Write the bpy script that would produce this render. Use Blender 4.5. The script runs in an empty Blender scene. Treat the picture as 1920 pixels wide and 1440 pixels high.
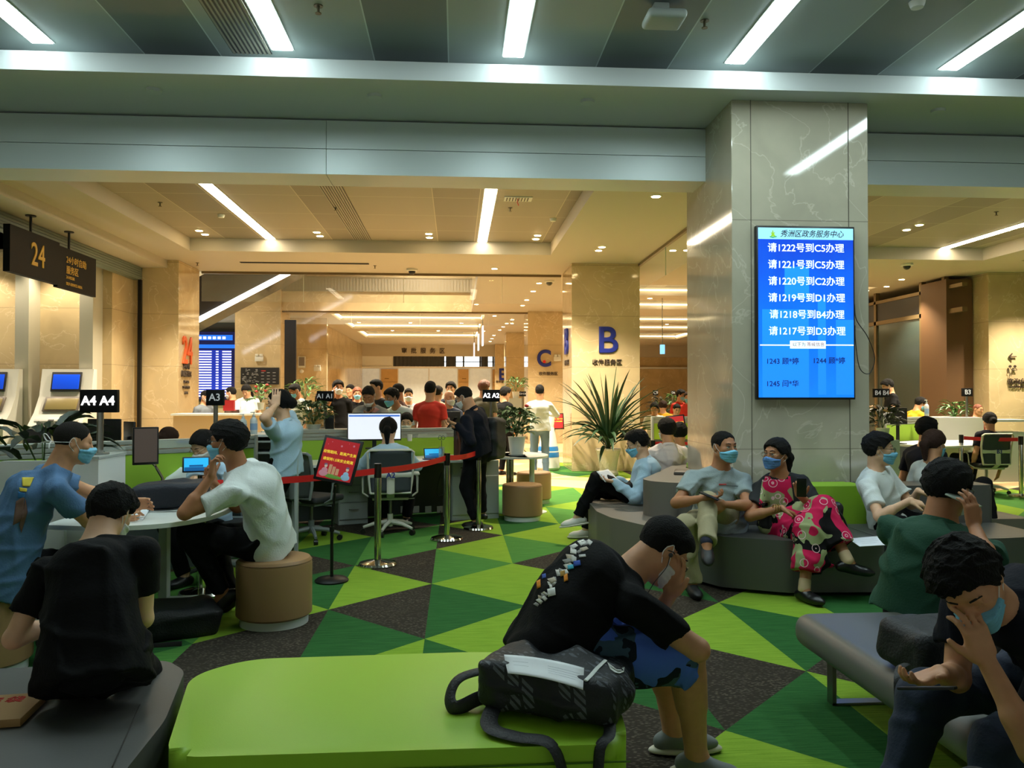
import bpy, bmesh, math, random
import numpy as np
from mathutils import Vector, Matrix
random.seed(7)
SC = bpy.context.scene
COL = SC.collection
# ---------------------------------------------------------------- camera
PXF, HC, YAW, PIT = 1500.0, 1.55, math.radians(4.0), math.radians(0.84)
FW = np.array([math.sin(YAW)*math.cos(PIT), math.cos(YAW)*math.cos(PIT), math.sin(PIT)])
RT = np.array([math.cos(YAW), -math.sin(YAW), 0.0]); UP = np.cross(RT, FW)
CP = np.array([0, 0, HC])
def ray(px, py): return FW+RT*(px-960)/PXF-UP*(py-720)/PXF
def at(px, py, Y):
    d = ray(px, py); return CP+d*(Y/d[1])
def gp(px, py, z=0.0):
    d = ray(px, py); return CP+d*((z-HC)/d[2])
cd = bpy.data.cameras.new('camera'); cam = bpy.data.objects.new('camera', cd); COL.objects.link(cam)
cd.sensor_width = 36; cd.lens = 36*PXF/1920; cd.clip_start = 0.05; cd.clip_end = 200
cam.matrix_world = Matrix(((RT[0], UP[0], -FW[0], 0), (RT[1], UP[1], -FW[1], 0), (RT[2], UP[2], -FW[2], HC), (0, 0, 0, 1)))
SC.camera = cam
# ---------------------------------------------------------------- world, exposure
wd = bpy.data.worlds.new('world'); SC.world = wd; wd.use_nodes = True
wd.node_tree.nodes['Background'].inputs[0].default_value = (0.82, 0.93, 1.0, 1)
wd.node_tree.nodes['Background'].inputs[1].default_value = 3.0
vs = SC.view_settings; vs.view_transform = 'Standard'; vs.look = 'None'; vs.gamma = 1; vs.exposure = 0.0; vs.use_curve_mapping = False
SC.cycles.max_bounces = 7; SC.cycles.diffuse_bounces = 4; SC.cycles.glossy_bounces = 3; SC.cycles.transparent_max_bounces = 8
SC.cycles.sample_clamp_indirect = 4.0; SC.cycles.use_denoising = True; SC.cycles.caustics_reflective = False; SC.cycles.caustics_refractive = False
WARM_LIGHT = (1.0, 0.86, 0.64)
K_FRONT, K_BACK, K_SPOT, K_WARM = 31.0, 28.0, 60.0, 3.7
# ---------------------------------------------------------------- materials
MATS = {}
def lin(c):
    return tuple(((v/255)/12.92 if v/255 <= 0.04045 else ((v/255+0.055)/1.055)**2.4) for v in c)
def M(name, rgb=(200, 200, 200), rough=0.6, metal=0.0, emit=0.0, spec=0.5, alpha=1.0, noise=None, bump=None, trans=0.0, sheen=0.0, ecol=None):
    """named principled material; rgb is the sRGB surface colour. noise=(scale, amount), bump=(scale, strength)"""
    if name in MATS: return MATS[name]
    m = bpy.data.materials.new(name); m.use_nodes = True; MATS[name] = m
    nt = m.node_tree; b = nt.nodes['Principled BSDF']; c = lin(rgb)+(1,)
    b.inputs['Base Color'].default_value = c; b.inputs['Roughness'].default_value = rough; b.inputs['Metallic'].default_value = metal
    b.inputs['Specular IOR Level'].default_value = spec
    if trans: b.inputs['Transmission Weight'].default_value = trans
    if alpha < 1: b.inputs['Alpha'].default_value = alpha
    if sheen: b.inputs['Sheen Weight'].default_value = sheen
    if emit:
        b.inputs['Emission Color'].default_value = (lin(ecol)+(1,)) if ecol else c; b.inputs['Emission Strength'].default_value = emit
    if noise or bump:
        tc = nt.nodes.new('ShaderNodeTexCoord')
    if noise:
        n = nt.nodes.new('ShaderNodeTexNoise'); n.inputs['Scale'].default_value = noise[0]; n.inputs['Detail'].default_value = 4
        nt.links.new(tc.outputs['Object'], n.inputs['Vector'])
        mr = nt.nodes.new('ShaderNodeMapRange'); mr.inputs[1].default_value = .3; mr.inputs[2].default_value = .7
        mr.inputs[3].default_value = 1-noise[1]; mr.inputs[4].default_value = 1+noise[1]
        nt.links.new(n.outputs[0], mr.inputs[0])
        mx = nt.nodes.new('ShaderNodeVectorMath'); mx.operation = 'SCALE'; mx.inputs[0].default_value = c[:3]
        nt.links.new(mr.outputs[0], mx.inputs['Scale']); nt.links.new(mx.outputs[0], b.inputs['Base Color'])
    if bump:
        n2 = nt.nodes.new('ShaderNodeTexNoise'); n2.inputs['Scale'].default_value = bump[0]; n2.inputs['Detail'].default_value = 3
        nt.links.new(tc.outputs['Object'], n2.inputs['Vector'])
        bp = nt.nodes.new('ShaderNodeBump'); bp.inputs['Strength'].default_value = bump[1]; bp.inputs['Distance'].default_value = 0.01
        nt.links.new(n2.outputs[0], bp.inputs['Height']); nt.links.new(bp.outputs[0], b.inputs['Normal'])
    return m
class NT:
    """tiny node helper for the richer materials"""
    def __init__(s, name, rough=0.6, spec=0.5):
        s.m = bpy.data.materials.new(name); s.m.use_nodes = True; MATS[name] = s.m; s.t = s.m.node_tree
        s.b = s.t.nodes['Principled BSDF']; s.b.inputs['Roughness'].default_value = rough; s.b.inputs['Specular IOR Level'].default_value = spec
    def n(s, typ, ins=None, **kw):
        nd = s.t.nodes.new('ShaderNode'+typ)
        for k, v in kw.items(): setattr(nd, k, v)
        for k, v in (ins or {}).items():
            if isinstance(v, bpy.types.NodeSocket): s.t.links.new(v, nd.inputs[k])
            else: nd.inputs[k].default_value = v
        return nd
    def math(s, op, a, b=0.0, c=0.0):
        return s.n('Math', {0: a, 1: b, 2: c}, operation=op).outputs[0]
    def mix(s, f, a, b):
        nd = s.t.nodes.new('ShaderNodeMix'); nd.data_type = 'RGBA'
        for k, v in ((0, f), (6, a), (7, b)):
            if isinstance(v, bpy.types.NodeSocket): s.t.links.new(v, nd.inputs[k])
            else: nd.inputs[k].default_value = v if k == 0 else tuple(v)+(1,)
        return nd.outputs[2]
    def ramp(s, v, lo, hi, a=0.0, b=1.0):
        return s.n('MapRange', {0: v, 1: lo, 2: hi, 3: a, 4: b}).outputs[0]
    def col(s, v): s.t.links.new(v, s.b.inputs['Base Color'])
    def bump(s, h, st=0.3, dist=0.01):
        b = s.n('Bump', {'Strength': st, 'Distance': dist, 'Height': h}); s.t.links.new(b.outputs[0], s.b.inputs['Normal'])
def marble(name, base, vein, rough=0.09, tile=(0, 0, 0), grout=0.75):
    g = NT(name, rough, 0.55); tc = g.n('TexCoord').outputs['Object']
    n1 = g.n('TexNoise', {'Vector': tc, 'Scale': 1.6, 'Detail': 6.0, 'Distortion': .4}).outputs[0]
    c = g.mix(g.ramp(n1, .3, .7), lin(base), lin([v*0.9 for v in base]))
    n2 = g.n('TexNoise', {'Vector': tc, 'Scale': 1.1, 'Detail': 5.0, 'Distortion': 1.6}).outputs[0]
    v = g.ramp(g.math('ABSOLUTE', g.math('SUBTRACT', n2, .5)), 0.0, .012, .35, 0.0)
    c = g.mix(v, c, lin(vein))
    sp = g.n('SeparateXYZ', {0: tc}).outputs
    j = None
    for ax, q in enumerate(tile):
        if q:
            per, off = q
            q = g.math('ABSOLUTE', g.math('SUBTRACT', g.math('FRACT', g.math('DIVIDE', g.math('SUBTRACT', sp[ax], off-per*50), per)), .5))
            e = g.math('GREATER_THAN', q, .5-.0035/per)
            j = e if j is None else g.math('MAXIMUM', j, e)
    if j is not None:
        c = g.mix(g.math('MULTIPLY', j, grout), c, lin([v*.45 for v in base]))
    g.col(c); return g.m
# ---------------------------------------------------------------- objects
def link(o, parent=None):
    COL.objects.link(o)
    if parent is not None: o.parent = parent
    return o
def tag(o, label=None, cat=None, group=None, kind=None):
    if label: o['label'] = label
    if cat: o['category'] = cat
    if group: o['group'] = group
    if kind: o['kind'] = kind
    return o
def thing(name, label, cat, loc=(0, 0, 0), rz=0.0, group=None):
    o = bpy.data.objects.new(name, None); o.empty_display_size = .1; COL.objects.link(o)
    o.location = [float(v) for v in loc]; o.rotation_euler = (0, 0, rz)
    return tag(o, label, cat, group)
def dup(root, loc=None, rz=None, label=None, group=None):
    r = root.copy(); COL.objects.link(r)
    if loc is not None: r.location = [float(v) for v in loc]
    if rz is not None: r.rotation_euler = (0, 0, rz)
    if label: r['label'] = label
    if group: r['group'] = group
    def rec(a, b):
        for ch in list(a.children):
            c = ch.copy(); COL.objects.link(c); c.parent = b; rec(ch, c)
    rec(root, r); return r
def mesh_obj(name, V, Fc, mat, parent=None, smooth=True, off=None, angle=None):
    me = bpy.data.meshes.new(name)
    V = np.asarray(V, dtype=float)
    if off is not None: V = V-np.asarray(off)
    if isinstance(Fc, np.ndarray):
        me.vertices.add(len(V)); me.vertices.foreach_set('co', V.astype(np.float32).ravel())
        nf, k = Fc.shape; me.loops.add(nf*k); me.loops.foreach_set('vertex_index', Fc.astype(np.int32).ravel())
        me.polygons.add(nf); me.polygons.foreach_set('loop_start', np.arange(0, nf*k, k, dtype=np.int32))
        me.update(calc_edges=True)
    else:
        me.from_pydata([tuple(v) for v in V], [], Fc); me.update()
    if smooth: me.polygons.foreach_set('use_smooth', [True]*len(me.polygons))
    o = bpy.data.objects.new(name, me)
    if mat: me.materials.append(mat)
    return link(o, parent)
def Rz(a): return Matrix.Rotation(a, 3, 'Z')
class MB:
    """collects solids, links them as ONE mesh"""
    def __init__(s): s.bm = bmesh.new(); s.mi = 0
    def _t(s, vs, M3, c):
        for v in vs: v.co = (M3 @ v.co if M3 else v.co)+Vector([float(q) for q in c])
    def _mi(s, fs):
        for f in fs: f.material_index = s.mi
    def box(s, c, size, rot=None, bev=0.0, seg=2):
        n0 = set(s.bm.faces) if s.mi else None
        r = bmesh.ops.create_cube(s.bm, size=1.0); vs = r['verts']
        for v in vs: v.co = Vector((v.co.x*size[0], v.co.y*size[1], v.co.z*size[2]))
        if bev > 0:
            es = list({e for v in vs for e in v.link_edges})
            b = bmesh.ops.bevel(s.bm, geom=es, offset=bev, segments=seg, affect='EDGES', profile=.5)
            vs = list({v for f in b['faces'] for v in f.verts} | {v for v in vs if v.is_valid})
        s._t(vs, rot, c)
        if n0 is not None: s._mi([f for f in s.bm.faces if f not in n0])
        return s
    def b2(s, lo, hi, **k):
        return s.box([(a+b)/2 for a, b in zip(lo, hi)], [abs(b-a) for a, b in zip(lo, hi)], **k)
    def cone(s, a, b, r1, r2=None, n=20, caps=True):
        a = Vector([float(v) for v in a]); b = Vector([float(v) for v in b]); d = b-a
        r2 = r1 if r2 is None else r2
        q = d.to_track_quat('Z', 'Y').to_matrix()
        r = bmesh.ops.create_cone(s.bm, cap_ends=caps, segments=n, radius1=r1, radius2=r2, depth=d.length)
        s._t(r['verts'], q, (a+b)/2)
        if s.mi: s._mi({f for v in r['verts'] for f in v.link_faces})
        return s
    def ball(s, c, r, n=12, rot=None):
        if not hasattr(r, '__len__'): r = (r, r, r)
        q = bmesh.ops.create_uvsphere(s.bm, u_segments=n*2, v_segments=n, radius=1.0)
        for v in q['verts']: v.co = Vector((v.co.x*r[0], v.co.y*r[1], v.co.z*r[2]))
        s._t(q['verts'], rot, c)
        if s.mi: s._mi({f for v in q['verts'] for f in v.link_faces})
        return s
    def prism(s, poly, z0, z1):
        lo = [s.bm.verts.new((float(x), float(y), z0)) for x, y in poly]; hi = [s.bm.verts.new((float(x), float(y), z1)) for x, y in poly]
        fs = [s.bm.faces.new(lo[::-1]), s.bm.faces.new(hi)]; n = len(poly)
        for i in range(n): fs.append(s.bm.faces.new((lo[i], lo[(i+1) % n], hi[(i+1) % n], hi[i])))
        s._mi(fs); return s
    def lathe(s, prof, c=(0, 0, 0), n=32, sx=1.0, sy=1.0):
        rings = []
        for r, z in prof:
            rings.append([s.bm.verts.new((c[0]+sx*r*math.cos(2*math.pi*i/n), c[1]+sy*r*math.sin(2*math.pi*i/n), c[2]+z)) for i in range(n)])
        fs = []
        for a, b in zip(rings, rings[1:]):
            for i in range(n): fs.append(s.bm.faces.new((a[i], a[(i+1) % n], b[(i+1) % n], b[i])))
        fs.append(s.bm.faces.new(rings[0][::-1])); fs.append(s.bm.faces.new(rings[-1])); s._mi(fs); return s
    def tube(s, pts, r, n=8, flat=None):
        """swept tube through pts; flat=(w,h) makes a strap"""
        pts = [Vector([float(v) for v in p]) for p in pts]; rings = []; up = Vector((0, 0, 1)); last = None
        for i, p in enumerate(pts):
            d = (pts[min(i+1, len(pts)-1)]-pts[max(i-1, 0)])
            d = d.normalized() if d.length > 1e-9 else Vector((0, 0, 1))
            if last is None: side = d.cross(up if abs(d.z) < .9 else Vector((1, 0, 0))).normalized()
            else: side = (last-d*last.dot(d)).normalized()
            last = side; u2 = side.cross(d); ring = []
            rr = r[i] if hasattr(r, '__len__') else r
            for k in range(n):
                a = 2*math.pi*k/n
                ring.append(s.bm.verts.new(p+side*(math.cos(a)*(flat[0]/2 if flat else rr))+u2*(math.sin(a)*(flat[1]/2 if flat else rr))))
            rings.append(ring)
        fs = []
        for a, b in zip(rings, rings[1:]):
            for k in range(n): fs.append(s.bm.faces.new((a[k], a[(k+1) % n], b[(k+1) % n], b[k])))
        fs.append(s.bm.faces.new(rings[0][::-1])); fs.append(s.bm.faces.new(rings[-1])); s._mi(fs); return s
    def face(s, pts):
        f = s.bm.faces.new([s.bm.verts.new([float(q) for q in p]) for p in pts]); s._mi([f]); return s
    def build(s, name, mats, parent=None, smooth=True, angle=35):
        me = bpy.data.meshes.new(name); bmesh.ops.recalc_face_normals(s.bm, faces=s.bm.faces[:]); s.bm.to_mesh(me); s.bm.free()
        if not isinstance(mats, (list, tuple)): mats = [mats]
        for m in mats: me.materials.append(m)
        if smooth:
            me.polygons.foreach_set('use_smooth', [True]*len(me.polygons))
            me.set_sharp_from_angle(angle=math.radians(angle))
        return link(bpy.data.objects.new(name, me), parent)
def struct(name, mb, mat, parent=None, **k):
    o = mb.build(name, mat, parent, **k)
    if parent is None: o['kind'] = 'structure'
    return o
def bez(p, n=16):
    """catmull-rom through points"""
    p = [np.array(q, float) for q in p]; out = []
    q = [2*p[0]-p[1]]+p+[2*p[-1]-p[-2]]
    for i in range(1, len(q)-2):
        for t in np.linspace(0, 1, n, endpoint=False):
            a, b, c, d = q[i-1], q[i], q[i+1], q[i+2]
            out.append(.5*((2*b)+(c-a)*t+(2*a-5*b+4*c-d)*t*t+(3*b-a-3*c+d)*t**3))
    out.append(p[-1]); return out
def text(s, size, loc, rot, mat, parent, name='lettering', ext=0.002, bold=0.0, align='CENTER', sx=1.0, shear=0, sp=1.0):
    """rot: 3x3 with columns x=reading direction, y=up, z=normal"""
    c = bpy.data.curves.new(name, 'FONT'); c.body = s; c.size = size; c.extrude = ext; c.bevel_depth = bold; c.bevel_resolution = 1; c.align_x = align; c.align_y = 'CENTER'; c.shear = shear
    c.space_character = sp; c.space_line = 1.0
    t = bpy.data.objects.new(name+'_t', c); COL.objects.link(t)
    me = bpy.data.meshes.new_from_object(t.evaluated_get(bpy.context.evaluated_depsgraph_get())) if False else None
    dg = bpy.context.evaluated_depsgraph_get(); me = bpy.data.meshes.new_from_object(t.evaluated_get(dg)); bpy.data.objects.remove(t); bpy.data.curves.remove(c)
    me.name = name; me.materials.clear(); me.materials.append(mat)
    R4 = Matrix(rot).to_4x4() @ Matrix.Diagonal((sx, 1, 1, 1))
    me.transform(Matrix.Translation(Vector([float(v) for v in loc])) @ R4)
    return link(bpy.data.objects.new(name, me), parent)
def frame(nrm_deg, tilt=0.0):
    """text frame on a vertical face whose normal points at azimuth nrm_deg (0=+Y,180=toward camera)"""
    a = math.radians(nrm_deg); n = Vector((math.sin(a), math.cos(a), 0)); up = Vector((0, 0, 1)); x = up.cross(n)
    if tilt:
        q = Matrix.Rotation(math.radians(tilt), 3, x); n = q @ n; up = q @ up
    return Matrix((x, up, n)).transposed()
# ---------------------------------------------------------------- signed distance bodies
def nrm(v): v = np.asarray(v, float); return v/(np.linalg.norm(v)+1e-12)
def smin(a, b, k):
    h = np.clip(.5+.5*(b-a)/k, 0, 1); return b*(1-h)+a*h-k*h*(1-h)
def f_rc(a, b, ra, rb):
    a = np.asarray(a, float); b = np.asarray(b, float); ab = b-a; L = ab@ab+1e-12
    def f(P):
        t = np.clip((P-a)@ab/L, 0, 1); return np.linalg.norm(P-a-t[:, None]*ab, axis=1)-(ra+(rb-ra)*t)
    m = max(ra, rb); return f, np.minimum(a, b)-m, np.maximum(a, b)+m
def f_es(a, b, ax, wa, da, wb, db):
    a = np.asarray(a, float); b = np.asarray(b, float); ab = b-a; L = ab@ab+1e-12; az = ab/math.sqrt(L)
    ax = nrm(np.asarray(ax)-az*(np.asarray(ax)@az)); ay = np.cross(az, ax)
    def f(P):
        q = P-a; t = np.clip(q@ab/L, 0, 1); q = q-t[:, None]*ab
        w = wa+(wb-wa)*t; d = da+(db-da)*t; mn = np.minimum(w, d)
        return (np.sqrt((q@ax/w)**2+(q@ay/d)**2+(q@az/mn)**2)-1)*mn
    m = max(wa, wb, da, db); return f, np.minimum(a, b)-m, np.maximum(a, b)+m
def f_el(c, r, R=None):
    c = np.asarray(c, float); r = np.asarray(r, float); R = np.eye(3) if R is None else R
    def f(P):
        q = (P-c)@R/r; k0 = np.linalg.norm(q, axis=1); k1 = np.linalg.norm(q/r, axis=1)+1e-9
        return k0*(k0-1)/k1
    m = r.max(); return f, c-m, c+m
def f_bx(c, r, R=None, rd=.01):
    c = np.asarray(c, float); r = np.asarray(r, float)-rd; R = np.eye(3) if R is None else R
    def f(P):
        q = np.abs((P-c)@R)-r; return np.linalg.norm(np.maximum(q, 0), axis=1)+np.minimum(q.max(axis=1), 0)-rd
    m = np.linalg.norm(r)+rd; return f, c-m, c+m
class Fld:
    def __init__(s): s.p = []; s.post = []
    def add(s, pr, k=.02, mode='u'): s.p.append((pr, k, mode)); return s
    def bb(s):
        return (np.min([p[0][1] for p in s.p if p[2] == 'u'], axis=0), np.max([p[0][2] for p in s.p if p[2] == 'u'], axis=0))
    def ev(s, P):
        d = np.full(len(P), .25)
        for (f, lo, hi), k, mode in s.p:
            m = k+.03
            ix = np.nonzero(((P > lo-m) & (P < hi+m)).all(axis=1))[0]
            if not len(ix): continue
            v = f(P[ix])
            if mode == 'u': d[ix] = smin(d[ix], v, k)
            else: d[ix] = -smin(-d[ix], v, k)
        for q in s.post: d = q(P, d)
        return d
class Uni:
    def __init__(s, fl, k=.02, post=()): s.fl = fl; s.k = k; s.post = list(post)
    def bb(s):
        b = [f.bb() for f in s.fl]; return np.min([q[0] for q in b], axis=0), np.max([q[1] for q in b], axis=0)
    def ev(s, P):
        d = s.fl[0].ev(P)
        for f in s.fl[1:]: d = smin(d, f.ev(P), s.k)
        for q in s.post: d = q(P, d)
        return d
def surf(fld, h, pad=.03):
    """surface nets over the zero level of fld at voxel h (coarse cull, then fine)"""
    lo, hi = fld.bb(); lo = lo-pad-h*2; hi = hi+pad+h*2
    B = 4; nb = np.ceil((hi-lo)/(h*B)).astype(int)+1
    g = np.stack(np.meshgrid(*[np.arange(n) for n in nb], indexing='ij'), -1).reshape(-1, 3)
    c = lo+(g+.5)*(h*B); d = fld.ev(c)
    near = np.abs(d) < h*B*1.25+.006; n = nb*B
    D = np.repeat(np.repeat(np.repeat(d.reshape(nb), B, 0), B, 1), B, 2).astype(np.float32)
    gb = g[near]; o = np.stack(np.meshgrid(*[np.arange(B)]*3, indexing='ij'), -1).reshape(-1, 3)
    ii = (gb[:, None, :]*B+o[None]).reshape(-1, 3)
    D[ii[:, 0], ii[:, 1], ii[:, 2]] = fld.ev(lo+(ii+.5)*h)
    S = D < 0
    cell = np.zeros(n-1, bool); c000 = S[:-1, :-1, :-1]
    for dx in (0, 1):
        for dy in (0, 1):
            for dz in (0, 1):
                cell |= S[dx:n[0]-1+dx, dy:n[1]-1+dy, dz:n[2]-1+dz] != c000
    idx = np.full(n-1, -1, np.int64); ci = np.argwhere(cell); idx[cell] = np.arange(len(ci))
    if not len(ci): return np.zeros((0, 3)), np.zeros((0, 4), int)
    acc = np.zeros((len(ci), 3)); cnt = np.zeros(len(ci))
    cr = [(x, y, z) for x in (0, 1) for y in (0, 1) for z in (0, 1)]
    for a in cr:
        for ax in range(3):
            if a[ax] == 0:
                b = list(a); b[ax] = 1
                va = D[ci[:, 0]+a[0], ci[:, 1]+a[1], ci[:, 2]+a[2]]; vb = D[ci[:, 0]+b[0], ci[:, 1]+b[1], ci[:, 2]+b[2]]
                m = (va < 0) != (vb < 0); t = va[m]/(va[m]-vb[m])
                p = np.array(a, float)[None].repeat(m.sum(), 0); p[:, ax] += t
                acc[m] += p; cnt[m] += 1
    V = lo+(ci+acc/cnt[:, None]+.5)*h
    Q = []
    for ax in range(3):
        u, v = (ax+1) % 3, (ax+2) % 3
        sl = [slice(1, -1)]*3; sl[ax] = slice(0, -1); s2 = list(sl); s2[ax] = slice(1, None)
        A = S[tuple(sl)]; Bq = S[tuple(s2)]; e = np.argwhere(A != Bq)
        if not len(e): continue
        inside = A[e[:, 0], e[:, 1], e[:, 2]]; base = e.copy(); base[:, u] += 1; base[:, v] += 1
        def id_(du, dv):
            q = base.copy(); q[:, u] += du; q[:, v] += dv; return idx[q[:, 0], q[:, 1], q[:, 2]]
        q = np.stack([id_(-1, -1), id_(0, -1), id_(0, 0), id_(-1, 0)], 1)
        q[~inside] = q[~inside][:, ::-1]; Q.append(q)
    Q = np.concatenate(Q); Q = Q[(Q >= 0).all(axis=1)]
    return V, Q
def relax(V, Q, n=1):
    for _ in range(n):
        acc = np.zeros_like(V); c = np.zeros(len(V))
        for k in range(4):
            a = Q[:, k]; b = Q[:, (k+1) % 4]
            np.add.at(acc, a, V[b]); np.add.at(c, a, 1); np.add.at(acc, b, V[a]); np.add.at(c, b, 1)
        V = V*.4+.6*acc/np.maximum(c, 1)[:, None]
    return V
def fobj(name, fld, h, mat, parent, off, rl=1, post=None):
    V, Q = surf(fld, h)
    if not len(Q): return None
    if rl: V = relax(V, Q, rl)
    if post: V = post(V)
    return mesh_obj(name, V, Q, mat, parent, True, off)
def wrinkle(seed, amp, sc=16, dirn=None):
    rs = np.random.RandomState(seed); n = 6; K = rs.randn(n, 3); K[:, 2] *= 1.3; K /= np.linalg.norm(K, axis=1)[:, None]; K *= rs.uniform(.5, 1.5, (n, 1))*sc; ph = rs.rand(n)*6.28
    W = rs.randn(3, 3)*sc*.4; W2 = rs.randn(3, 3)*sc*.9; G = rs.randn(n, 3)*sc*.35
    def q(P, d):
        near = np.abs(d) < .06
        if not near.any(): return d
        X = P[near]; Pw = X+(.55/sc)*np.sin(X@W.T+ph[:3])+(.15/sc)*np.sin(X@W2.T+ph[3:6]); s = np.sin(Pw@K.T+ph); g = .5+.5*np.sin(X@G.T+ph*2)
        out = d.copy(); out[near] = d[near]-amp*1.5*((np.exp(-s*s/.10)*g).sum(axis=1)-.35); return out
    return q
# ---------------------------------------------------------------- people
SKIN = M('skin', (205, 150, 112), .55, noise=(30, .05)); SKIN_D = M('skin_tanned', (172, 116, 80), .55, noise=(30, .05)); SKIN_P = M('skin_pale', (222, 176, 142), .55, noise=(30, .04))
HAIR = M('black_hair', (13, 11, 10), .8, spec=.25, bump=(160, .9)); HAIRB = M('brown_hair', (52, 32, 24), .75, spec=.25, bump=(120, .8)); HAIRG = M('cropped_hair', (36, 32, 29), .9, spec=.2, bump=(200, .7))
HAIRR = M('auburn_hair', (120, 62, 36), .5, bump=(120, .7))
EYEW = M('eye_white', (225, 220, 215), .3); EYED = M('iris', (25, 16, 12), .2); BROW = M('eyebrow_hair', (22, 17, 14), .8); LIP = M('lips', (165, 92, 80), .5)
MBLUE = M('mask_blue', (120, 190, 222), .8, bump=(60, .3)); MWHITE = M('mask_white', (222, 224, 224), .8, bump=(60, .3)); MDEEP = M('mask_mid_blue', (92, 140, 205), .8, bump=(60, .3)); LOOPM = M('mask_loop', (235, 235, 235), .8)
GLS = M('spectacle_frame', (14, 13, 14), .3); GLM = M('metal_frame', (150, 130, 100), .3, .9); LENS = M('lens_glass', (240, 245, 250), .05, alpha=.16)
def ik(a, t, l1, l2, pole):
    a = np.asarray(a, float); t = np.asarray(t, float); d = t-a; L = np.linalg.norm(d); mx = (l1+l2)*.998
    if L > mx: d = d/L*mx; t = a+d; L = mx
    u = d/L; x = (l1*l1-l2*l2+L*L)/(2*L); hh = math.sqrt(max(l1*l1-x*x, 0))
    p = np.asarray(pole, float); p = nrm(p-u*(p@u)); return a+u*x+p*hh, t
def hrot(az, pitch, roll=0):
    """columns: right, forward, up"""
    a, p, r = map(math.radians, (az, pitch, roll))
    f = np.array([math.sin(a)*math.cos(p), math.cos(a)*math.cos(p), math.sin(p)]); r0 = np.array([math.cos(a), -math.sin(a), 0]); u0 = np.cross(r0, f)
    rt = r0*math.cos(r)+u0*math.sin(r); u = np.cross(rt, f)
    return np.stack([rt, f, u], 1)
def head_prims(s, jaw=1.0):
    P = []
    def e(c, r, k=.02, m='u'): P.append(('e', np.array(c), np.array(r), k, m))
    def c(a, b, ra, rb, k=.015, m='u'): P.append(('c', np.array(a), np.array(b), ra, rb, k, m))
    e((0, -.014, .030), (.074, .094, .084)); e((0, .022, -.030), (.059*jaw, .066, .086), .03)
    for q in (-1, 1):
        c((q*.050*jaw, -.004, -.055), (q*.012, .066, -.096), .020, .018, .03)
        e((q*.044, .058, -.016), (.021, .020, .018), .02)
        e((q*.031, .094, .006), (.019, .016, .013), .014, 's')
        c((q*.020, .0855, .0125), (q*.043, .0800, .0115), .0045, .0042, .005)
        c((q*.021, .0835, -.0015), (q*.042, .0790, -.0015), .0040, .0040, .005)
        e((q*.078, -.012, -.006), (.010, .019, .032), .006)
        e((q*.086, -.010, -.002), (.005, .010, .018), .006, 's')
        e((q*.013, .097, -.031), (.009, .010, .008), .006)
    c((-.034, .078, .030), (.034, .078, .030), .010, .010, .015)
    c((0, .084, .014), (0, .104, -.026), .008, .0115, .010)
    e((0, .083, -.053), (.024, .010, .006), .005); e((0, .081, -.064), (.020, .010, .007), .005)
    c((-.022, .095, -.0585), (.022, .095, -.0585), .0022, .0022, .003, 's')
    e((0, .072, -.095), (.020, .018, .017), .015)
    return P
def place(P, c, R, s):
    out = []
    for q in P:
        if q[0] == 'e': out.append((f_el(c+R@(q[1]*s), q[2]*s, R), q[3]*s, q[4]))
        else: out.append((f_rc(c+R@(q[1]*s), c+R@(q[2]*s), q[3]*s, q[4]*s), q[5]*s, q[6]))
    return out
def hand_prims(W, f, n, th, s, curl=.5, spread=.15, curls=None, thumb=.5):
    """W wrist, f finger direction, n palm normal, th = +1/-1 side the thumb leaves on (side = f x n)"""
    f = nrm(f); n = nrm(np.asarray(n)-f*(np.asarray(n)@f)); sd = np.cross(f, n)*th; out = []
    R = np.stack([sd, f, n], 1)
    out.append((f_bx(W+f*.048*s, np.array([.039, .047, .0135])*s, R, .012*s), .012, 'u'))
    out.append((f_el(W+(f*.03+sd*.026+n*.008)*s, np.array([.017, .032, .014])*s, R), .014, 'u'))
    for i, (x, L) in enumerate(((.030, .070), (.010, .079), (-.011, .074), (-.031, .058))):
        cu = curls[i] if curls else curl*(1+.12*i); b = W+(f*.090+sd*x-f*abs(x-.005)*.2)*s; a0 = 0.0; dr = nrm(f+sd*(x*spread*12)); r = .0092-.0007*(i == 3)
        for j, (fr, ang) in enumerate(((.46, .55), (.30, .95), (.24, .7))):
            a0 += cu*ang; d = dr*math.cos(a0)+n*math.sin(a0); e = b+d*L*fr*s
            out.append((f_rc(b, e, (r-.0004*j)*s, (r-.0008*(j+1))*s), .004, 'u')); b = e
    b = W+(f*.022+sd*.034+n*.004)*s; d = nrm(f*.75+sd*(.9-.5*thumb)+n*.55*thumb); e = b+d*.038*s; out.append((f_rc(b, e, .0135*s, .0112*s), .010, 'u'))
    d = nrm(d+f*.35-sd*.35*thumb+n*.15*thumb); e2 = e+d*.030*s; out.append((f_rc(e, e2, .0108*s, .0085*s), .004, 'u'))
    return out
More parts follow.
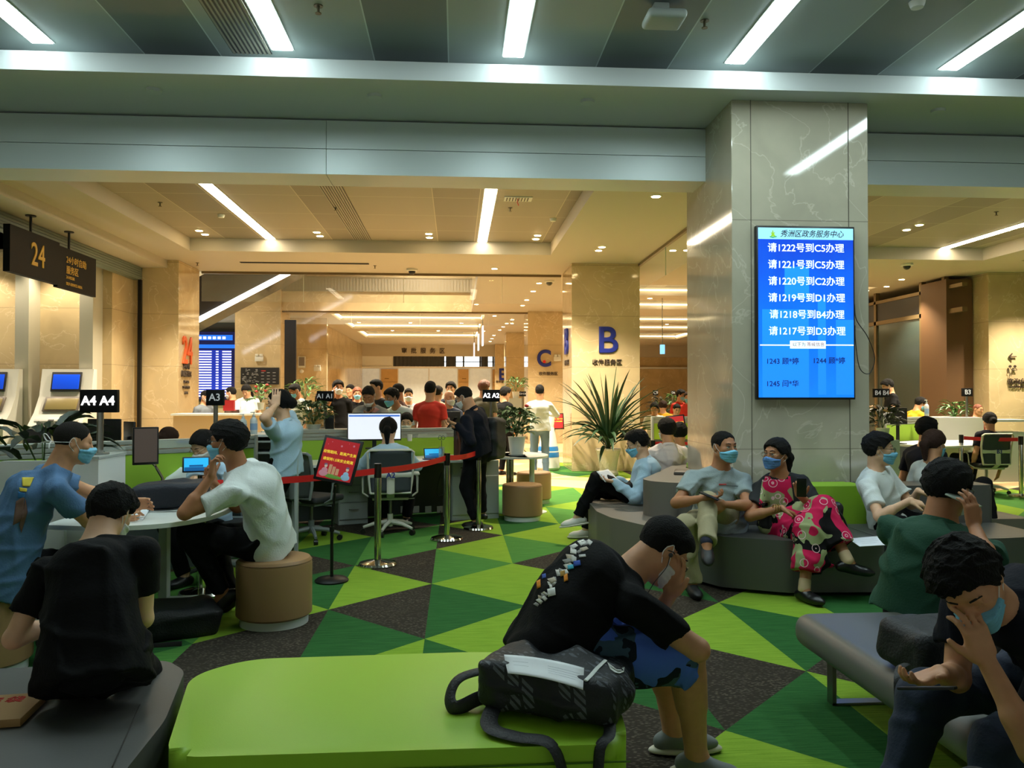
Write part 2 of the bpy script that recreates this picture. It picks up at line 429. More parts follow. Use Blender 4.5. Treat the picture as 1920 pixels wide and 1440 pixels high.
def shoe_f(A, toe, up, s, h=.085, w=.044, L=.165):
    toe = nrm(toe); up = nrm(np.asarray(up)-toe*(np.asarray(up)@toe)); R = np.stack([np.cross(toe, up), toe, up], 1); F = Fld()
    so = A-up*h*s
    F.add(f_rc(so+(up*.038-toe*.045)*s, so+(up*.030+toe*(L-.045))*s, .036*s, .028*s), .03)
    F.add(f_el(so+(up*.028+toe*.09)*s, np.array([w, .095, .034])*s, R), .03)
    F.add(f_rc(A-up*.02*s, A+toe*.05*s-up*.045*s, .040*s, .030*s), .03)
    F.post.append(lambda P, d: np.maximum(d, (so-P)@up)); F.post.append(lambda P, d: np.maximum(d, (P-A)@up-.012*s))
    S = Fld(); S.add(f_el(so+(up*.006+toe*.05)*s, np.array([w+.006, .152, .03])*s, R), .01)
    S.post.append(lambda P, d: np.maximum(d, np.maximum((so-P)@up, (P-so)@up-.020*s)))
    return F, S
PEOPLE = []
def person(label, pel, head, az, hd, hands=None, feet=None, s=1.0, fat=1.0, skin=None, hair='short', hmat=None, mask=None, glasses=False,
           top='tee', tmat=None, bot='trousers', bmat=None, shoes=None, sole=None, h=.008, bulge=.02, seated=True, group=None, lpole=None, apole=None,
           tuck=False, back=False, hem=.10, knees=None, eyes=True, feetdir=None, fold=.004, seed=None, shw=None, tucks=0, sock=None, nolegs=False, collar=False, maskh=0, crown=0.0, legf=1.0, name='person', jaw=1.0):
    skin = skin or SKIN; hmat = hmat or HAIR; seed = len(PEOPLE)*7+3 if seed is None else seed
    P = np.asarray(pel, float); H = np.asarray(head, float); R0 = hrot(az, 0); Rr, Ff = R0[:, 0], R0[:, 1]; U = np.array([0, 0, 1.0])
    HR = hrot(*(tuple(hd)+(0,))[:3]); root = thing(name, label, 'person', (P[0], P[1], 0 if not seated else 0), 0, group); off = np.array([P[0], P[1], 0.0])
    tdir = nrm(H-P); N = H-HR[:, 2]*.10*s-HR[:, 1]*.03*s-tdir*.075*s; ax = nrm(Rr-tdir*(Rr@tdir)); bk = -np.cross(tdir, ax); bk = bk if bk@Ff < 0 else -bk
    Wp = P+(N-P)*.36+bk*bulge*s; Ch = P+(N-P)*.72+bk*(bulge+.01)*s
    sw = (shw or .172)*s; shc = N-tdir*.055*s+bk*0.0
    SH = {'R': shc+ax*sw-tdir*.022*s, 'L': shc-ax*sw-tdir*.022*s}; sg = {'R': 1, 'L': -1}
    HP = {q: P+ax*sg[q]*.092*s-tdir*.01 for q in 'LR'}
    ua, fa, thL, sh = .285*s, .25*s, .43*s, .41*s
    # arms
    EL, WR, HD = {}, {}, {}
    hands = hands or {}
    for q in 'LR':
        t = hands.get(q)
        if t is None: t = (SH[q]+np.array([0, 0, -.50*s])+Ff*.08*s+ax*sg[q]*.06*s,)
        t = t if isinstance(t, tuple) else (t,)
        pole = (apole or {}).get(q, -U*.8+ax*sg[q]*.6-Ff*.5) if seated or q in hands else -Ff+ax*sg[q]*.3
        EL[q], WR[q] = ik(SH[q], t[0], ua, fa, pole)
        fd = nrm(WR[q]-EL[q]); f = nrm(t[1]) if len(t) > 1 and t[1] is not None else fd
        n = np.asarray(t[2], float) if len(t) > 2 and t[2] is not None else (-ax*sg[q] if abs(f@ax) < .8 else -Ff)
        HD[q] = (f, n, t[3] if len(t) > 3 else .45, t[4] if len(t) > 4 else None)
    KN, AN, TO = {}, {}, {}
    for q in 'LR':
        t = (feet or {}).get(q)
        if t is None: t = np.array([P[0], P[1], 0])+ax*sg[q]*.11*s+U*.085*s+(Ff*.42*s if seated else -Ff*.01)
        kp = (knees or {}).get(q, (U*1.0+Ff*.6+ax*sg[q]*.25) if seated else Ff)
        KN[q], AN[q] = ik(HP[q], t, thL, sh, kp)
        d = (feetdir or {}).get(q); 
        if d is None: d = Ff+ax*sg[q]*.15
        TO[q] = np.asarray(d, float)
    hasF = h < .0105
    # ---- body
    B = Fld()
    for pr, k, m in place(head_prims(1, jaw), H, HR, s): B.p.append((pr, k, m))
    nb = H+(-HR[:, 2]*.055-HR[:, 1]*.025)*s
    B.p.insert(0, (f_rc(nb, N-tdir*.01, .056*s*fat**.4, .064*s*fat**.5), .03, 'u'))
    B.add(f_rc(N+ax*.03-tdir*.01, N-tdir*.04+ax*.11*s, .035*s, .03*s), .05); B.add(f_rc(N-ax*.03-tdir*.01, N-tdir*.04-ax*.11*s, .035*s, .03*s), .05)
    B.add(f_es(P, Wp, ax, .150*s*fat, .105*s*fat, .130*s*fat, .095*s*fat), .04); B.add(f_es(Wp, Ch, ax, .130*s*fat, .095*s*fat, .148*s, .105*s), .04); B.add(f_es(Ch, shc, ax, .148*s, .10*s, .11*s, .06*s), .04)
    for q in 'LR':
        B.add(f_rc(shc+ax*sg[q]*.08*s, SH[q], .055*s, .050*s), .04)
        B.add(f_rc(SH[q], EL[q], .047*s*fat**.4, .037*s*fat**.4), .03); B.add(f_rc(EL[q], WR[q], .037*s*fat**.4, .025*s), .012)
        B.add(f_rc(EL[q], EL[q]*.65+WR[q]*.35, .036*s, .038*s*fat**.4), .02)
        f, n, cu, cs = HD[q]
        if hasF:
            for pr in hand_prims(WR[q]-nrm(WR[q]-EL[q])*.006, f, n, -sg[q] if (np.cross(f, n)@np.cross(f, n)) and True else 1, s, cu if not hasattr(cu, '__len__') else .4, curls=cs or (cu if hasattr(cu, '__len__') else None)): B.p.append(pr)
        else:
            B.add(f_es(WR[q], WR[q]+f*.09*s, np.cross(f, n), .032*s, .018*s, .038*s, .016*s), .01); B.add(f_rc(WR[q]+f*.09*s, WR[q]+f*.15*s+n*.03*s, .022*s, .013*s), .01)
        if not nolegs:
            B.add(f_rc(HP[q], KN[q], .078*s*fat**.5, .052*s), .04); B.add(f_rc(KN[q], AN[q], .049*s*fat**.5*legf, .036*s*fat**.3*legf**.5), .03)
            cb = nrm(HP[q]-KN[q])*.5+nrm(HP[q]-AN[q])*.0-Ff*.6; B.add(f_rc(KN[q]*.78+AN[q]*.22-Ff*.010*s, KN[q]*.5+AN[q]*.5-Ff*.004*s, .050*s*fat**.6*legf, .043*s*fat**.6*legf), .02)
            B.add(f_rc(AN[q], AN[q]-U*.04*s+nrm(TO[q])*.04*s, .036*s, .03*s), .02)
    fobj('body', B, h, skin, root, off, 1)
    # ---- top
    if top:
        sl = {'tee': .62, 'polo': .66, 'long': 2.0, 'vest': 0.0}[top]; g = .017*s; T = Fld()
        hp = P-tdir*hem*s*.6
        T.add(f_es(hp, Wp, ax, .184*s*fat+g, .124*s*fat+g, .142*s*fat+g, .104*s*fat+g), .01); T.add(f_es(Wp, Ch, ax, .142*s*fat+g, .104*s*fat+g, .152*s+g, .112*s+g), .012); T.add(f_es(Ch, shc, ax, .152*s+g, .112*s+g, .12*s, .068*s+g*.6), .012)
        T.add(f_rc(N+ax*.03-tdir*.02, N-tdir*.052+ax*.13*s, .056*s, .050*s), .04); T.add(f_rc(N-ax*.03-tdir*.02, N-tdir*.052-ax*.13*s, .056*s, .050*s), .04)
        T.post.append(lambda Q, d: np.maximum(d, -((Q-hp)@tdir)))
        fl = [T]
        for q in 'LR':
            S = Fld(); S.add(f_rc(shc+ax*sg[q]*.07*s, SH[q]-ax*sg[q]*.01*s, .058*s, .054*s), .04)
            fu = min(sl, 1.0); e = SH[q]+(EL[q]-SH[q])*max(fu, .12); lo = .018 if sl < 1 else .010
            S.add(f_rc(SH[q], e+nrm(EL[q]-SH[q])*(.03 if sl < 1 else 0), .050*s*fat**.4+.012*s, .043*s*fat**.4+lo*s*1.1), .03)
            if sl < 1:
                S.post.append(lambda Q, d, e=e, u=nrm(EL[q]-SH[q]), a=SH[q]: np.maximum(d, np.where(np.linalg.norm(Q-e, axis=1) < .16*s, (Q-e)@u, -1)))
            else:
                w = WR[q]+(EL[q]-WR[q])*.04; S.add(f_rc(EL[q], w, .050*s*fat**.4, .038*s), .02)
            fl.append(S)
        post = [wrinkle(seed, fold, 17)] if h < .02 else []
        nk = N+HR[:, 1]*.012+tdir*.012
        post.append(lambda Q, d: np.maximum(d, -(np.linalg.norm(Q-(nk+tdir*.045*s), axis=1)-.078*s)))
        fobj({'tee': 't_shirt', 'polo': 'shirt', 'long': 'shirt', 'vest': 'vest'}[top], Uni(fl, .02, post), h*1.25, tmat, root, off, 1)
        if collar:
            C = Fld(); ct = nrm(tdir-bk*.45); c0 = N-bk*.006*s; C.add(f_rc(c0-ct*.05*s, c0+ct*.04*s, .094*s*fat**.4, .066*s*fat**.4), .01)
            C.post.append(lambda Q, d: np.maximum(d, np.abs((Q-c0)@ct)-.020*s))
            fobj('collar', C, min(h, .007), tmat, root, off, 1)
    # ---- bottom
    if not nolegs:
        L = Fld(); g = .014*s
        L.add(f_es(P-tdir*.03*s, P+tdir*.06*s, ax, .153*s*fat+g*.5, .112*s*fat+g*.5, .145*s*fat+g*.3, .102*s*fat+g*.3), .05)
        fl = []
        for q in 'LR':
            if bot == 'trousers':
                L.add(f_rc(HP[q], KN[q], .084*s*fat**.5+g*.3, .060*s*fat**.5+g*.6), .04); e = KN[q]+(AN[q]-KN[q])*.97
                L.add(f_rc(KN[q], e, .064*s*fat**.5+g*.5, .049*s*fat**.3+g*.4), .03)
                L.post.append(lambda Q, d, e=e, u=nrm(AN[q]-KN[q]): np.maximum(d, np.where(np.linalg.norm(Q-e, axis=1) < .1*s, (Q-e)@u, -1)))
            elif bot == 'shorts':
                e = HP[q]+(KN[q]-HP[q])*1.02; L.add(f_rc(HP[q], e, .094*s+g*.4, (.092*s+g*.6)*legf**.5), .04); u = nrm(KN[q]-HP[q]); ee = HP[q]+(KN[q]-HP[q])*.97
                L.post.append(lambda Q, d, e=ee, u=u: np.maximum(d, np.where(np.linalg.norm(Q-e, axis=1) < .18*s, (Q-e)@u, -1)))
            elif bot == 'dress':
                L.add(f_rc(HP[q], KN[q], .10*s, .082*s), .06); e = KN[q]+(AN[q]-KN[q])*.70; L.add(f_rc(KN[q], e, .085*s, .105*s), .09)
                L.post.append(lambda Q, d, e=e, u=nrm(AN[q]-KN[q]): np.maximum(d, np.where(np.linalg.norm(Q-e, axis=1) < .15*s, (Q-e)@u, -1)))
        if bot == 'dress':
            mh = (HP['L']+HP['R'])/2; mk_ = (KN['L']+KN['R'])/2; dk = KN['R']-KN['L']; e1 = {q: KN[q]+(AN[q]-KN[q])*.72 for q in 'LR'}; me_ = (e1['L']+e1['R'])/2; de = e1['R']-e1['L']
            L.add(f_es(mh, mk_, dk, .17*s, .09*s, np.linalg.norm(dk)/2+.08*s, .08*s), .04); L.add(f_es(mk_, me_, dk, np.linalg.norm(dk)/2+.07*s, .075*s, np.linalg.norm(de)/2*.9+.05*s, .06*s), .05)
        if h < .02: L.post.append(wrinkle(seed+1, fold, 15))
        fobj({'trousers': 'trousers', 'shorts': 'shorts', 'dress': 'dress_skirt'}[bot], L, h*1.25, bmat, root, off, 1)
        for q in 'LR':
            upv = nrm(KN[q]-AN[q]) if feetdir and feetdir.get('free'+q) else U
            F, S = shoe_f(AN[q], TO[q], upv, s); o = fobj('shoe', F, min(h, .009), shoes or M('black_shoe', (18, 17, 18), .4), root, off, 1)
            if sole is not None and o: fobj('sole', S, min(h, .008), sole, o, off, 0)
            if sock is not None:
                S2 = Fld(); S2.add(f_rc(AN[q], AN[q]+nrm(KN[q]-AN[q])*.055*s, .043*s, .042*s), .01); fobj('sock', S2, h, sock, root, off, 1)
    # ---- hair
    nz = wrinkle(seed+5, {'buzz': .0003, 'short': .0016, 'spiky': .0045, 'full': .0032}.get(hair, .002), 70)
    if hair != 'bald':
        fr_ = np.array([.0745, .094, .084]); A = Fld(); gr = {'short': .014, 'buzz': .0035, 'full': .023, 'bun': .021, 'ponytail': .020, 'long': .02, 'spiky': .026, 'side': .018, 'high': .012, 'receding': .006}[hair]
        A.add(f_el(H+HR@(np.array([0, -.014, .030])*s), np.array([.0745+gr, .094+gr, .084+gr+crown])*s, HR), .02)
        if hair == 'short': A.p.clear(); A.add(f_el(H+HR@(np.array([0, -.014, .030])*s), np.array([.0745+.005, .094+.009, .084+.014+crown])*s, HR), .02)
        if hair in ('short', 'full', 'spiky', 'side'): A.add(f_el(H+HR@(np.array([0, .03, .075+crown])*s), np.array([.058+gr*.5, .055+gr*.4, .030+gr*.6])*s, HR), .03)
        low = {'short': 0, 'buzz': 0, 'full': .015, 'spiky': 0, 'side': .005, 'high': -.01, 'receding': .0}.get(hair, .03)
        fx = [-.12, -.085, -.05, -.022, -.012, .018, .028, .050, .072, .095]; fz = [-.055-low, -.055-low, -.045-low, -.03-low*.5, .028, .024, .004, .044, .072, .082]
        if hair in ('bun', 'ponytail', 'long'): fz = [-.06, -.06, -.045, -.02, .005, .00, .004, .040, .068, .080]
        if hair == 'receding': fz[-3:] = [.06, .085, .10]
        def cut(Q, d):
            l = (Q-H)@HR/s; return np.maximum(d, (np.interp(l[:, 1], fx, fz)+.004*np.sin(l[:, 0]*150+seed)+.003*np.sin(l[:, 0]*310+2*seed)-l[:, 2])*.75*s)
        A.post += [nz, cut]; fl = [A]
        E2 = Fld()
        if hair == 'bun': E2.add(f_el(H+HR@(np.array([0, -.125, -.01])*s), np.array([.052, .046, .052])*s, HR))
        if hair == 'ponytail':
            a = H+HR@(np.array([0, -.112, .02])*s); E2.add(f_rc(a, a+HR[:, 1]*-.04*s-U*.05*s, .028*s, .038*s), .02); E2.add(f_rc(a+HR[:, 1]*-.04*s-U*.05*s, a-HR[:, 1]*.03*s-U*.18*s, .038*s, .018*s), .02)
        if hair == 'long':
            for q in (-1, 0, 1): E2.add(f_rc(H+HR@(np.array([q*.06, -.055+.0*q, .0])*s), H+HR@(np.array([q*.068, -.06, -.17])*s), .035*s, .028*s), .03)
        if E2.p: E2.post.append(nz); fl.append(E2)
        fobj('hair', Uni(fl, .015), min(h*.9, .009) if h < .02 else .011, hmat, root, off, 0 if hair in ('spiky', 'full') else 1)
    Z = lambda v: H+HR@(np.array(v)*s)
    # ---- face
    if eyes and not back:
        b = MB(); down = hd[1] < -28
        for q in (-1, 1): b.ball(Z((q*.031, .0745, .006))-off, .0122*s, 8)
        eo = b.build('eyes', SKIN if down else EYEW, root)
        if not down:
            b = MB()
            for q in (-1, 1): b.ball(Z((q*.031, .0828, .006))-off, .0062*s, 6)
            b.build('irises', EYED, eo)
            b = MB()
            for q in (-1, 1): b.tube([Z((q*.018, .0835, .010))-off, Z((q*.031, .089, .0145))-off, Z((q*.045, .080, .010))-off], .0018*s, 5)
            b.build('eyelashes', BROW, eo)
        b = MB()
        for q in (-1, 1): b.tube([Z((q*.016, .090, .029))-off, Z((q*.033, .087, .035))-off, Z((q*.050, .074, .030))-off], [.0028*s, .0034*s, .0018*s], 6, None)
        b.build('eyebrows', BROW, root)
        if not mask or mask in ('chinblue',):
            b = MB(); b.tube([Z((-.022, .082, -.058))-off, Z((0, .0925, -.0565))-off, Z((.022, .082, -.058))-off], [.001*s, .0055*s, .001*s], 6); b.build('lips', LIP, root)
    if mask:
        mm = {'blue': MBLUE, 'white': MWHITE, 'deep': MDEEP, 'chinblue': MBLUE, 'chinwhite': MWHITE}[mask]; dz = -.045 if 'chin' in mask else 0.0; dz += maskh
        K = Fld()
        for pr, k, m in place([p for p in head_prims(1, jaw) if p[-1] == 'u' and not (p[0] == 'e' and abs(p[1][0]) > .07)], H, HR, s): K.p.append((pr, .035*s, m))
        def mk(Q, d):
            l = (Q-H)@HR/s; d = d-.0055*s+.0012*np.sin(l[:, 2]*330)*s
            top_ = np.interp(np.abs(l[:, 0]), [0, .02, .045, .07], [-.010, -.020, -.026, -.034])+dz; bot_ = np.interp(np.abs(l[:, 0]), [0, .03, .07], [-.112, -.108, -.075])+dz
            return np.maximum.reduce([d, (l[:, 2]-top_)*s, (bot_-l[:, 2])*s, (.030-l[:, 1])*s])
        K.post.append(mk); mo = fobj('face_mask', K, min(h, .006) if h < .011 else h*.8, mm, root, off, 1)
        b = MB()
        for q in (-1, 1):
            b.tube(bez([Z((q*.063, .032, -.036+dz*.6))-off, Z((q*.079, .008, -.008))-off, Z((q*.084, -.014, .026))-off, Z((q*.083, -.030, .004))-off], 5), .0017*s if h < .011 else .0026*s, 5)
            b.tube(bez([Z((q*.058, .030, -.074+dz*.6))-off, Z((q*.076, -.006, -.042))-off, Z((q*.082, -.028, -.020))-off, Z((q*.083, -.030, .004))-off], 5), .0017*s if h < .011 else .0026*s, 5)
        b.build('ear_loops', LOOPM, mo if mo else root)
    if glasses:
        b = MB()
        for q in (-1, 1):
            b.tube([Z((q*.031+.025*math.cos(a), .1035-.25*abs(.025*math.cos(a)+q*.031)+.012, .003+.017*math.sin(a)))-off for a in np.linspace(0, 2*math.pi, 21)], .0016*s, 5)
            b.tube([Z((q*.056, .100, .008))-off, Z((q*.074, .055, .010))-off, Z((q*.083, .0, .008))-off, Z((q*.082, -.022, -.004))-off], .0021*s, 5)
        b.tube([Z((-.007, .112, .006))-off, Z((0, .116, .009))-off, Z((.007, .112, .006))-off], .0016*s, 5)
        go = b.build('glasses', GLM if glasses == 'metal' else GLS, root)
    J = dict(P=P, N=N, SH=SH, EL=EL, WR=WR, KN=KN, AN=AN, H=H, HR=HR, ax=ax, tdir=tdir, bk=bk, off=off, root=root, Ch=Ch, Wp=Wp, Z=Z, s=s, HD=HD, shc=shc)
    PEOPLE.append(J); return J
# ---------------------------------------------------------------- setting materials
MAR = marble('beige_marble', (206, 184, 142), (238, 224, 190), .08, (0, 0, (1.05, .04)), .6)
def two_tone(name, a, b, per, off, w, rough=.5, grid=None, line=None):
    g = NT(name, rough, .4); sp = g.n('SeparateXYZ', {0: g.n('TexCoord').outputs['Object']}).outputs
    q = g.math('ABSOLUTE', g.math('SUBTRACT', g.math('FRACT', g.math('DIVIDE', g.math('SUBTRACT', sp[0], off-per*50.5), per)), .5))
    c = g.mix(g.math('LESS_THAN', q, w/2/per), lin(a), lin(b))
    e = g.math('LESS_THAN', g.math('ABSOLUTE', g.math('SUBTRACT', q, w/2/per)), .006/per); c = g.mix(e, c, lin(line or [min(255, v*1.25) for v in a]))
    if grid:
        q2 = g.math('FRACT', g.math('DIVIDE', sp[1], grid)); c = g.mix(g.math('LESS_THAN', q2, .012/grid), c, lin(line or [min(255, v*1.25) for v in a]))
    g.col(c); return g.m
CEF = two_tone('front_ceiling_panels', (160, 170, 168), (112, 122, 122), 2.0, -.4, .66, .45)
CEB = two_tone('back_ceiling_panels', (150, 142, 124), (128, 121, 105), 2.0, -2.0, .70, .5, 1.2)
SOF = M('soffit_paint', (190, 196, 196), .6); SOFB = M('warm_soffit_paint', (184, 176, 158), .6)
BEAM = M('aluminium_cladding', (196, 206, 206), .38, .25, bump=(3, .02)); DARK = M('dark_gap', (12, 13, 13), .8)
WALLP = M('plain_wall_paint', (196, 186, 164), .8); WPOST = M('white_post_paint', (188, 184, 166), .5)
LF = M('front_tube_light', (235, 255, 246), emit=K_FRONT, ecol=(228, 250, 250)); LB = M('warm_tube_light', (255, 246, 225), emit=K_BACK, ecol=(255, 238, 206))
LS = M('downlight_lamp', (255, 240, 205), emit=K_SPOT, ecol=(255, 222, 160)); LC = M('edge_glow_strip', (255, 235, 180), emit=5, ecol=(255, 232, 180))
CHR = M('polished_steel', (200, 198, 190), .12, 1.0); STEEL = M('brushed_steel', (150, 150, 145), .3, 1.0); BLK = M('black_plastic', (16, 16, 17), .4); BLKM = M('black_metal', (14, 14, 15), .45, .3)
WHT = M('white_laminate', (222, 226, 222), .35); OFFW = M('white_plastic', (214, 214, 204), .4); GREYL = M('grey_laminate', (168, 176, 172), .4); GLASSM = M('clear_glass', (235, 245, 240), .02, alpha=.10, spec=.9)
PAPER = M('white_paper', (235, 238, 242), .8); TXB = M('dark_lettering', (62, 48, 36), .6); TXBLUE = M('blue_lettering', (14, 34, 130), .5); TXW = M('white_lettering', (235, 235, 235), .5, emit=.5)
TXO = M('orange_lettering', (225, 95, 40), .5); TXG = M('gold_lettering', (205, 160, 60), .5)
# ---------------------------------------------------------------- floor
g = NT('carpet_light_green', .95, .1)
def carpet(name, c1, c2, ang, kind):
    g = NT(name, .95, .08); tc = g.n('TexCoord').outputs['Object']
    if kind == 'dots':
        mp = g.n('Mapping', {'Vector': tc, 'Rotation': (0, 0, ang), 'Scale': (38, 90, 1)}).outputs[0]
        n = g.n('TexVoronoi', {'Vector': mp, 'Scale': 1.0}, distance='CHEBYCHEV').outputs[0]; f = g.ramp(n, .12, .35, 1, 0)
        n2 = g.n('TexNoise', {'Vector': tc, 'Scale': 3.0}).outputs[0]; f = g.math('MULTIPLY', f, g.ramp(n2, .35, .65, .45, 1))
    else:
        mp = g.n('Mapping', {'Vector': tc, 'Rotation': (0, 0, ang), 'Scale': (5, 120, 1)}).outputs[0]
        f = g.ramp(g.n('TexNoise', {'Vector': mp, 'Scale': 1.0, 'Detail': 3.0}).outputs[0], .3, .7)
        n2 = g.n('TexNoise', {'Vector': tc, 'Scale': 90.0}).outputs[0]; f = g.math('ADD', g.math('MULTIPLY', f, .8), g.math('MULTIPLY', n2, .3))
    g.col(g.mix(f, lin(c1), lin(c2))); g.bump(f, .25, .003); return g.m
CPT = [carpet('carpet_light_green', (104, 142, 38), (144, 176, 60), .9, 's'), carpet('carpet_dark_green', (32, 76, 38), (56, 108, 56), .35, 's'),
       carpet('carpet_brown', (54, 49, 42), (110, 101, 88), .5, 'dots'), carpet('carpet_mid_green', (58, 108, 50), (88, 142, 66), .2, 's'),
       carpet('carpet_beige', (196, 168, 128), (214, 190, 150), .3, 's'), carpet('carpet_tan', (166, 136, 100), (186, 156, 118), .8, 's')]
known = {}
def K(i, j, side, c): known[(i, round(j, 2), side)] = c
# strip i spans X0+i*DX..+DX ; triangle keyed by the strip, the Y of its apex row, and the side the apex is on
DX, X0, YB = .722, -.92, 5.9
rows = {(-0, 'R', 6.65): 0}
def rowY(col, k): return YB+(0 if col % 2 == 0 else .75)+1.5*k
KN_ = {(0, 'L', 5.9): 2, (0, 'R', 6.65): 0, (0, 'L', 7.4): 2, (0, 'R', 8.15): 3, (0, 'L', 8.9): 3, (0, 'R', 5.15): 1, (0, 'L', 4.4): 0,
       (1, 'L', 6.65): 0, (1, 'R', 5.9): 1, (1, 'L', 5.15): 0, (1, 'R', 4.4): 1, (1, 'R', 7.4): 3, (1, 'L', 8.15): 0, (1, 'R', 8.9): 2, (1, 'L', 9.65): 0,
       (2, 'R', 6.65): 0, (2, 'L', 7.4): 2, (2, 'R', 8.15): 3, (2, 'L', 8.9): 0, (2, 'R', 9.65): 1, (2, 'L', 10.4): 0, (2, 'L', 5.9): 2, (2, 'R', 5.15): 0, (2, 'L', 4.4): 1,
       (3, 'L', 5.15): 0, (3, 'R', 4.4): 2, (3, 'R', 5.9): 2, (3, 'L', 6.65): 1, (3, 'L', 3.65): 1, (3, 'R', 2.9): 0, (3, 'R', 8.9): 0, (3, 'L', 9.65): 3, (3, 'R', 10.4): 3, (3, 'L', 8.15): 2,
       (4, 'R', 5.15): 1, (4, 'L', 5.9): 0, (4, 'L', 4.4): 2, (4, 'R', 3.65): 0, (4, 'R', 6.65): 2, (4, 'R', 2.15): 1, (4, 'L', 2.9): 1,
       (-1, 'L', 5.15): 2, (-1, 'R', 5.9): 0, (-1, 'L', 6.65): 1, (-1, 'R', 7.4): 2, (-1, 'R', 4.4): 2, (-1, 'L', 8.15): 1}
V, Fc, mi = [], [], []
rs = random.Random(11)
for i in range(-14, 26):
    xa, xb = X0+i*DX, X0+(i+1)*DX
    for side in 'LR':
        ac = i if side == 'L' else i+1; xap, xed = (xa, xb) if side == 'L' else (xb, xa)
        for k in range(-6, 28):
            y = rowY(ac, k)
            if y < -3 or y > 47: continue
            n = len(V); V += [(xap, y, 0), (xed, y-.75, 0), (xed, y+.75, 0)]
            Fc.append((n, n+1, n+2) if side == 'L' else (n, n+2, n+1))
            mi.append(KN_.get((i, side, round(y, 2)), rs.choice([0, 0, 1, 2, 3, 3])))
fl = mesh_obj('floor', V, Fc, None, smooth=False); fl['kind'] = 'structure'
for m in CPT: fl.data.materials.append(m)
fl.data.polygons.foreach_set('material_index', mi)
b = MB()   # the beige walkway that curves through the hall
def strip_poly(pts, z): b.prism(pts, .0, z)
C0 = bez([(-7, 13.2), (-2, 13.0), (.9, 14.0), (1.7, 13.6), (2.6, 12.9), (4.5, 12.0), (7, 11.6), (9.0, 12.6), (11, 13.8), (15, 14.6)], 6)
C1 = bez([(15, 17.0), (12.6, 15.2), (11, 14.6), (9.0, 13.4), (7, 12.6), (5, 13.0), (4.2, 14.6), (3.2, 14.8), (2.2, 15.3), (1.75, 17.0), (1.85, 19.5), (1.9, 23), (1.9, 43), (-5, 43), (-7, 43)], 6)
b.prism([(p[0], p[1]) for p in C0]+[(p[0], p[1]) for p in C1], .0005, .004)
g = NT('walkway_carpet', .95, .08); tc = g.n('TexCoord').outputs['Object']
v = g.n('TexVoronoi', {'Vector': tc, 'Scale': .8}).outputs['Color']
f = g.n('SeparateXYZ', {0: v}).outputs[0]; g.col(g.mix(g.math('GREATER_THAN', f, .5), lin((205, 180, 138)), lin((178, 148, 110))))
b.prism([(1.95, 18.6), (3.0, 18.2), (5, 17.4), (8, 17.0), (11.5, 16.9), (16.5, 17.2), (16.5, 43), (1.95, 43)], .0005, .004)  # beige floor added here to cut green bounce onto the ceilings
wk = b.build('floor_walkway', g.m); wk['kind'] = 'structure'
# ---------------------------------------------------------------- ceilings
def slab(name, lo, hi, mat, **k):
    b = MB(); b.b2(lo, hi); return struct(name, b, mat, **k)
slab('ceiling_front', (-9, -4, 4.55), (16, 7.25, 4.65), CEF)
b = MB(); b.b2((-9, 6.96, 4.28), (16, 8.0, 4.33)); b.b2((-9, 6.90, 4.27), (16, 6.96, 4.43)); b.b2((-9, 7.2, 4.33), (16, 7.26, 4.55)); struct('ceiling_front_soffit', b, SOF, smooth=False)
slab('ceiling_ledge', (-9, 7.25, 4.5), (16, 8.6, 4.65), DARK)
b = MB()
for x0, x1 in ((-9.0, -1.28), (-1.275, 2.56), (3.86, 16)):
    b.b2((x0, 7.95, 3.73), (x1, 8.40, 3.978)); b.b2((x0, 7.95, 3.984), (x1, 8.40, 4.262))
struct('trim_beam', b, BEAM, smooth=False); slab('trim_beam_core', (-9, 8.0, 3.76), (2.54, 8.38, 4.27), DARK); slab('trim_beam_core_right', (3.88, 8.0, 3.76), (16, 8.38, 4.27), DARK)
# soffits behind the beam with the recesses left open
RX = [(-5.0, 1.83), (4.6, 10.6), (11.4, 17)]
rec = []
for x0, x1 in RX: rec.append((x0, x1, 9.2, 15.4))
for y0, y1 in ((27.0, 29.5), (30.4, 33.0), (34.2, 38.0)): rec.append((-4.2, .98, y0, y1)); rec.append((4.4, 10.6, y0, y1))
for y0, y1 in ((19.4, 21.4), (22.6, 24.8)): rec.append((4.4, 10.6, y0, y1))
ys = sorted({8.4, 18.0, 26.0, 48.0} | {r[2] for r in rec} | {r[3] for r in rec}); xs = sorted({-13.0, -5.57, .5, 17.0} | {r[0] for r in rec} | {r[1] for r in rec})
b = MB()
for ya, yb in zip(ys, ys[1:]):
    run = None; cells = []
    for xa, xb in zip(xs, xs[1:]):
        xm, ym = (xa+xb)/2, (ya+yb)/2
        op = any(r[0] < xm < r[1] and r[2] < ym < r[3] for r in rec) or (xm < .5 and 18 < ym < 26)
        if not op:
            if cells and abs(cells[-1][1]-xa) < 1e-6: cells[-1][1] = xb
            else: cells.append([xa, xb])
    for xa, xb in cells: b.b2((xa, ya, 4.28), (xb, yb, 4.52))
struct('ceiling_back_soffit', b, SOFB, smooth=False)
slab('ceiling_back', (-13, 8.4, 4.5201), (17, 18.0, 4.6), CEB); slab('ceiling_far', (-13, 26.0, 4.5201), (17, 48, 4.6), CEB); slab('ceiling_middle', (.5, 18.0, 4.5201), (17, 26, 4.6), CEB)
slab('ceiling_atrium', (-13, 17.8, 7.4), (1.0, 27, 7.5), SOFB)
b = MB(); b.b2((-5.8-.5, 8.4, 4.12), (-5.8, 17.6, 4.28)); struct('ceiling_bulkhead', b, SOFB)
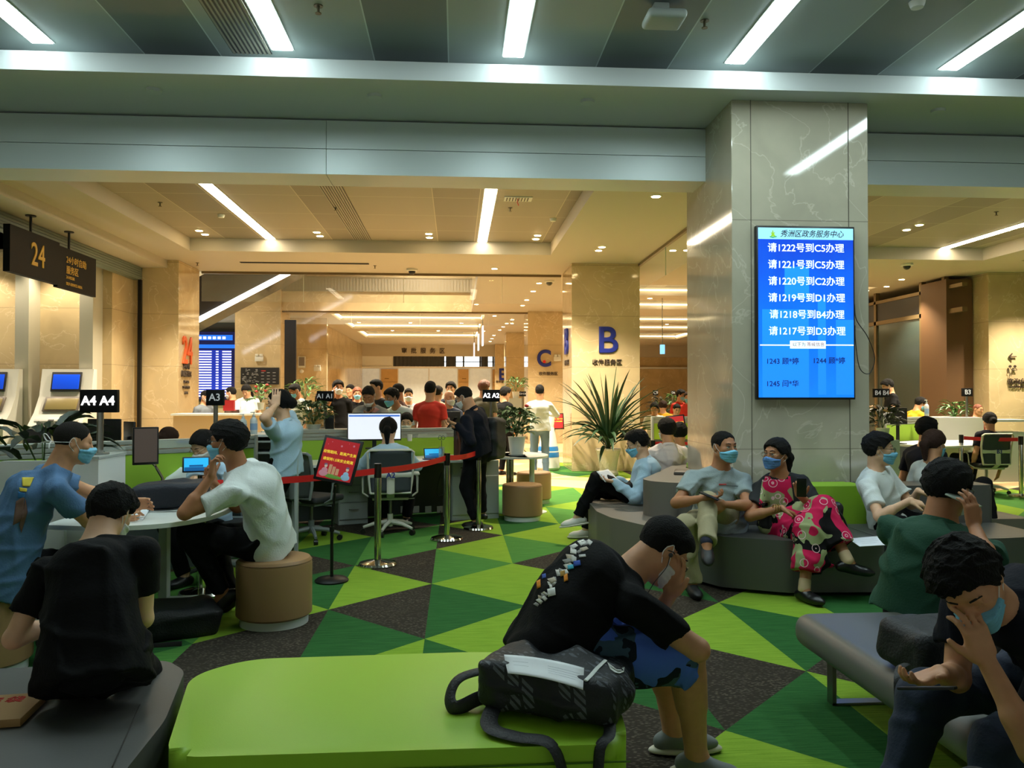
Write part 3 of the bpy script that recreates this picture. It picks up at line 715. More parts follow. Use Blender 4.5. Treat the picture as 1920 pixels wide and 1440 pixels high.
# ---------------------------------------------------------------- columns
def column(name, x0, x1, y0, y1, mat, z1=4.28):
    b = MB(); b.box(((x0+x1)/2, (y0+y1)/2, z1/2), (x1-x0, y1-y0, z1), bev=.006, seg=1); return struct(name, b, mat)
column('wall_main_pillar', 2.53, 3.83, 7.18, 8.62, marble('pillar_marble_front', (186, 180, 160), (228, 224, 208), .06, (0, 0, (2.11, 1.06)), .6))
b = MB()
for x in (2.71, 3.64): b.b2((x-.003, 7.176, 0), (x+.003, 7.181, 4.28))
struct('trim_pillar_joint', b, M('joint', (90, 86, 74), .8))
column('wall_pillar_b', 2.37, 3.79, 16.3, 17.7, MAR); column('wall_pillar_c', 2.31, 3.74, 25.7, 27.1, MAR); column('wall_pillar_d', 2.15, 3.6, 34.4, 35.8, MAR); column('wall_pillar_e', 2.05, 3.5, 42.2, 43.1, MAR)
column('wall_pillar_shutter', -6.95, -5.57, 16.5, 17.8, MAR); column('wall_pillar_map', -7.0, -5.57, 25.9, 27.3, MAR, 7.4); column('wall_pillar_far', -6.3, -5.57+.3, 42.3, 43.1, MAR)
column('wall_pillar_right', 11.75, 13.4, 16.9, 18.4, MAR)
# ---------------------------------------------------------------- walls
slab('wall_back', (-14, -4.2, 0), (17, -4, 4.65), WALLP); slab('wall_right', (16.5, -4, 0), (16.7, 48, 4.65), MAR)
slab('wall_left_front', (-8.7, -4, 0), (-8.5, 9.0, 4.65), WALLP)
b = MB(); b.b2((-6.45, 9.0, 3.87), (-6.3, 16.5, 4.12)); 
for k in range(5): b.b2((-6.3, 9.0, 3.89+k*.045), (-6.285, 16.5, 3.925+k*.045))
struct('trim_shutter_box', b, M('shutter_grey', (120, 132, 124), .5, .3), smooth=False)
b = MB(); b.b2((-6.34, 16.42, 0), (-6.28, 16.5, 3.87)); struct('trim_shutter_rail', b, BLKM)
slab('wall_shutter_back', (-13, 15.5, 0), (-6.6, 15.7, 4.3), MAR); slab('wall_shutter_left', (-13.2, 9, 0), (-13, 15.5, 4.3), MAR); slab('wall_shutter_near', (-13, 9.0, 0), (-8.5, 9.1, 4.3), MAR)
slab('wall_shutter_side', (-6.6, 15.5, 0), (-6.45, 16.5, 4.3), MAR)
b = MB()
for x in (-7.85, -6.72, -9.6): b.b2((x-.14, 15.1, 0), (x+.10, 15.5, 4.28))
struct('trim_white_posts', b, WPOST)
# atrium upper wall with a grille band, and the wall of the hall on the left
slab('wall_atrium_far', (-5.57, 25.96, 4.27), (2.3, 26.2, 7.4), MAR); slab('wall_atrium_near', (-13, 17.8, 4.6), (.5, 18.0, 7.4), MAR); slab('wall_atrium_right', (.5, 18, 4.6), (.7, 26, 7.4), MAR)
b = MB(); b.b2((-5.5, 25.92, 4.93), (.5, 25.955, 5.33)); struct('trim_grille_dark', b, M('grille_back', (150, 142, 124), .7))
b = MB()
for k in range(60): b.b2((-5.5+k*.1, 25.90, 4.93), (-5.485+k*.1, 25.92, 5.33))
b.b2((-5.55, 25.88, 4.89), (.5, 25.95, 4.93)); b.b2((-5.55, 25.9, 5.33), (.5, 25.95, 5.37)); struct('trim_grille_bars', b, M('grille_bar', (150, 138, 112), .5, .4))
slab('wall_left_far', (-13, 30.6, 0), (-5.0, 30.8, 7.4), MAR); slab('wall_left_side', (-13.2, 16, 0), (-13, 31, 7.4), MAR); slab('wall_left_return', (-5.2, 30.6, 0), (-5.0, 43.2, 4.4), MAR)
b = MB(); b.b2((-13, 30.5, 4.05), (-5.1, 30.6, 4.35)); struct('trim_left_grille', b, M('left_grille', (84, 84, 84), .6))
# end wall: header, windows, glazed partition
slab('wall_end_header', (-6, 43.0, 3.66), (16.5, 43.3, 4.28), SOFB)
slab('wall_end_side', (4.8, 43.3, 0), (16.5, 43.5, 4.3), MAR)
b = MB(); b.b2((-6, 43.1, 3.02), (16.5, 43.25, 3.12)); b.b2((-6, 43.15, 3.0), (-2.9, 43.3, 3.7)); struct('trim_transom', b, M('white_frame', (220, 220, 216), .5))
b = MB()
for x in (-2.3, -.5, .4, 1.3, 2.0, 3.4): b.b2((x-.05, 43.15, 3.12), (x+.05, 43.2, 3.66))
b.b2((-2.3, 43.15, 3.36), (2.2, 43.2, 3.40)); struct('window_1', b, M('window_frame_dark', (60, 64, 66), .5))
cu = MB()
def curtain(x0, x1):
    n = int((x1-x0)/.03); pts = [(x0+(x1-x0)*i/n, 43.08+.03*math.sin(i*.9)) for i in range(n+1)]
    cu.prism(pts+[(p[0], p[1]+.02) for p in pts[::-1]], 3.12, 3.66)
for x0, x1, w in ((-3.35, -.62, 'wide dark grey curtain across the left of the high end windows'), (-.45, .0, 'narrow dark grey curtain left of the bright panes'), (1.35, 1.72, 'narrow dark grey curtain right of the bright panes')):
    cu = MB(); curtain(x0, x1); tag(cu.build('curtain', M('grey_curtain', (58, 60, 62), .9)), w, 'curtain', 'curtains of the end windows')
b = MB(); b.b2((-6, 43.2, 0), (5, 43.35, 3.02)); struct('wall_end_glazing', b, M('frosted_glass_glow', (206, 212, 204), .3, noise=(6, .05), emit=.22))  # glow stands in for daylight behind the frosted panes
b = MB()
for x in (-4.05, -3.1, -1.45, .1, .5+.18, 1.9, 2.9, 3.9): b.b2((x-.03, 43.12, 0), (x+.03, 43.2, 3.02))
struct('trim_glazing_frames', b, M('white_frame2', (225, 225, 222), .5))
OR = M('orange_wood', (188, 152, 98), .5, noise=(4, .08))
for i, (x0, x1) in enumerate(((-4.0, -3.12), (.12, .66), (1.95, 2.85))):
    b = MB(); b.b2((x0, 43.1, .02), (x1, 43.18, 2.98)); d = struct('door_%d' % (i+1), b, OR)
    b = MB(); b.b2((x0+.2, 43.08, 2.45), (x0+.42, 43.1, 2.49)); b.build('door_plate', M('brass_plate', (120, 90, 40), .4, .6), d)
    b = MB(); b.b2((x0+.02, 43.095, 2.28), (x1-.02, 43.101, 2.295)); b.build('door_seam', DARK, d)
# glass room on the right with dark frames
b = MB()
for y in (17.6, 18.5, 20.6, 23.4, 26.2): b.b2((11.15, y-.05, 0), (11.27, y+.05, 4.28))
b.b2((11.15, 16.9, 3.98), (11.27, 27, 4.06)); b.b2((11.15, 16.9, 3.42), (11.27, 27, 3.52)); struct('trim_glass_room_frame', b, M('bronze_frame', (116, 98, 66), .4, .5))
slab('trim_glass_room_header', (11.18, 18.5, 3.52), (11.24, 27, 3.98), BLK); slab('wall_glass_room_pane', (11.19, 18.5, 0), (11.22, 27, 3.42), M('dim_glass', (58, 72, 68), .12, alpha=.9))
slab('wall_glass_room_far', (11.3, 26.8, 0), (16.5, 27, 4.3), M('dim_green_wall', (96, 110, 100), .7)); slab('trim_brown_post', (11.1, 17.4, 0), (11.72, 18.4, 4.2), M('brown_post', (92, 66, 42), .45))
# glass smoke barriers hanging from the ceiling
def barrier(x0, y0, x1, y1, z0, z1, lab):
    d = Vector((x1-x0, y1-y0, 0)); L = d.length; a = math.atan2(d.y, d.x); t = thing('smoke_barrier', lab, 'glass barrier', (x0, y0, z0), a)
    b = MB(); b.b2((0, -.006, 0), (L, .006, z1-z0)); b.build('glass_pane', GLASSM, t)
    b = MB(); b.b2((0, -.03, z1-z0-.05), (L, .03, z1-z0)); b.build('top_rail', M('bronze_rail', (120, 104, 74), .4, .5), t)
    for k in range(1, int(L/2.2)+1): b = MB(); b.b2((k*2.2-.004, -.008, 0), (k*2.2+.004, .008, z1-z0)); b.build('pane_joint', M('bright_edge', (220, 225, 205), .3), t)
barrier(-5.57, 17.95, 2.37, 17.95, 3.62, 4.28, 'hanging glass smoke barrier between the shutter column and the B column')
barrier(3.79, 16.35, 3.7, 8.62, 3.72, 4.28, 'hanging glass smoke barrier running from the B column to the main pillar')
barrier(-5.57, 26.1, 2.31, 26.1, 3.85, 4.28, 'farther glass smoke barrier in line with the C column')
# ---------------------------------------------------------------- lamps
def tube_lamp(x, y0, y1, z, mat, lab, w=.17, grp=None):
    t = thing('linear_ceiling_light', lab, 'ceiling light', (x, y0, z), 0, grp)
    b = MB(); b.b2((-w/2, 0, -.012), (w/2, y1-y0, .0)); b.build('diffuser', mat, t)
    b = MB(); b.b2((-w/2-.015, -.015, -.006), (-w/2, y1-y0+.015, .02)); b.b2((w/2, -.015, -.006), (w/2+.015, y1-y0+.015, .02)); b.build('frame', M('lamp_frame', (190, 195, 190), .4), t)
for x, w in ((-3.5, 'far left of the front ceiling'), (-1.5, 'beside the long air slot'), (.5, 'in the middle of the front ceiling'), (2.5, 'in front of the main pillar'), (4.5, 'at the right of the front ceiling')):
    tube_lamp(x, 3.9, 7.0, 4.549, LF, 'long white linear light '+w)
for x, w in ((-3.5, 'above the shuttered side'), (.5, 'between the two back ceiling coves'), (9.8, 'in the right back recess')):
    tube_lamp(x, 11.2, 15.65 if x > 9 else 15.35, 4.519, LB, 'warm linear light '+w+' behind the beam')
for x, y0, y1, w in ((5.6, 19.6, 21.0, 'between the pillars'), (6.6, 22.8, 24.4, 'beyond the pillars on the right')): tube_lamp(x, y0, y1, 4.519, LB, 'warm linear light in the recess '+w)
def downlight(x, y, z, n, lab, grp=None, w=8.0):
    t = thing('downlight', lab, 'downlight', (x, y, z), 0, grp)
    b = MB(); b.cone((0, 0, -.012), (0, 0, .0), .075, .085, 20); b.build('rim', M('lamp_rim', (225, 220, 205), .4), t)
    b = MB(); b.cone((0, 0, -.016), (0, 0, -.011), .058, .058, 20); b.build('lamp', LS, t)
    return t
DLS = []
first = {}
def dl(x, y, z, lab, grp=None): DLS.append(downlight(x, y, z, 0, lab, grp))
for x, nm in ((-4.6, 'leftmost'), (-2.52, 'second from the left'), (-.5, 'third from the left'), (1.5, 'fourth from the left')):
    dl(x, 14.66, 4.519, 'nearer downlight of the %s pair at the cove edge' % nm, 'pairs of downlights in the back recess'); dl(x, 15.0, 4.519, 'farther downlight of the %s pair at the cove edge' % nm, 'pairs of downlights in the back recess')
dl(2.72, 10.72, 4.279, 'single large-looking downlight nearest behind the beam'); dl(2.66, 14.45, 4.279, 'nearer downlight of the pair left of the B column top'); dl(2.66, 14.8, 4.279, 'farther downlight of the pair left of the B column top')
dl(.82, 17.08, 4.279, 'downlight over the corridor in front of the glass barrier')
for k, (x, y) in enumerate(((2.0, 19.2), (2.0, 20.7), (2.0, 22.6), (2.0, 24.0), (.6, 23.8))): dl(x, y, 4.279, 'downlight of the corridor between the B and C columns', 'corridor downlights between B and C')
for k, (x, y) in enumerate(((2.0, 28.5), (1.9, 30), (1.85, 31.5), (1.8, 33), (1.7, 36), (1.7, 38), (1.7, 40), (1.3, 27.2))): dl(x, y, 4.279, 'downlight of the far corridor beyond the C column', 'far corridor downlights')
for k in range(7): dl(-3.6+k*.95, 33.6 if k % 2 else 30.0, 4.279, 'small far downlight between the coves of the far hall', 'far hall downlights')
dl(3.6+.45, 14.7, 4.279, 'downlight right of the B column before the glass'); dl(4.3, 14.65, 4.279, 'downlight beside the glass barrier right of the B column')
for x, y in ((8.02, 13.71), (8.01, 13.3)): dl(x, y, 4.519, 'downlight of the pair just right of the main pillar', 'pair of downlights right of the pillar')
for x, y in ((9.83, 13.63), (9.84, 13.3)): dl(x, y, 4.519, 'downlight of the pair beside the right linear light', 'pair of downlights at the right edge')
for x, y in ((5.6, 17.6), (5.4, 22.0), (7.6, 25.4), (5.6, 25.3), (6.3, 29.9), (8, 29.9), (10.4, 18.0), (10.6, 20.0), (10.7, 19.2), (6.8, 33.5)): dl(x, y, 4.279, 'downlight of the service area seen between the pillars and at right', 'right hall downlights')
for x, y in ((-7.3, 14.9), (-8.6, 14.9), (-9.9, 14.9)): dl(x, y, 4.27, 'downlight washing the marble behind the self-service kiosks', 'kiosk wall downlights')
# spots for the warm downlights, plus added fill spots that have no fixture
def spot(x, y, z, w, ang=110, col=WARM_LIGHT):
    l = bpy.data.lights.new('spot', 'SPOT'); l.energy = w*K_WARM; l.spot_size = math.radians(ang); l.spot_blend = .6; l.shadow_soft_size = .06; l.color = col
    o = bpy.data.objects.new('downlight_and_fill_beam', l); COL.objects.link(o); o.location = (x, y, z); return o
for x in (-4.6, -2.52, -.5, 1.5): spot(x, 14.8, 4.48, 260)
for x, y in ((-3.5, 21.5), (-1, 23.5), (-9.5, 23), (-9, 28)): spot(x, y, 7.3, 420, 130)  # fill spots added to brighten the atrium, no fixtures there
for x, y, w in ((2.72, 10.7, 200), (2.66, 14.6, 220), (.82, 17.05, 200), (2.0, 20, 220), (2.0, 23.5, 220), (1.9, 29.5, 260), (1.7, 36, 260), (-2, 31.8, 300), (8, 13.5, 220), (9.8, 13.4, 220), (5.6, 17.6, 260), (5.5, 23.5, 260), (7, 29.9, 300), (-7.3, 14.9, 90), (-8.6, 14.9, 90), (-9.9, 14.9, 90), (10.5, 18.5, 160), (12.4, 15.6, 260), (10.0, 15.6, 200), (-3, 36, 300), (6, 35, 300), (-2, 40.5, 320), (1, 40.5, 320), (7, 40, 320), (7.5, 20.4, 260), (7.5, 26, 300), (-3, 28.2, 300), (-8, 28, 300)): spot(x, y, 4.25, w)  # downlight beams mixed with added fill spots for the far and right hall
# ceiling slab for the kiosk bay
slab('ceiling_kiosk_bay', (-13, 9, 4.28), (-6.3, 15.6, 4.4), SOFB)
# added glow strips standing in for the brightly lit far recess edges
def cove(x0, x1, y0, y1, lab, near=False):
    b = MB(); b.b2((x0+.05, y1-.06, 4.40), (x1-.05, y1-.03, 4.44)); b.b2((x0+.03, y0+.1, 4.36), (x0+.06, y1-.1, 4.44)); b.b2((x1-.06, y0+.1, 4.36), (x1-.03, y1-.1, 4.44))
    tag(b.build('recess_edge_glow', LC), lab, 'added glow strip')
for i, (a, c, n) in enumerate(((27.0, 29.5, 'nearest'), (30.4, 33.0, 'middle'), (34.2, 38.0, 'farthest'))):
    cove(-4.2, .98, a, c, 'added warm glow strip of the %s recess in the far hall' % n); cove(4.4, 10.6, a, c, 'added warm glow strip of the %s far recess right of the C column' % n)
for a, c, n in ((19.4, 21.4, 'first'), (22.6, 24.8, 'second')): cove(4.4, 10.6, a, c, 'added warm glow strip of the %s recess between the pillars' % n)
# air slots, sprinklers, detectors
def slot(x, y0, y1, z, lab, w=.34):
    t = thing('air_slot', lab, 'air vent', (x, y0, z)); b = MB(); b.b2((-w/2, 0, -.006), (w/2, y1-y0, 0)); b.build('vent_back', BLK, t)
    b = MB()
    n = 9
    for k in range(n): xx = -w/2+w*(k+.5)/n; b.b2((xx-.009, 0, -.014), (xx+.009, y1-y0, -.006))
    b.build('slat', M('vent_slat', (150, 146, 130), .5), t)
slot(-1.78, 3.9, 7.1, 4.549, 'long dark linear air slot beside the front light'); slot(-1.78, 10.6, 15.35, 4.519, 'long dark linear air slot in the back recess')
b = MB(); b.b2((-5.6-0, 16.9, 4.262), (-1.6, 17.05, 4.279)); tag(b.build('air_slot', DARK), 'thin dark slot in the soffit before the glass barrier', 'air vent') if False else b.bm.free()
t = thing('air_slot', 'thin dark slot in the soffit above the glass barrier', 'air vent', (-4.4, 16.6, 4.279)); b = MB(); b.b2((0, 0, -.01), (2.6, .12, 0)); b.build('vent_back', DARK, t)
t = thing('ceiling_vent', 'small square vent grille with a red ribbon in the back recess', 'air vent', (.72, 11.85, 4.519)); b = MB(); b.b2((0, 0, -.012), (.42, .26, 0)); b.build('frame', WHT, t)
b = MB(); [b.b2((.03+k*.045, .03, -.016), (.05+k*.045, .23, -.012)) for k in range(8)]; b.build('slat', BLK, t); b = MB(); b.tube([(.2, .05, -.02), (.19, .03, -.08), (.21, .02, -.13)], .006); b.build('ribbon', M('red_ribbon', (200, 30, 30), .6), t)
def sprinkler(x, y, z, lab):
    t = thing('sprinkler', lab, 'sprinkler', (x, y, z), 0, 'ceiling sprinklers'); b = MB(); b.cone((0, 0, -.006), (0, 0, 0), .035); b.cone((0, 0, -.05), (0, 0, 0), .010); b.cone((0, 0, -.062), (0, 0, -.056), .024); b.build('head', M('dull_bronze', (96, 88, 66), .4, .6), t)
for x, y, z, w in ((-1.06, 6.2, 4.549, 'between the first and second front lights'), (1.98, 6.23, 4.549, 'left of the light before the pillar'), (-4.54, 12.6, 4.519, 'at the left of the back recess'), (-1.89, 12.69, 4.519, 'left of the back air slot'), (.85, 12.57, 4.519, 'beside the square vent'), (-5.3, 16.8, 4.279, 'in the soffit near the shutter column'), (-1.7, 16.9, 4.279, 'in the soffit right of the thin slot'), (8.7, 12.3, 4.519, 'right of the main pillar')):
    sprinkler(x, y, z, 'small bronze sprinkler head '+w)
def detector(x, y, z, lab): 
    b = MB(); b.lathe([(.02, -.05), (.045, -.045), (.055, -.02), (.06, 0)]); o = b.build('smoke_detector', OFFW); o.location = (x, y, z); tag(o, lab, 'smoke detector', 'smoke detectors')
for x, y, z, w in ((3.5, 5.82, 4.549, 'on the front ceiling right of the pillar light'), (-3.85, 13.39, 4.519, 'left of the warm linear light'), (1.62, 13.29, 4.519, 'at the right corner of the back recess')): detector(x, y, z, 'round white smoke detector '+w)
for x, w in ((-2.69, 'leftmost'), (-.74, 'left of the middle'), (1.21, 'left of the main pillar'), (4.59, 'right of the main pillar')):
    b = MB(); b.lathe([(.03, -.03), (.062, -.025), (.068, 0)]); o = b.build('soffit_sensor', SOF); o.location = (x, 7.3, 4.28); tag(o, 'round cream sensor disc on the front soffit, '+w, 'sensor', 'sensor discs on the front soffit')
t = thing('access_point', 'white rounded wireless box hanging from the front ceiling', 'access point', (1.59, 6.0, 4.549)); b = MB(); b.box((0, 0, -.11), (.30, .26, .07), bev=.03, seg=4); b.build('housing', M('dim_white', (160, 168, 162), .5), t); b = MB(); b.box((-.03, 0, -.04), (.12, .1, .08), bev=.01); b.build('bracket', M('dim_white', (160, 168, 162)), t)
def dome_cam(x, y, z, lab):
    t = thing('dome_camera', lab, 'security camera', (x, y, z)); b = MB(); b.lathe([(.10, -.05), (.12, -.04), (.12, 0)]); b.build('housing', OFFW, t); b = MB(); b.ball((0, 0, -.05), .075); b.build('dome', BLK, t)
dome_cam(-.95, 17.3, 4.279, 'white dome camera on the soffit before the left smoke barrier'); dome_cam(2.2, 18.8, 4.279, 'dome camera beside the B column'); dome_cam(9.3, 15.9, 4.279, 'black dome camera on the right soffit'); dome_cam(7.6, 16.2, 4.279, 'black dome camera near the glass room'); dome_cam(12.3, 16.2, 4.279, 'black dome camera at the right edge before the marble column')
# ================================================================ furniture and objects
def cushion(name, poly, z0, z1, mat, parent=None, bev=.04, seg=4, lab=None, cat=None, grp=None, off=None):
    b = MB(); b.prism(poly, z0, z1); bm = b.bm
    es = [e for e in bm.edges if all(abs(v.co.z-z1) < 1e-6 for v in e.verts)]
    bmesh.ops.bevel(bm, geom=es, offset=bev, segments=seg, affect='EDGES', profile=.5)
    o = b.build(name, mat, parent, angle=50)
    if lab: tag(o, lab, cat, grp)
    return o
def rpoly(pts, r=.08, n=8):
    """round the corners of a polygon"""
    out = []; N_ = len(pts)
    for i in range(N_):
        p = np.array(pts[i], float); a = np.array(pts[i-1], float); c = np.array(pts[(i+1) % N_], float)
        u = nrm(a-p)*min(r, np.linalg.norm(a-p)*.45); v = nrm(c-p)*min(r, np.linalg.norm(c-p)*.45)
        for k in range(n+1):
            t = k/n; out.append(tuple((p+u)*(1-t)**2+2*t*(1-t)*p+(p+v)*t*t))
    return out
GREEN = M('lime_leatherette', (150, 194, 46), .42, bump=(220, .05)); GREY = M('grey_leatherette', (84, 84, 82), .42, bump=(220, .05)); GREYW = M('taupe_leatherette', (112, 106, 98), .45, bump=(220, .05))
TAN = M('tan_leatherette', (158, 122, 84), .42, bump=(200, .05)); SEAM = M('seam_dark', (40, 40, 38), .8)
GB = cushion('bench', rpoly([(-.90, 2.56), (-1.06, 3.30), (-.88, 3.49), (.1, 3.52), (.52, 3.44), (.62, 3.2), (.56, 2.56)], .12), 0.03, .43, GREEN, None, .05, 5, 'lime green padded bench module in the foreground with a backpack on it', 'bench')
b = MB(); b.tube([(x, y, .375) for x, y in [(-.80, 2.556), (0, 2.552), (.56, 2.556)]], .003, 5); b.build('seam', M('green_seam', (70, 110, 16), .7), GB)
b = MB(); b.box((-.2, 3.0, .015), (1.3, .75, .03)); b.build('plinth', BLK, GB)
GL = cushion('bench', rpoly([(-2.6, 2.35), (-2.75, 3.36), (-1.22, 3.50), (-1.10, 3.36), (-1.00, 2.85), (-.98, 2.35)], .06), 0.03, .43, GREY, None, .05, 5, 'dark grey padded bench module under the man in the black T-shirt', 'bench')
b = MB(); b.tube([(-1.10, 3.34, .434), (-1.135, 3.42, .431), (-1.14, 3.0, .432), (-1.03, 2.5, .434)][2:], .002, 5); b.build('seam', SEAM, GL)
# steel legged bench on the right
t = thing('bench', 'long grey bench with rounded edge on a flat steel frame at the right', 'bench', (2.2, 3.2, 0))
b = MB(); pr = []
b.box((2.42-2.2, 3.1-3.2, .345), (1.36, 1.95, .17), bev=.075, seg=6); b.build('seat', M('grey_leatherette_bench', (98, 98, 96), .4, bump=(220, .05)), t)
b = MB()
for y in (3.93, 2.3):
    b.b2((1.88-2.2, y-3.2-.03, 0), (1.90-2.2, y-3.2+.03, .28)); b.b2((1.88-2.2, y-3.2-.03, 0), (2.95-2.2, y-3.2+.03, .012)); b.b2((2.93-2.2, y-3.2-.03, 0), (2.95-2.2, y-3.2+.03, .28))
b.build('frame', STEEL, t)
# sofa round the pillar
S2 = [(1.93, 6.50), (1.95, 6.66), (2.0, 7.08), (4.6, 6.98), (4.55, 6.1), (3.6, 6.02), (2.6, 6.05), (2.1, 6.25)]
t = thing('sofa', 'dark grey sofa running along the front of the main pillar', 'sofa', (3, 6.6, 0)); O = (-3, -6.6)
def loc(pts, o=O): return [(x+o[0], y+o[1]) for x, y in pts]
cushion('seat', loc(rpoly([(1.95, 6.55), (2.0, 6.8), (3.33, 6.8), (3.33, 6.0), (2.55, 6.03), (2.1, 6.25)], .05)), .03, .43, GREY, t, .04)
cushion('seat', loc(rpoly([(3.34, 6.0), (3.34, 6.8), (4.75, 6.8), (4.75, 6.1), (4.3, 6.02)], .05)), .03, .43, GREY, t, .04)
cushion('backrest', loc(rpoly([(1.99, 6.78), (1.99, 7.14), (3.06, 7.14), (3.06, 6.78)], .05)), .03, .76, GREY, t, .05)
cushion('backrest', loc(rpoly([(3.07, 6.78), (3.07, 7.14), (3.60, 7.14), (3.60, 6.78)], .05)), .03, .76, M('lime_block', (144, 188, 46), .5, bump=(220, .05)), t, .06)['label'] = 'lime green backrest block'
cushion('backrest', loc(rpoly([(3.61, 6.78), (3.61, 7.14), (4.75, 7.14), (4.75, 6.78)], .05)), .03, .76, GREY, t, .05)
t = thing('sofa', 'taupe curved sofa wrapping the left side of the main pillar', 'sofa', (1.9, 7.8, 0)); O1 = (-1.9, -7.8)
cushion('seat', loc(rpoly([(1.36, 7.70), (1.40, 8.45), (1.75, 9.3), (2.3, 9.6), (2.3, 8.4), (1.96, 7.4), (1.92, 6.68), (1.90, 6.58), (1.62, 6.85), (1.42, 7.3)], .05), O1), .03, .43, GREYW, t, .045)
cushion('backrest', loc(rpoly([(1.76, 7.50), (1.98, 7.95), (2.24, 8.5), (2.55, 9.15), (2.80, 9.1), (2.52, 8.70), (2.50, 7.15), (1.97, 7.15), (1.80, 7.3)], .08), O1), .43, .76, GREYW, t, .06)
b = MB(); b.box((2.34-1.9, 7.95-7.8, .772), (.28, .30, .05), rot=Rz(-.3), bev=.02); b.build('inset', M('dark_inset', (74, 66, 58), .5), t)
cushion('sofa_back_block', rpoly([(2.55, 8.75), (2.75, 9.15), (3.5, 9.15), (3.5, 8.75)], .05), .03, .80, M('lime_block', (1, 1, 1)), None, .05, lab='lime green backrest top just beyond the curved sofa', cat='sofa')
# round stools
def stool(x, y, lab, r=.245, sc=1.0, src=None):
    if src: return dup(src, (x, y, 0), 0, lab)
    t = thing('stool', lab, 'stool', (x, y, 0), 0, 'tan leatherette stools')
    b = MB(); b.lathe([(r*.9, 0), (r*.905, .055)], n=48); b.build('base', WHT, t)
    b = MB(); b.lathe([(r*.93, .055), (r, .07), (r*1.0, .40), (r*.985, .425), (r*.94, .443), (r*.8, .45)], n=48); b.build('cushion', TAN, t)
    b = MB(); b.tube([(r*.985*math.cos(a), r*.985*math.sin(a), .425) for a in np.linspace(0, 2*math.pi, 49)], .004, 5); b.build('piping', M('tan_piping', (132, 98, 66), .5), t)
    return t
st0 = stool(-1.24, 5.60, 'large tan round stool under the man in the white T-shirt', .252)
stool(-2.66, 4.72, 'tan round stool under the man in the blue T-shirt', src=st0)
stool(.83, 10.02, 'tan round stool in front of the small round table', src=st0); stool(1.13, 11.6, 'tan round stool behind the small round table', src=st0)
# stanchions and belts
def stanchion(x, y, lab):
    t = thing('stanchion', lab, 'barrier post', (x, y, 0), 0, 'steel belt posts')
    b = MB(); b.lathe([(.172, 0), (.175, .012), (.165, .03), (.12, .042), (.05, .05), (.034, .055)], n=40); b.build('base', CHR, t)
    b = MB(); b.cone((0, 0, .05), (0, 0, .80), .031, n=24); b.build('pole', CHR, t)
    b = MB(); b.cone((0, 0, .80), (0, 0, .93), .034, n=24); b.build('belt_head', M('dark_steel', (60, 58, 55), .25, .9), t); return t
RED = M('red_belt', (214, 22, 22), .5, bump=(300, .2))
p1, p2, p3 = gp(708, 1060), gp(838, 1012), gp(897, 992)
s0 = stanchion(p1[0], p1[1], 'nearest steel post of the red belt, beside the red notice stand')
dup(s0, (p2[0], p2[1], 0), 0, 'middle steel post of the red belt, right of the A2 chair'); dup(s0, (p3[0], p3[1], 0), 0, 'far steel post of the red belt, in front of the standing man in black')
dup(s0, (-1.98, 6.42, 0), 0, 'steel belt post hidden behind the man in the white T-shirt')
def belt(a, c, za, zc, lab, sag=.02):
    b = MB(); a = np.array(a[:2]); c = np.array(c[:2]); n = 10; v = []
    u = nrm(c-a); a = a+u*.036; c = c-u*.036; pe = np.array([-u[1], u[0]])*.0012
    for k in range(n): 
        t0, t1 = k/n, (k+1)/n
        q = []
        for t_ in (t0, t1):
            z = za+(zc-za)*t_-sag*4*t_*(1-t_); p = a+(c-a)*t_; q.append((p, z))
        (pA, zA), (pB, zB) = q
        for s_ in (1, -1):
            b.face([(*(pA+pe*s_), zA-.028), (*(pB+pe*s_), zB-.028), (*(pB+pe*s_), zB+.028), (*(pA+pe*s_), zA+.028)][::s_])
        b.face([(*(pA+pe), zA+.028), (*(pB+pe), zB+.028), (*(pB-pe), zB+.028), (*(pA-pe), zA+.028)])
    bmesh.ops.remove_doubles(b.bm, verts=b.bm.verts[:], dist=1e-5)
    o = b.build('belt', RED, smooth=False); tag(o, lab, 'barrier belt')
belt((-1.98, 6.42), p1, .86, .86, 'red barrier belt passing behind the red notice board'); belt(p1, p2, .86, .88, 'red barrier belt crossing in front of the A2 chair'); belt(p2, p3, .88, .89, 'short red barrier belt reaching the standing man in black')
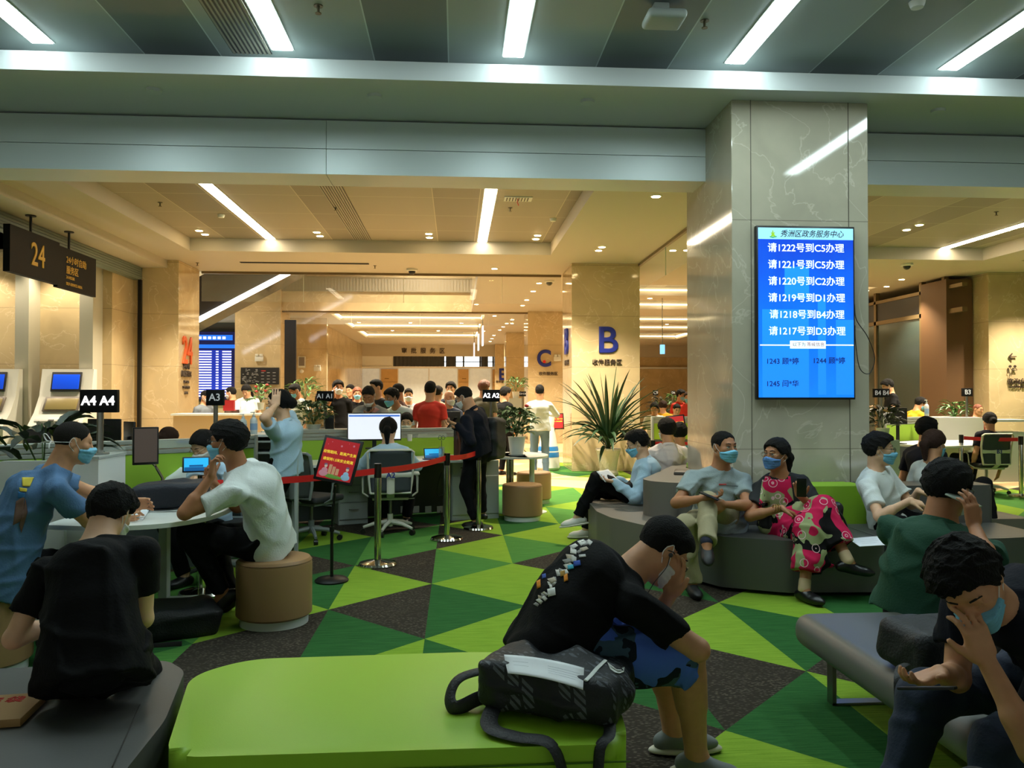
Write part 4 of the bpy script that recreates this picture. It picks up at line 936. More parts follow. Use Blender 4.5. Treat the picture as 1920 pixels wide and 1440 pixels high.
# notice stand
def Rb(x, up):
    x = nrm(x); up = nrm(np.asarray(up)-x*(np.asarray(up)@x)); n = np.cross(x, up); return Matrix(np.stack([x, up, n], 1).tolist())
REDB = M('notice_red', (176, 26, 34), .4, emit=.25, ecol=(190, 26, 36)); YEL = M('notice_yellow', (250, 220, 60), .5, emit=.4)
def notice(x, y, c, R, w, h, lab, poleh, fs=1.0, small=False):
    t = thing('notice_stand', lab, 'notice stand', (x, y, 0)); o = np.array([x, y, 0]); c = np.asarray(c)-o
    b = MB(); b.lathe([(.135, 0), (.14, .012), (.12, .03), (.03, .042)], n=32); b.build('base', BLKM, t)
    b = MB(); b.cone((0, 0, .03), (0, 0, poleh*.55), .014); b.cone((0, 0, poleh*.55), (c[0]*.5, c[1]*.5, poleh), .010); b.cone((0, 0, poleh*.52), (0, 0, poleh*.57), .02); b.build('pole', BLKM, t)
    b = MB(); b.box(c, (w+.045, h+.045, .02), rot=R, bev=.004); b.build('frame', BLKM, t)
    n = np.array(R.col[2]); rx = np.array(R.col[0]); ru = np.array(R.col[1])
    b = MB(); b.box(c+n*.0112, (w, h, .002), rot=R); s = b.build('sheet', REDB, t)
    text('疫情期间、距离产生美', w*.098, c+n*.0125+ru*h*.16, R, YEL, s, 'lettering', .0006, w*.0012); text('请保持1.5米安全距离', w*.098, c+n*.0125-ru*h*.02, R, YEL, s, 'lettering', .0006, w*.0012)
    if not small:
        def blob(name, col, pts):
            b = MB()
            for (u, v, ra, rb_) in pts: b.ball(c+n*.0125+rx*u*w+ru*v*h, (ra*w, rb_*w, .0012), 8, rot=R)
            b.build(name, M(name+'_ink', col, .6), s)
        blob('green_hill', (110, 165, 60), [(0, -.44, .26, .05), (-.1, -.42, .12, .05)])
        blob('pink_figure', (232, 150, 170), [(-.33, -.38, .13, .09), (-.31, -.30, .09, .07)]); blob('blue_figure', (160, 200, 232), [(.33, -.40, .13, .09), (.33, -.32, .08, .07)])
        blob('figure_faces', (240, 214, 200), [(-.30, -.19, .045, .055), (.34, -.2, .045, .055)]); blob('figure_hair', (140, 100, 130), [(-.31, -.155, .05, .035), (.34, -.165, .05, .035)])
        b = MB()
        for k, (u, hh) in enumerate(((-.16, .24), (-.05, .2), (.06, .16))): b.box(c+n*.0125+rx*u*w+ru*(-.38+hh/2)*h, (.09*w, hh*h, .001), rot=R)
        b.build('towers', M('tower_ink', (235, 170, 130), .6), s)
        blob('snow_dots', (230, 130, 150), [(-.3, .42, .015, .015), (.0, .35, .03, .03), (.35, .4, .03, .03), (-.4, .35, .012, .012), (.2, .44, .01, .01)])
    return t
R = Rb((.95, -.26, -.16), (-.03, .30, .95)); notice(gp(622, 1090)[0], gp(622, 1090)[1], at(635, 863, 6.74), R, .30, .335, 'black notice stand with a red distancing notice in front of the A2 desk', .80)
R = Rb((1, .05, .02), (0, .2, 1)); notice(at(1038, 0, 17.1)[0], 17.1, at(1044, 790, 17.0), R, .26, .30, 'small red notice stand left of the B column', 1.0, small=True)
R = Rb((1, -.05, .1), (-.1, .25, 1)); notice(at(1272, 0, 12.9)[0], 12.9, at(1268, 798, 12.8), R, .26, .30, 'red notice stand behind the heads seated back to back', 1.0, small=True)
# ---------------------------------------------------------------- office chairs
def office_chair(label, loc, rz, frame_m, mesh_m, number=None, grp=None):
    t = thing('office_chair', label, 'office chair', loc, rz, grp)   # back side faces -Y at rz=0, sitter looks +Y
    b = MB()
    for k in range(5):
        a = math.pi/2+k*2*math.pi/5+.3; d = Vector((math.cos(a), math.sin(a), 0)); b.tube([d*.03+Vector((0, 0, .13)), d*.17+Vector((0, 0, .115)), d*.30+Vector((0, 0, .075))], [.028, .022, .016], 8)
    b.cone((0, 0, .08), (0, 0, .22), .032); b.build('star_base', frame_m, t)
    for k in range(5):
        a = math.pi/2+k*2*math.pi/5+.3; b = MB(); b.cone((math.cos(a)*.30-.02*math.sin(a), math.sin(a)*.30+.02*math.cos(a), .03), (math.cos(a)*.30+.02*math.sin(a), math.sin(a)*.30-.02*math.cos(a), .03), .03, n=14); b.build('caster', BLK, t)
    b = MB(); b.cone((0, 0, .2), (0, 0, .41), .018); b.build('gas_lift', M('lift_steel', (130, 130, 128), .3, .8), t)
    b = MB(); b.box((0, .03, .455), (.48, .46, .07), bev=.03, seg=4); b.build('seat', M('seat_dark', (38, 40, 42), .8), t)
    b = MB(); b.box((0, .02, .405), (.40, .36, .03), bev=.01); b.tube([(.0, .0, .40), (.22, .0, .385), (.27, .02, .385)], .006, 6); b.build('seat_pan', frame_m, t)
    def bp(u, v): return Vector((u, -.235-.05*(1-(u/.25)**2)-.05*v+.03*math.sin(v*3.1), .48+v*.475))
    b = MB(); lp = [bp(-.22, 0), bp(-.235, .3), bp(-.245, .6), bp(-.25, .95), bp(-.22, 1), bp(.22, 1), bp(.25, .95), bp(.245, .6), bp(.235, .3), bp(.22, 0), bp(-.22, 0)]
    b.tube(lp, .017, 8, flat=(.040, .026)); b.tube([bp(-.235, .42), bp(0, .42), bp(.235, .42)], .01, 8, flat=(.02, .06)); b.tube([bp(0, .45), bp(0, .2), bp(0, 0), Vector((0, -.2, .43)), Vector((0, -.05, .41))], .02, 8, flat=(.026, .085)); b.build('back_frame', frame_m, t)
    V, Q = [], []; n = 12
    for j in range(n+1):
        for i in range(n+1): V.append(bp(-.225+.45*i/n, .02+.96*j/n)+Vector((0, .006, 0)))
    for j in range(n):
        for i in range(n): a = j*(n+1)+i; Q.append((a, a+1, a+n+2, a+n+1))
    o = mesh_obj('mesh_back', [tuple(v) for v in V], Q, mesh_m, t); md = o.modifiers.new('s', 'SOLIDIFY'); md.thickness = .004
    for s_ in (-1, 1):
        b = MB(); b.tube([(s_*.24, -.05, .42), (s_*.30, -.02, .46), (s_*.305, .0, .62), (s_*.30, .06, .655)], .014, 8, flat=(.035, .02)); b.box((s_*.295, .07, .665), (.07, .24, .025), bev=.01); b.build('armrest', frame_m, t)
    if number: text(number, .085, bp(0, .42)+Vector((0, -.034, .0)), frame(180), TXBLUE, t, 'chair_number', .001, .002)
    return t
CFW = M('chair_white_plastic', (206, 204, 190), .4); CFG = M('chair_grey_plastic', (126, 134, 134), .45); MESH1 = M('dark_mesh', (56, 62, 66), .85, bump=(300, .3)); MESH2 = M('grey_mesh', (86, 92, 90), .85, alpha=.8)
ch0 = office_chair('white office chair marked A2 with the ponytailed clerk seated in it', (-.74, 9.12, 0), .10, CFW, MESH1, 'A2')
office_chair('grey mesh office chair left of the A2 chair, behind the red notice', (gp(592, 1005)[0], 8.72, 0), -.6, CFG, MESH2)
office_chair('grey office chair pushed under the rounded white table', (-1.95, 6.95, 0), 2.9, CFG, MESH2)
c3 = gp(1850, 925); office_chair('white office chair marked B3 at the right counter', (c3[0], c3[1], 0), .0, CFW, MESH1, 'B3')
office_chair('grey office chair behind the notice stand between the pillars', (4.3, 13.4, 0), .6, CFG, MESH2)
# ---------------------------------------------------------------- partitions and desks
GPAN = M('green_partition_fabric', (150, 190, 52), .7, bump=(200, .1)); RAILM = M('grey_rail', (176, 180, 172), .35, .5)
def partition(p, q, lab, z1=1.17, zg=0.0, th=.05, rail=.13, grp=None):
    p = Vector((p[0], p[1], 0)); d = Vector((q[0], q[1], 0))-p; L = d.length; t = thing('desk_partition', lab, 'partition', p, math.atan2(d.y, d.x), grp)
    b = MB()
    for k in range(3): b.box((L/2, 0, z1-rail*(k+.5)/3), (L, th*(1.5-.12*k), rail/3-.004), bev=.006, seg=1)
    b.build('rail', RAILM, t)
    b = MB(); b.b2((0.02, -th/2, .75), (L-.02, th/2, z1-rail)); b.build('green_panel', GPAN, t)
    b = MB(); b.b2((0.02, -th/2+.004, .02), (L-.02, th/2-.004, .75)); b.build('lower_panel', M('dark_modesty_panel', (70, 76, 76), .6), t)
    for x in (0, L): b = MB(); b.box((x, 0, z1/2), (.045, th*1.7, z1), bev=.01); b.build('post', RAILM, t)
    return t
def cabinet(c, w, dp, h, rz, lab, kind='drawers', grp=None):
    t = thing('pedestal_cabinet', lab, 'cabinet', (c[0], c[1], 0), rz, grp); b = MB(); b.box((0, 0, h/2), (w, dp, h), bev=.004, seg=1); b.build('body', GREYL, t)
    if kind == 'drawers':
        for k in range(3):
            z = .06+(h-.08)*(k+.5)/3; b = MB(); b.box((0, -dp/2-.008, z), (w-.02, .016, (h-.08)/3-.008), bev=.003, seg=1); d = b.build('drawer', WHT if False else GREYL, t)
            b = MB(); b.tube([(-.055, -dp/2-.018, z+.02), (-.05, -dp/2-.035, z+.02), (.05, -dp/2-.035, z+.02), (.055, -dp/2-.018, z+.02)], .005, 6); b.build('handle', STEEL, d)
    else:
        for sx in (-1, 1):
            b = MB(); b.box((sx*w/4, -dp/2-.008, h/2-.06), (w/2-.012, .016, h-.26), bev=.003, seg=1); d = b.build('door', GREYL, t)
        b = MB(); b.box((-w/4, -dp/2-.008, h-.09), (w/2-.012, .016, .14), bev=.003, seg=1); d = b.build('drawer', GREYL, t)
        b = MB(); b.tube([(-w/4-.05, -dp/2-.03, h-.08), (-w/4+.05, -dp/2-.03, h-.08)], .005, 6); b.cone((-w/4, -dp/2-.05, h-.08), (-w/4, -dp/2-.01, h-.08), .012); b.build('lock_key', BLK, d)
    return t
# A2 station
UA = math.atan2(1.15, 2.23); ua_ = np.array([math.cos(UA), math.sin(UA)]); na_ = np.array([-math.sin(UA), math.cos(UA)])
partition((-2.3, 9.75), (.06, 10.78), 'green partition with a grey rail behind the A2 desk', z1=1.13)
def desk(poly, z, lab, mat=WHT, th=.028):
    c = np.mean(poly, axis=0); t = thing('desk', lab, 'desk', (c[0], c[1], 0)); b = MB(); b.prism([(x-c[0], y-c[1]) for x, y in poly], z-th, z); b.build('desktop', mat, t); return t, c
d2, c2 = desk([(-2.1, 8.98), (-.75, 9.50), (.42, 9.92), (.55, 10.4), (.1, 10.75), (-2.3, 9.70)], .765, 'white straight desktop of the A2 station')
b = MB(); b.b2((-.02, -.01, 0), (.02, .55, .74), rot=None); o = b.build('side_panel', GREYL, d2); o.location = (-2.07-c2[0], 9.02-c2[1], 0); o.rotation_euler = (0, 0, .45)
q = gp(646, 985); cabinet((q[0]+.02, q[1]+.26), .36, .42, .70, .37, 'white three-drawer pedestal under the A2 desk, left of the chair')
q = gp(883, 975); cabinet((q[0]+.0, q[1]+.22), .62, .40, .735, .30, 'wide white cabinet with keyed doors at the right end of the A2 desk', 'doors')
b = MB(); [b.box((k*.22, 0, 0), (.12, .012, .085), bev=.004) for k in range(1)]; b.bm.free()
for k, pxx in enumerate((757, 780, 803, 825)):
    q = at(pxx, 955, 10.2+(pxx-757)*.004); b = MB(); b.box((0, 0, 0), (.085, .012, .085), bev=.004); o = b.build('wall_socket', OFFW); o.location = q; o.rotation_euler = (0, 0, .4); tag(o, 'white power socket low on the panel under the A2 desk', 'socket', 'sockets under the A2 desk')
b = MB(); b.tube(bez([at(757, 955, 10.1), at(765, 966, 10.1), at(790, 968, 10.2), at(822, 966, 10.3), at(826, 958, 10.35)], 6), .004, 5); b.tube(bez([at(828, 885, 9.85), at(822, 905, 9.85), at(820, 930, 9.85), at(835, 925, 9.85)], 6), .006, 5)
tag(b.build('cable', BLK), 'black cable looping under the A2 desk', 'cable')
# white end post of the standing clerk's bay
b = MB(); b.box((0, 0, .59), (.035, .05, 1.18), bev=.006); o = b.build('partition_post', GREYL); q = at(556, 900, 7.9); o.location = (q[0], q[1], 0); tag(o, 'slim white end post right of the clerk with hands on her head', 'post')
# A3 counter with sanitisers
t = thing('service_counter', 'white high counter with dark shelves holding two sanitiser bottles', 'counter', (-2.05, 8.75, 0), .1)
b = MB(); b.b2((-.30, -.22, 1.12), (.34, .3, 1.145)); b.build('countertop', WHT, t); b = MB(); b.b2((-.29, -.2, 0), (-.27, .28, 1.12)); b.b2((.31, -.2, 0), (.33, .28, 1.12)); b.b2((-.27, .26, 0), (.31, .28, 1.12))
for z in (.72, .94, 1.06): b.b2((-.27, -.2, z), (.31, .26, z+.018))
b.build('shelves', GREYL, t)
# left partition and A4 bay
partition((-4.4, 6.0), (-2.30, 7.42), 'long green partition with a grey rail behind the left desk')
partition((-2.28, 7.45), (-1.98, 8.0), 'short end of the partition behind the masked seated clerk')
t = thing('side_cabinet', 'tall white cabinet carrying the A4 sign, behind the man in blue', 'cabinet', (-2.50, 5.75, 0)); b = MB(); b.b2((-.165, -.33, 0), (.165, .10, 1.135)); b.build('body', WHT, t); b = MB(); b.b2((-.17, -.335, 1.135), (.17, .105, 1.15)); b.build('top', GREYL, t)
b = MB(); b.b2((.155, -.33, 1.15), (.165, .10, 1.19)); b.b2((-.165, .095, 1.15), (.165, .10, 1.19)); b.build('glass_edge', GLASSM, t)
t = thing('privacy_panel', 'large white rounded privacy panel behind the man in blue', 'panel', (-2.72, 5.38, 0)); 
b = MB(); b.prism(rpoly([(-.24, 0), (.2, 0), (.2, 1.13), (-.24, 1.13)], .06), -.014, .014); o = b.build('panel', WHT, t); o.rotation_euler = (math.pi/2, 0, 0)
b = MB(); b.b2((-.72, -.014, 0), (-.24, .014, 1.12)); b.bm.free()
tb = [(-2.5, 5.06), (-2.1, 4.98), (-1.80, 5.06), (-1.62, 5.30), (-1.57, 5.65), (-1.60, 6.1), (-1.72, 6.5), (-2.30, 6.58)]; tbp = [(p[0], p[1]) for p in bez(tb, 5)]+[(-2.32, 5.385), (-2.5, 5.385)]
cc = np.mean(tb, axis=0); t = thing('table', 'white rounded table with a flat leg where the man in white leans', 'table', (cc[0], cc[1], 0)); b = MB(); b.prism([(x-cc[0], y-cc[1]) for x, y in tbp], .737, .765); b.build('tabletop', WHT, t)
b = MB(); q = gp(308, 1128); b.b2((q[0]-.03-cc[0], q[1]-.04-cc[1], 0), (q[0]+.03-cc[0], q[1]+.04-cc[1], .737)); b.box((q[0]+.17-cc[0], q[1]-.0-cc[1], .018), (.34, .08, .036), rot=Rz(.1), bev=.008); b.build('leg', GREYL, t)
b = MB(); b.tube([(-.1+.9*0, 0, 0)]*2, .01) if False else None; b.bm.free()
# round table on the right with planter
t = thing('round_table', 'small white half-round table beyond the standing man in black', 'table', (.92, 10.72, 0)); b = MB(); b.lathe([(.50, .735), (.505, .76)], n=48, sx=.62, sy=1.0); b.prism([(-.75, -.45), (0, -.5), (0, .5), (-.75, .55)], .735, .76); b.build('tabletop', WHT, t)
b = MB(); b.cone((.09, -.08, 0), (.09, -.08, .735), .035, n=20); b.lathe([(.2, 0), (.2, .012), (.05, .02)], (.09, -.08, 0)); b.build('leg', WHT, t)
b = MB(); b.cone((-.24, -.25, 0), (-.24, -.25, .735), .025, n=16); b.cone((-.19, -.25, 0), (-.19, -.25, .735), .025, n=16); b.lathe([(.09, 0), (.09, .02)], (-.215, -.25, 0)); b.build('steel_leg', CHR, t)
# middle counters between pillars and at right
partition((3.6, 14.5), (7.2, 14.5), 'green partition with a grey rail between the B column and the main pillar')
pr_ = [(6.7, 13.1), (9.2, 14.3)]; partition((7.4, 13.4), (9.4, 14.6), 'green partition with a grey rail at the right counter')
desk([(7.1, 12.55), (7.6, 12.0), (8.6, 12.3), (9.2, 12.9), (9.2, 14.2), (7.6, 13.3)], .76, 'cream rounded desk of the right counter')
q = at(1840, 830, 13.6); t = thing('service_counter', 'white counter box left of the B3 chair', 'counter', (9.0, 13.9, 0)); b = MB(); b.b2((-.42, -.2, .0), (.42, .2, 1.16)); b.build('body', OFFW, t); b = MB(); b.b2((.42, -.2, 1.08), (1.3, .3, 1.12)); b.b2((.42, -.18, .0), (1.25, .28, .9)); b.build('shelf', GREYL, t)
s5 = gp(1803, 925); dup(s0, (s5[0], s5[1], 0), 0, 'steel belt post left of the B3 chair'); s6 = gp(1915, 932); dup(s0, (s6[0], s6[1], 0), 0, 'steel belt post at the right edge')
belt(s5, s6, .88, .88, 'red barrier belt in front of the B3 chair', .01)
s7 = gp(1222, 890); dup(s0, (at(1222, 0, 11.0)[0], 11.0, 0), 0, 'steel belt post behind the three seated people'); belt((at(1222, 0, 11.0)[0], 11.0), (4.6, 11.2), .88, .88, 'red barrier belt seen between the seated heads and the pillar', .01)
# white info counter far left with red box
t = thing('reception_counter', 'white reception counter in front of the map column', 'counter', (-4.6, 15.6, 0)); b = MB(); b.b2((-.7, -.3, 1.18), (1.0, .3, 1.215)); b.build('countertop', WHT, t); b = MB(); b.b2((-.68, -.22, 0), (.98, .28, 1.18)); b.build('body', M('cream_counter', (214, 190, 152), .6), t)
t = thing('leaflet_rack', 'red leaflet rack with white cards on the reception counter', 'rack', at(446, 770, 15.5)); b = MB(); b.b2((-.26, -.05, 0), (-.06, .12, .20)); b.build('red_box', M('rack_red', (150, 22, 26), .5), t); b = MB(); b.b2((-.04, -.04, .02), (.05, -.03, .19)); b.b2((.07, -.04, .02), (.16, -.03, .19)); b.build('cards', M('card_glow', (225, 225, 240), .5, emit=.4), t)
# ---------------------------------------------------------------- monitors and screens
def monitor(c, w, h, rz, lab, scr=None, stand=.15, base=True, tilt=0, name='monitor'):
    t = thing(name, lab, 'monitor', c, rz)     # screen faces -Y
    b = MB(); b.box((0, 0, 0), (w, .028, h), bev=.006); b.build('casing', BLK, t)
    b = MB(); b.b2((-w/2+.012, -.017, -h/2+.02), (w/2-.012, -.014, h/2-.012)); b.build('screen', scr or M('screen_off', (30, 27, 26), .15), t)
    if stand: b = MB(); b.box((0, .03, -h/2-stand/2+.03), (.05, .02, stand+.06)); b.box((0, .03, -h/2-stand+.006), (.22, .17, .012), bev=.004) if base else None; b.build('stand', BLK, t)
    return t
def screen_mat(name, rgb, e): return M(name, rgb, .3, emit=e)
q = at(702, 800, 10.0); t = monitor(q, .66, .345, .12, 'large monitor with a white document window facing the A2 clerk', screen_mat('white_screen', (226, 230, 240), .85), .10)
b = MB(); b.b2((-.31, -.018, .125), (.31, -.0172, .145)); b.build('title_bar', screen_mat('title_blue', (60, 110, 200), .8), t); b = MB(); b.b2((-.29, -.018, .05), (.29, -.0172, .052)); b.b2((-.1, -.018, .08), (-.098, -.0172, .11)); b.build('window_lines', screen_mat('line_grey', (190, 196, 210), .6), t)
q = at(273, 836, 6.35); t = monitor(q, .185, .29, .5, 'small dark portrait monitor on an arm above the left desk', screen_mat('brown_screen', (88, 74, 68), .25), 0); b = MB(); b.tube([(0, .03, -.08), (.08, .08, -.16), (.13, .05, -.26), (.13, .02, -.34)], .012, 8); b.tube([(.13, .02, -.33), (.13, .02, -.36)], .05, 12); b.build('monitor_arm', CHR, t)
for px_, py_, Y, w, h, r, lab in ((196, 808, 8.2, .36, .24, 2.9, 'black monitor back just right of the A4 post beyond the partition'), (243, 810, 8.7, .22, .22, 2.4, 'angled black monitor beyond the partition right of the A4 post'), (70, 838, 6.9, .2, .3, .3, 'monitor with green reflection behind the pot plant at left'), (1685, 780, 12.6, .28, .27, .0, 'dark monitor on an arm at the right counter'), (398, 845, 8.0, .1, .02, 0, '')):
    if lab: q = at(px_, py_, Y); monitor(q, w, h, r, lab, None, q[2]-h/2-.765)
desk([(-4.6, 7.6), (-3.1, 8.0), (-2.9, 9.3), (-4.4, 9.0)], .76, 'white desk beyond the left partition carrying the black monitors')
def tablet(c, w, h, rz, lab, tilt=.35):
    t = thing('tablet_screen', lab, 'tablet', c, rz); Rr_ = Matrix.Rotation(-tilt, 3, 'X')
    b = MB(); b.box((0, 0, 0), (w, .012, h), rot=Rr_, bev=.006); b.build('casing', BLK, t); b = MB(); b.box(Rr_ @ Vector((0, -.0065, 0)), (w-.025, .002, h-.025), rot=Rr_); b.build('screen', screen_mat('sky_screen', (40, 160, 215), .9), t)
    b = MB(); b.box(Rr_ @ Vector((0, -.0078, -.012)), (w*.5, .001, h*.12), rot=Rr_); b.box(Rr_ @ Vector((0, -.0078, -h*.3)), (w-.03, .001, h*.24), rot=Rr_); b.build('screen_picture', screen_mat('sea_screen', (20, 84, 140), .6), t)
    b = MB(); b.box((0, .05, -h*.3), (w*.4, .08, .01)); b.build('foot', BLK, t)
tablet(at(368, 871, 6.35), .20, .125, .3, 'tablet with a blue seaside picture in front of the masked clerk'); tablet(at(813, 850, 9.95), .245, .135, .25, 'tablet with a blue seaside picture on the A2 desk')
# display with queue numbers on the pillar
c = at(1510.5, 586.5, 7.12); wT = (at(1602, 586, 7.12)-at(1418, 586, 7.12))[0]; hT = (at(1510, 424, 7.12)-at(1510, 749, 7.12))[2]
t = thing('queue_display', 'tall blue lit queue number display mounted on the main pillar', 'display', c)
b = MB(); b.box((0, .02, 0), (wT, .06, hT), bev=.006); b.build('casing', BLK, t)
b = MB(); b.box((0, -.013, 0), (wT+.004, .012, hT+.004)); b.bm.free()
sw_, sh_ = wT-.03, hT-.04
g = NT('display_blue', .25, .5); tc = g.n('TexCoord').outputs['Generated']; sp = g.n('SeparateXYZ', {0: tc}).outputs
n_ = g.n('TexNoise', {'Vector': tc, 'Scale': 3.0}).outputs[0]; cl = g.mix(g.ramp(g.math('ADD', sp[2], g.math('MULTIPLY', n_, .5)), .3, 1.2), lin((10, 120, 245)), lin((14, 64, 190)))
g.t.links.new(cl, g.b.inputs['Emission Color']); g.b.inputs['Emission Strength'].default_value = .95; g.col(cl)
b = MB(); b.b2((-sw_/2, -.0125, -sh_/2), (sw_/2, -.010, sh_/2)); sc_ = b.build('screen', g.m, t)
b = MB(); b.b2((-sw_/2, -.0135, sh_/2-.105), (sw_/2, -.0125, sh_/2)); b.build('header_band', screen_mat('header_cyan', (150, 214, 232), .75), t)
F0 = frame(180); DW = screen_mat('display_white', (226, 242, 250), 1.0); DB = M('display_dark_ink', (14, 26, 60), .5)
def dtext(s, px, py, size, mat, al='CENTER', bold=.001, **k):
    q = at(px, py, 7.12)-c; return text(s, size, (q[0], -.014, q[2]), F0, mat, t, 'lettering', .0004, bold, al, **k)
dtext('秀洲区政务服务中心', 1521, 440, .070, DB, bold=.0006, shear=.25, sx=.95)
for k, s in enumerate(('请1222号到C5办理', '请1221号到C5办理', '请1220号到C2办理', '请1219号到D1办理', '请1218号到B4办理', '请1217号到D3办理')): dtext(s, 1510+k*.5, 466.5+k*31.1, .088, DW, bold=.0011)
b = MB()
for x0_, x1_ in ((1424, 1480), (1547, 1599)): q0 = at(x0_, 646, 7.12)-c; q1 = at(x1_, 648.5, 7.12)-c; b.b2((q0[0], -.0145, q1[2]), (q1[0], -.013, q0[2]))
q0 = at(1480, 639, 7.12)-c; q1 = at(1547, 654, 7.12)-c; b.box(((q0[0]+q1[0])/2, -.0135, (q0[2]+q1[2])/2), (q1[0]-q0[0], .003, q0[2]-q1[2]), bev=.001); b.build('divider', DW, t)
text('以下为', .042, at(1497, 646.5, 7.12)-c+np.array([0, -.0155, 0]), F0, M('display_grey_ink', (70, 80, 100)), t, 'lettering', .0004); text('等候信息', .042, at(1528, 646.5, 7.12)-c+np.array([0, -.0155, 0]), F0, M('display_red_ink', (190, 40, 60)), t, 'lettering', .0004)
DBL = M('display_navy_ink', (10, 40, 120), .5, emit=.15)
dtext('1243 顾*婷', 1466, 678, .066, DBL, bold=.0008); dtext('1244 顾*婷', 1553, 677, .066, DBL, bold=.0008); dtext('1245 闫*华', 1466, 720, .066, DBL, bold=.0008)
b = MB()
for (xa, xb, ya, yb) in ((1428, 1516, 580, 745), (1566, 1600, 600, 740), (1470, 1516, 500, 560), (1532, 1548, 560, 740)): q0 = at(xa, ya, 7.12)-c; q1 = at(xb, yb, 7.12)-c; b.b2((q0[0], -.0132, q1[2]), (q1[0], -.0126, q0[2]))
b.build('picture_blocks', screen_mat('display_mid_blue', (26, 130, 250), .95), t)
b = MB(); q = at(1448, 440, 7.12)-c
b.prism([(-.022, -.02), (.03, -.022), (.012, .0), (.022, .022), (.006, .014), (.004, .034), (-.006, .034), (-.006, .014), (-.022, .018), (-.01, 0)], 0, .0015); o = b.build('logo_figure', M('logo_lime', (150, 200, 40), .5, emit=.5), t); o.rotation_euler = (math.pi/2, 0, 0); o.location = (q[0], -.0135, q[2]+.002)
b = MB(); b.tube([(q[0]-.03, -.014, q[2]-.02), (q[0], -.014, q[2]-.028), (q[0]+.035, -.014, q[2]-.018)], .005, 6); b.build('logo_wave', M('logo_green', (40, 170, 110), .5, emit=.5), t)
b = MB(); b.tube(bez([at(1602, 570, 7.12), at(1606, 600, 7.12), at(1627, 632, 7.12), at(1640, 672, 7.12), at(1630, 700, 7.12), at(1612, 690, 7.12), at(1604, 640, 7.12), at(1603, 610, 7.12)], 8), .004, 6); tag(b.build('cable', BLK), 'black cable looping from the right side of the queue display', 'cable')
# big blue LED wall
q0 = at(370, 622, 30.4); q1 = at(447, 748, 30.4); t = thing('led_wall', 'big blue LED information wall in the far left hall', 'display', (0, 30.4, 0))
b = MB(); b.b2((-12, 0, q1[2]-.1), (q1[0]+.2, .18, q0[2]+.12)); b.build('casing', BLK, t); b = MB(); b.b2((-11.9, -.01, q1[2]), (q1[0]+.05, .0, q0[2])); b.build('screen', screen_mat('led_navy', (16, 22, 80), .5), t)
def lz(y): return at(400, y, 30.4)[2]
def lx(x): return at(x, 700, 30.4)[0]
b = MB(); b.b2((-11.8, -.02, lz(638)), (lx(436), -.01, lz(628))); b.b2((-11.8, -.02, lz(653)), (lx(441), -.01, lz(646))); b.build('blue_bands', screen_mat('led_blue', (30, 110, 230), 1.0), t)
b = MB(); b.b2((-11.8, -.02, lz(742)), (lx(434), -.012, lz(656))); b.build('blue_field', screen_mat('led_mid', (24, 48, 170), .8), t)
b = MB()
for k in range(18):
    y = 658+k*4.9
    for xa, xb in ((300, 340), (350, 397), (405, 410), (417, 434)): b.b2((lx(xa), -.03, lz(y+2.4)), (lx(xb), -.02, lz(y)))
b.build('white_rows', screen_mat('led_white', (225, 225, 250), 1.2), t)
text('办事指南', .20, (lx(418), -.03, lz(633)), F0, DW, t, 'lettering', .002, .008) if False else None
b = MB(); [b.b2((lx(372+k*9), -.03, lz(636)), (lx(378+k*9), -.02, lz(631))) for k in range(6)]; b.build('title_marks', screen_mat('led_white', (1, 1, 1), 1), t)
# escalator underside with its light strip
t = thing('escalator', 'dark glossy escalator underside with a bright light strip along its edge', 'escalator', (0, 22, 0)); A_ = at(375, 597, 22); B_ = at(534, 514, 22); B_ = B_+(B_-A_)*.35
b = MB(); d_ = B_-A_; ex_ = (A_[0]+12.95)/d_[0]; up_ = np.array([0, 0, 1.15]); pts = [A_-d_*ex_, B_, B_+up_*1.0, A_-d_*ex_+up_*1.0]; 
for yy in (0.03, 1.4): b.face([(p[0], yy, p[2]) for p in pts])
for i in range(4): p, r_ = pts[i], pts[(i+1) % 4]; b.face([(p[0], .03, p[2]), (r_[0], .03, r_[2]), (r_[0], 1.4, r_[2]), (p[0], 1.4, p[2])])
b.build('truss', M('dark_gloss_panel', (44, 40, 36), .12), t); b = MB(); b.tube([(A_[0]-d_[0]*.3, 0, A_[2]-d_[2]*.3-.02), (B_[0], 0, B_[2]-.02)], .07, 8); b.build('light_strip', M('strip_white', (250, 252, 255), emit=8), t)
# map board, lamps, speaker on the far columns
t = thing('map_board', 'black floor plan board on the far left marble column', 'sign board', at(487.5, 705, 25.86)); w_ = 69*25.9/1500; h_ = 31*25.9/1500; b = MB(); b.box((0, 0, 0), (w_, .04, h_)); b.build('board', M('board_black', (30, 30, 32), .4), t)
b = MB(); rs = random.Random(4)
for k in range(46): x_ = -w_*.47+rs.random()*w_*.40; z_ = -h_*.42+rs.random()*h_*.8; b.b2((x_, -.026, z_), (x_+.03+.05*rs.random(), -.02, z_+.012+.02*rs.random()))
for r_ in range(4):
    for c_ in range(3): b.b2((.04+c_*.18, -.026, -h_*.38+r_*.1), (.13+c_*.18, -.02, -h_*.38+r_*.1+.02))
b.build('plan_lines', M('plan_grey', (150, 150, 150), .6), t); b = MB(); b.b2((.04, -.026, h_*.28), (.18, -.02, h_*.33)); b.build('red_heading', M('plan_red', (190, 50, 40), .6), t)
def em_light(c, lab, k=1.0):
    t = thing('emergency_light', lab, 'emergency light', c); b = MB(); b.box((0, 0, 0), (.26*k, .07, .16*k), bev=.01); b.build('box', OFFW, t)
    for s_ in (-1, 1): b = MB(); b.box((s_*.065*k, -.01, .12*k), (.10*k, .08, .075*k), bev=.01); b.build('lamp_head', OFFW, t)
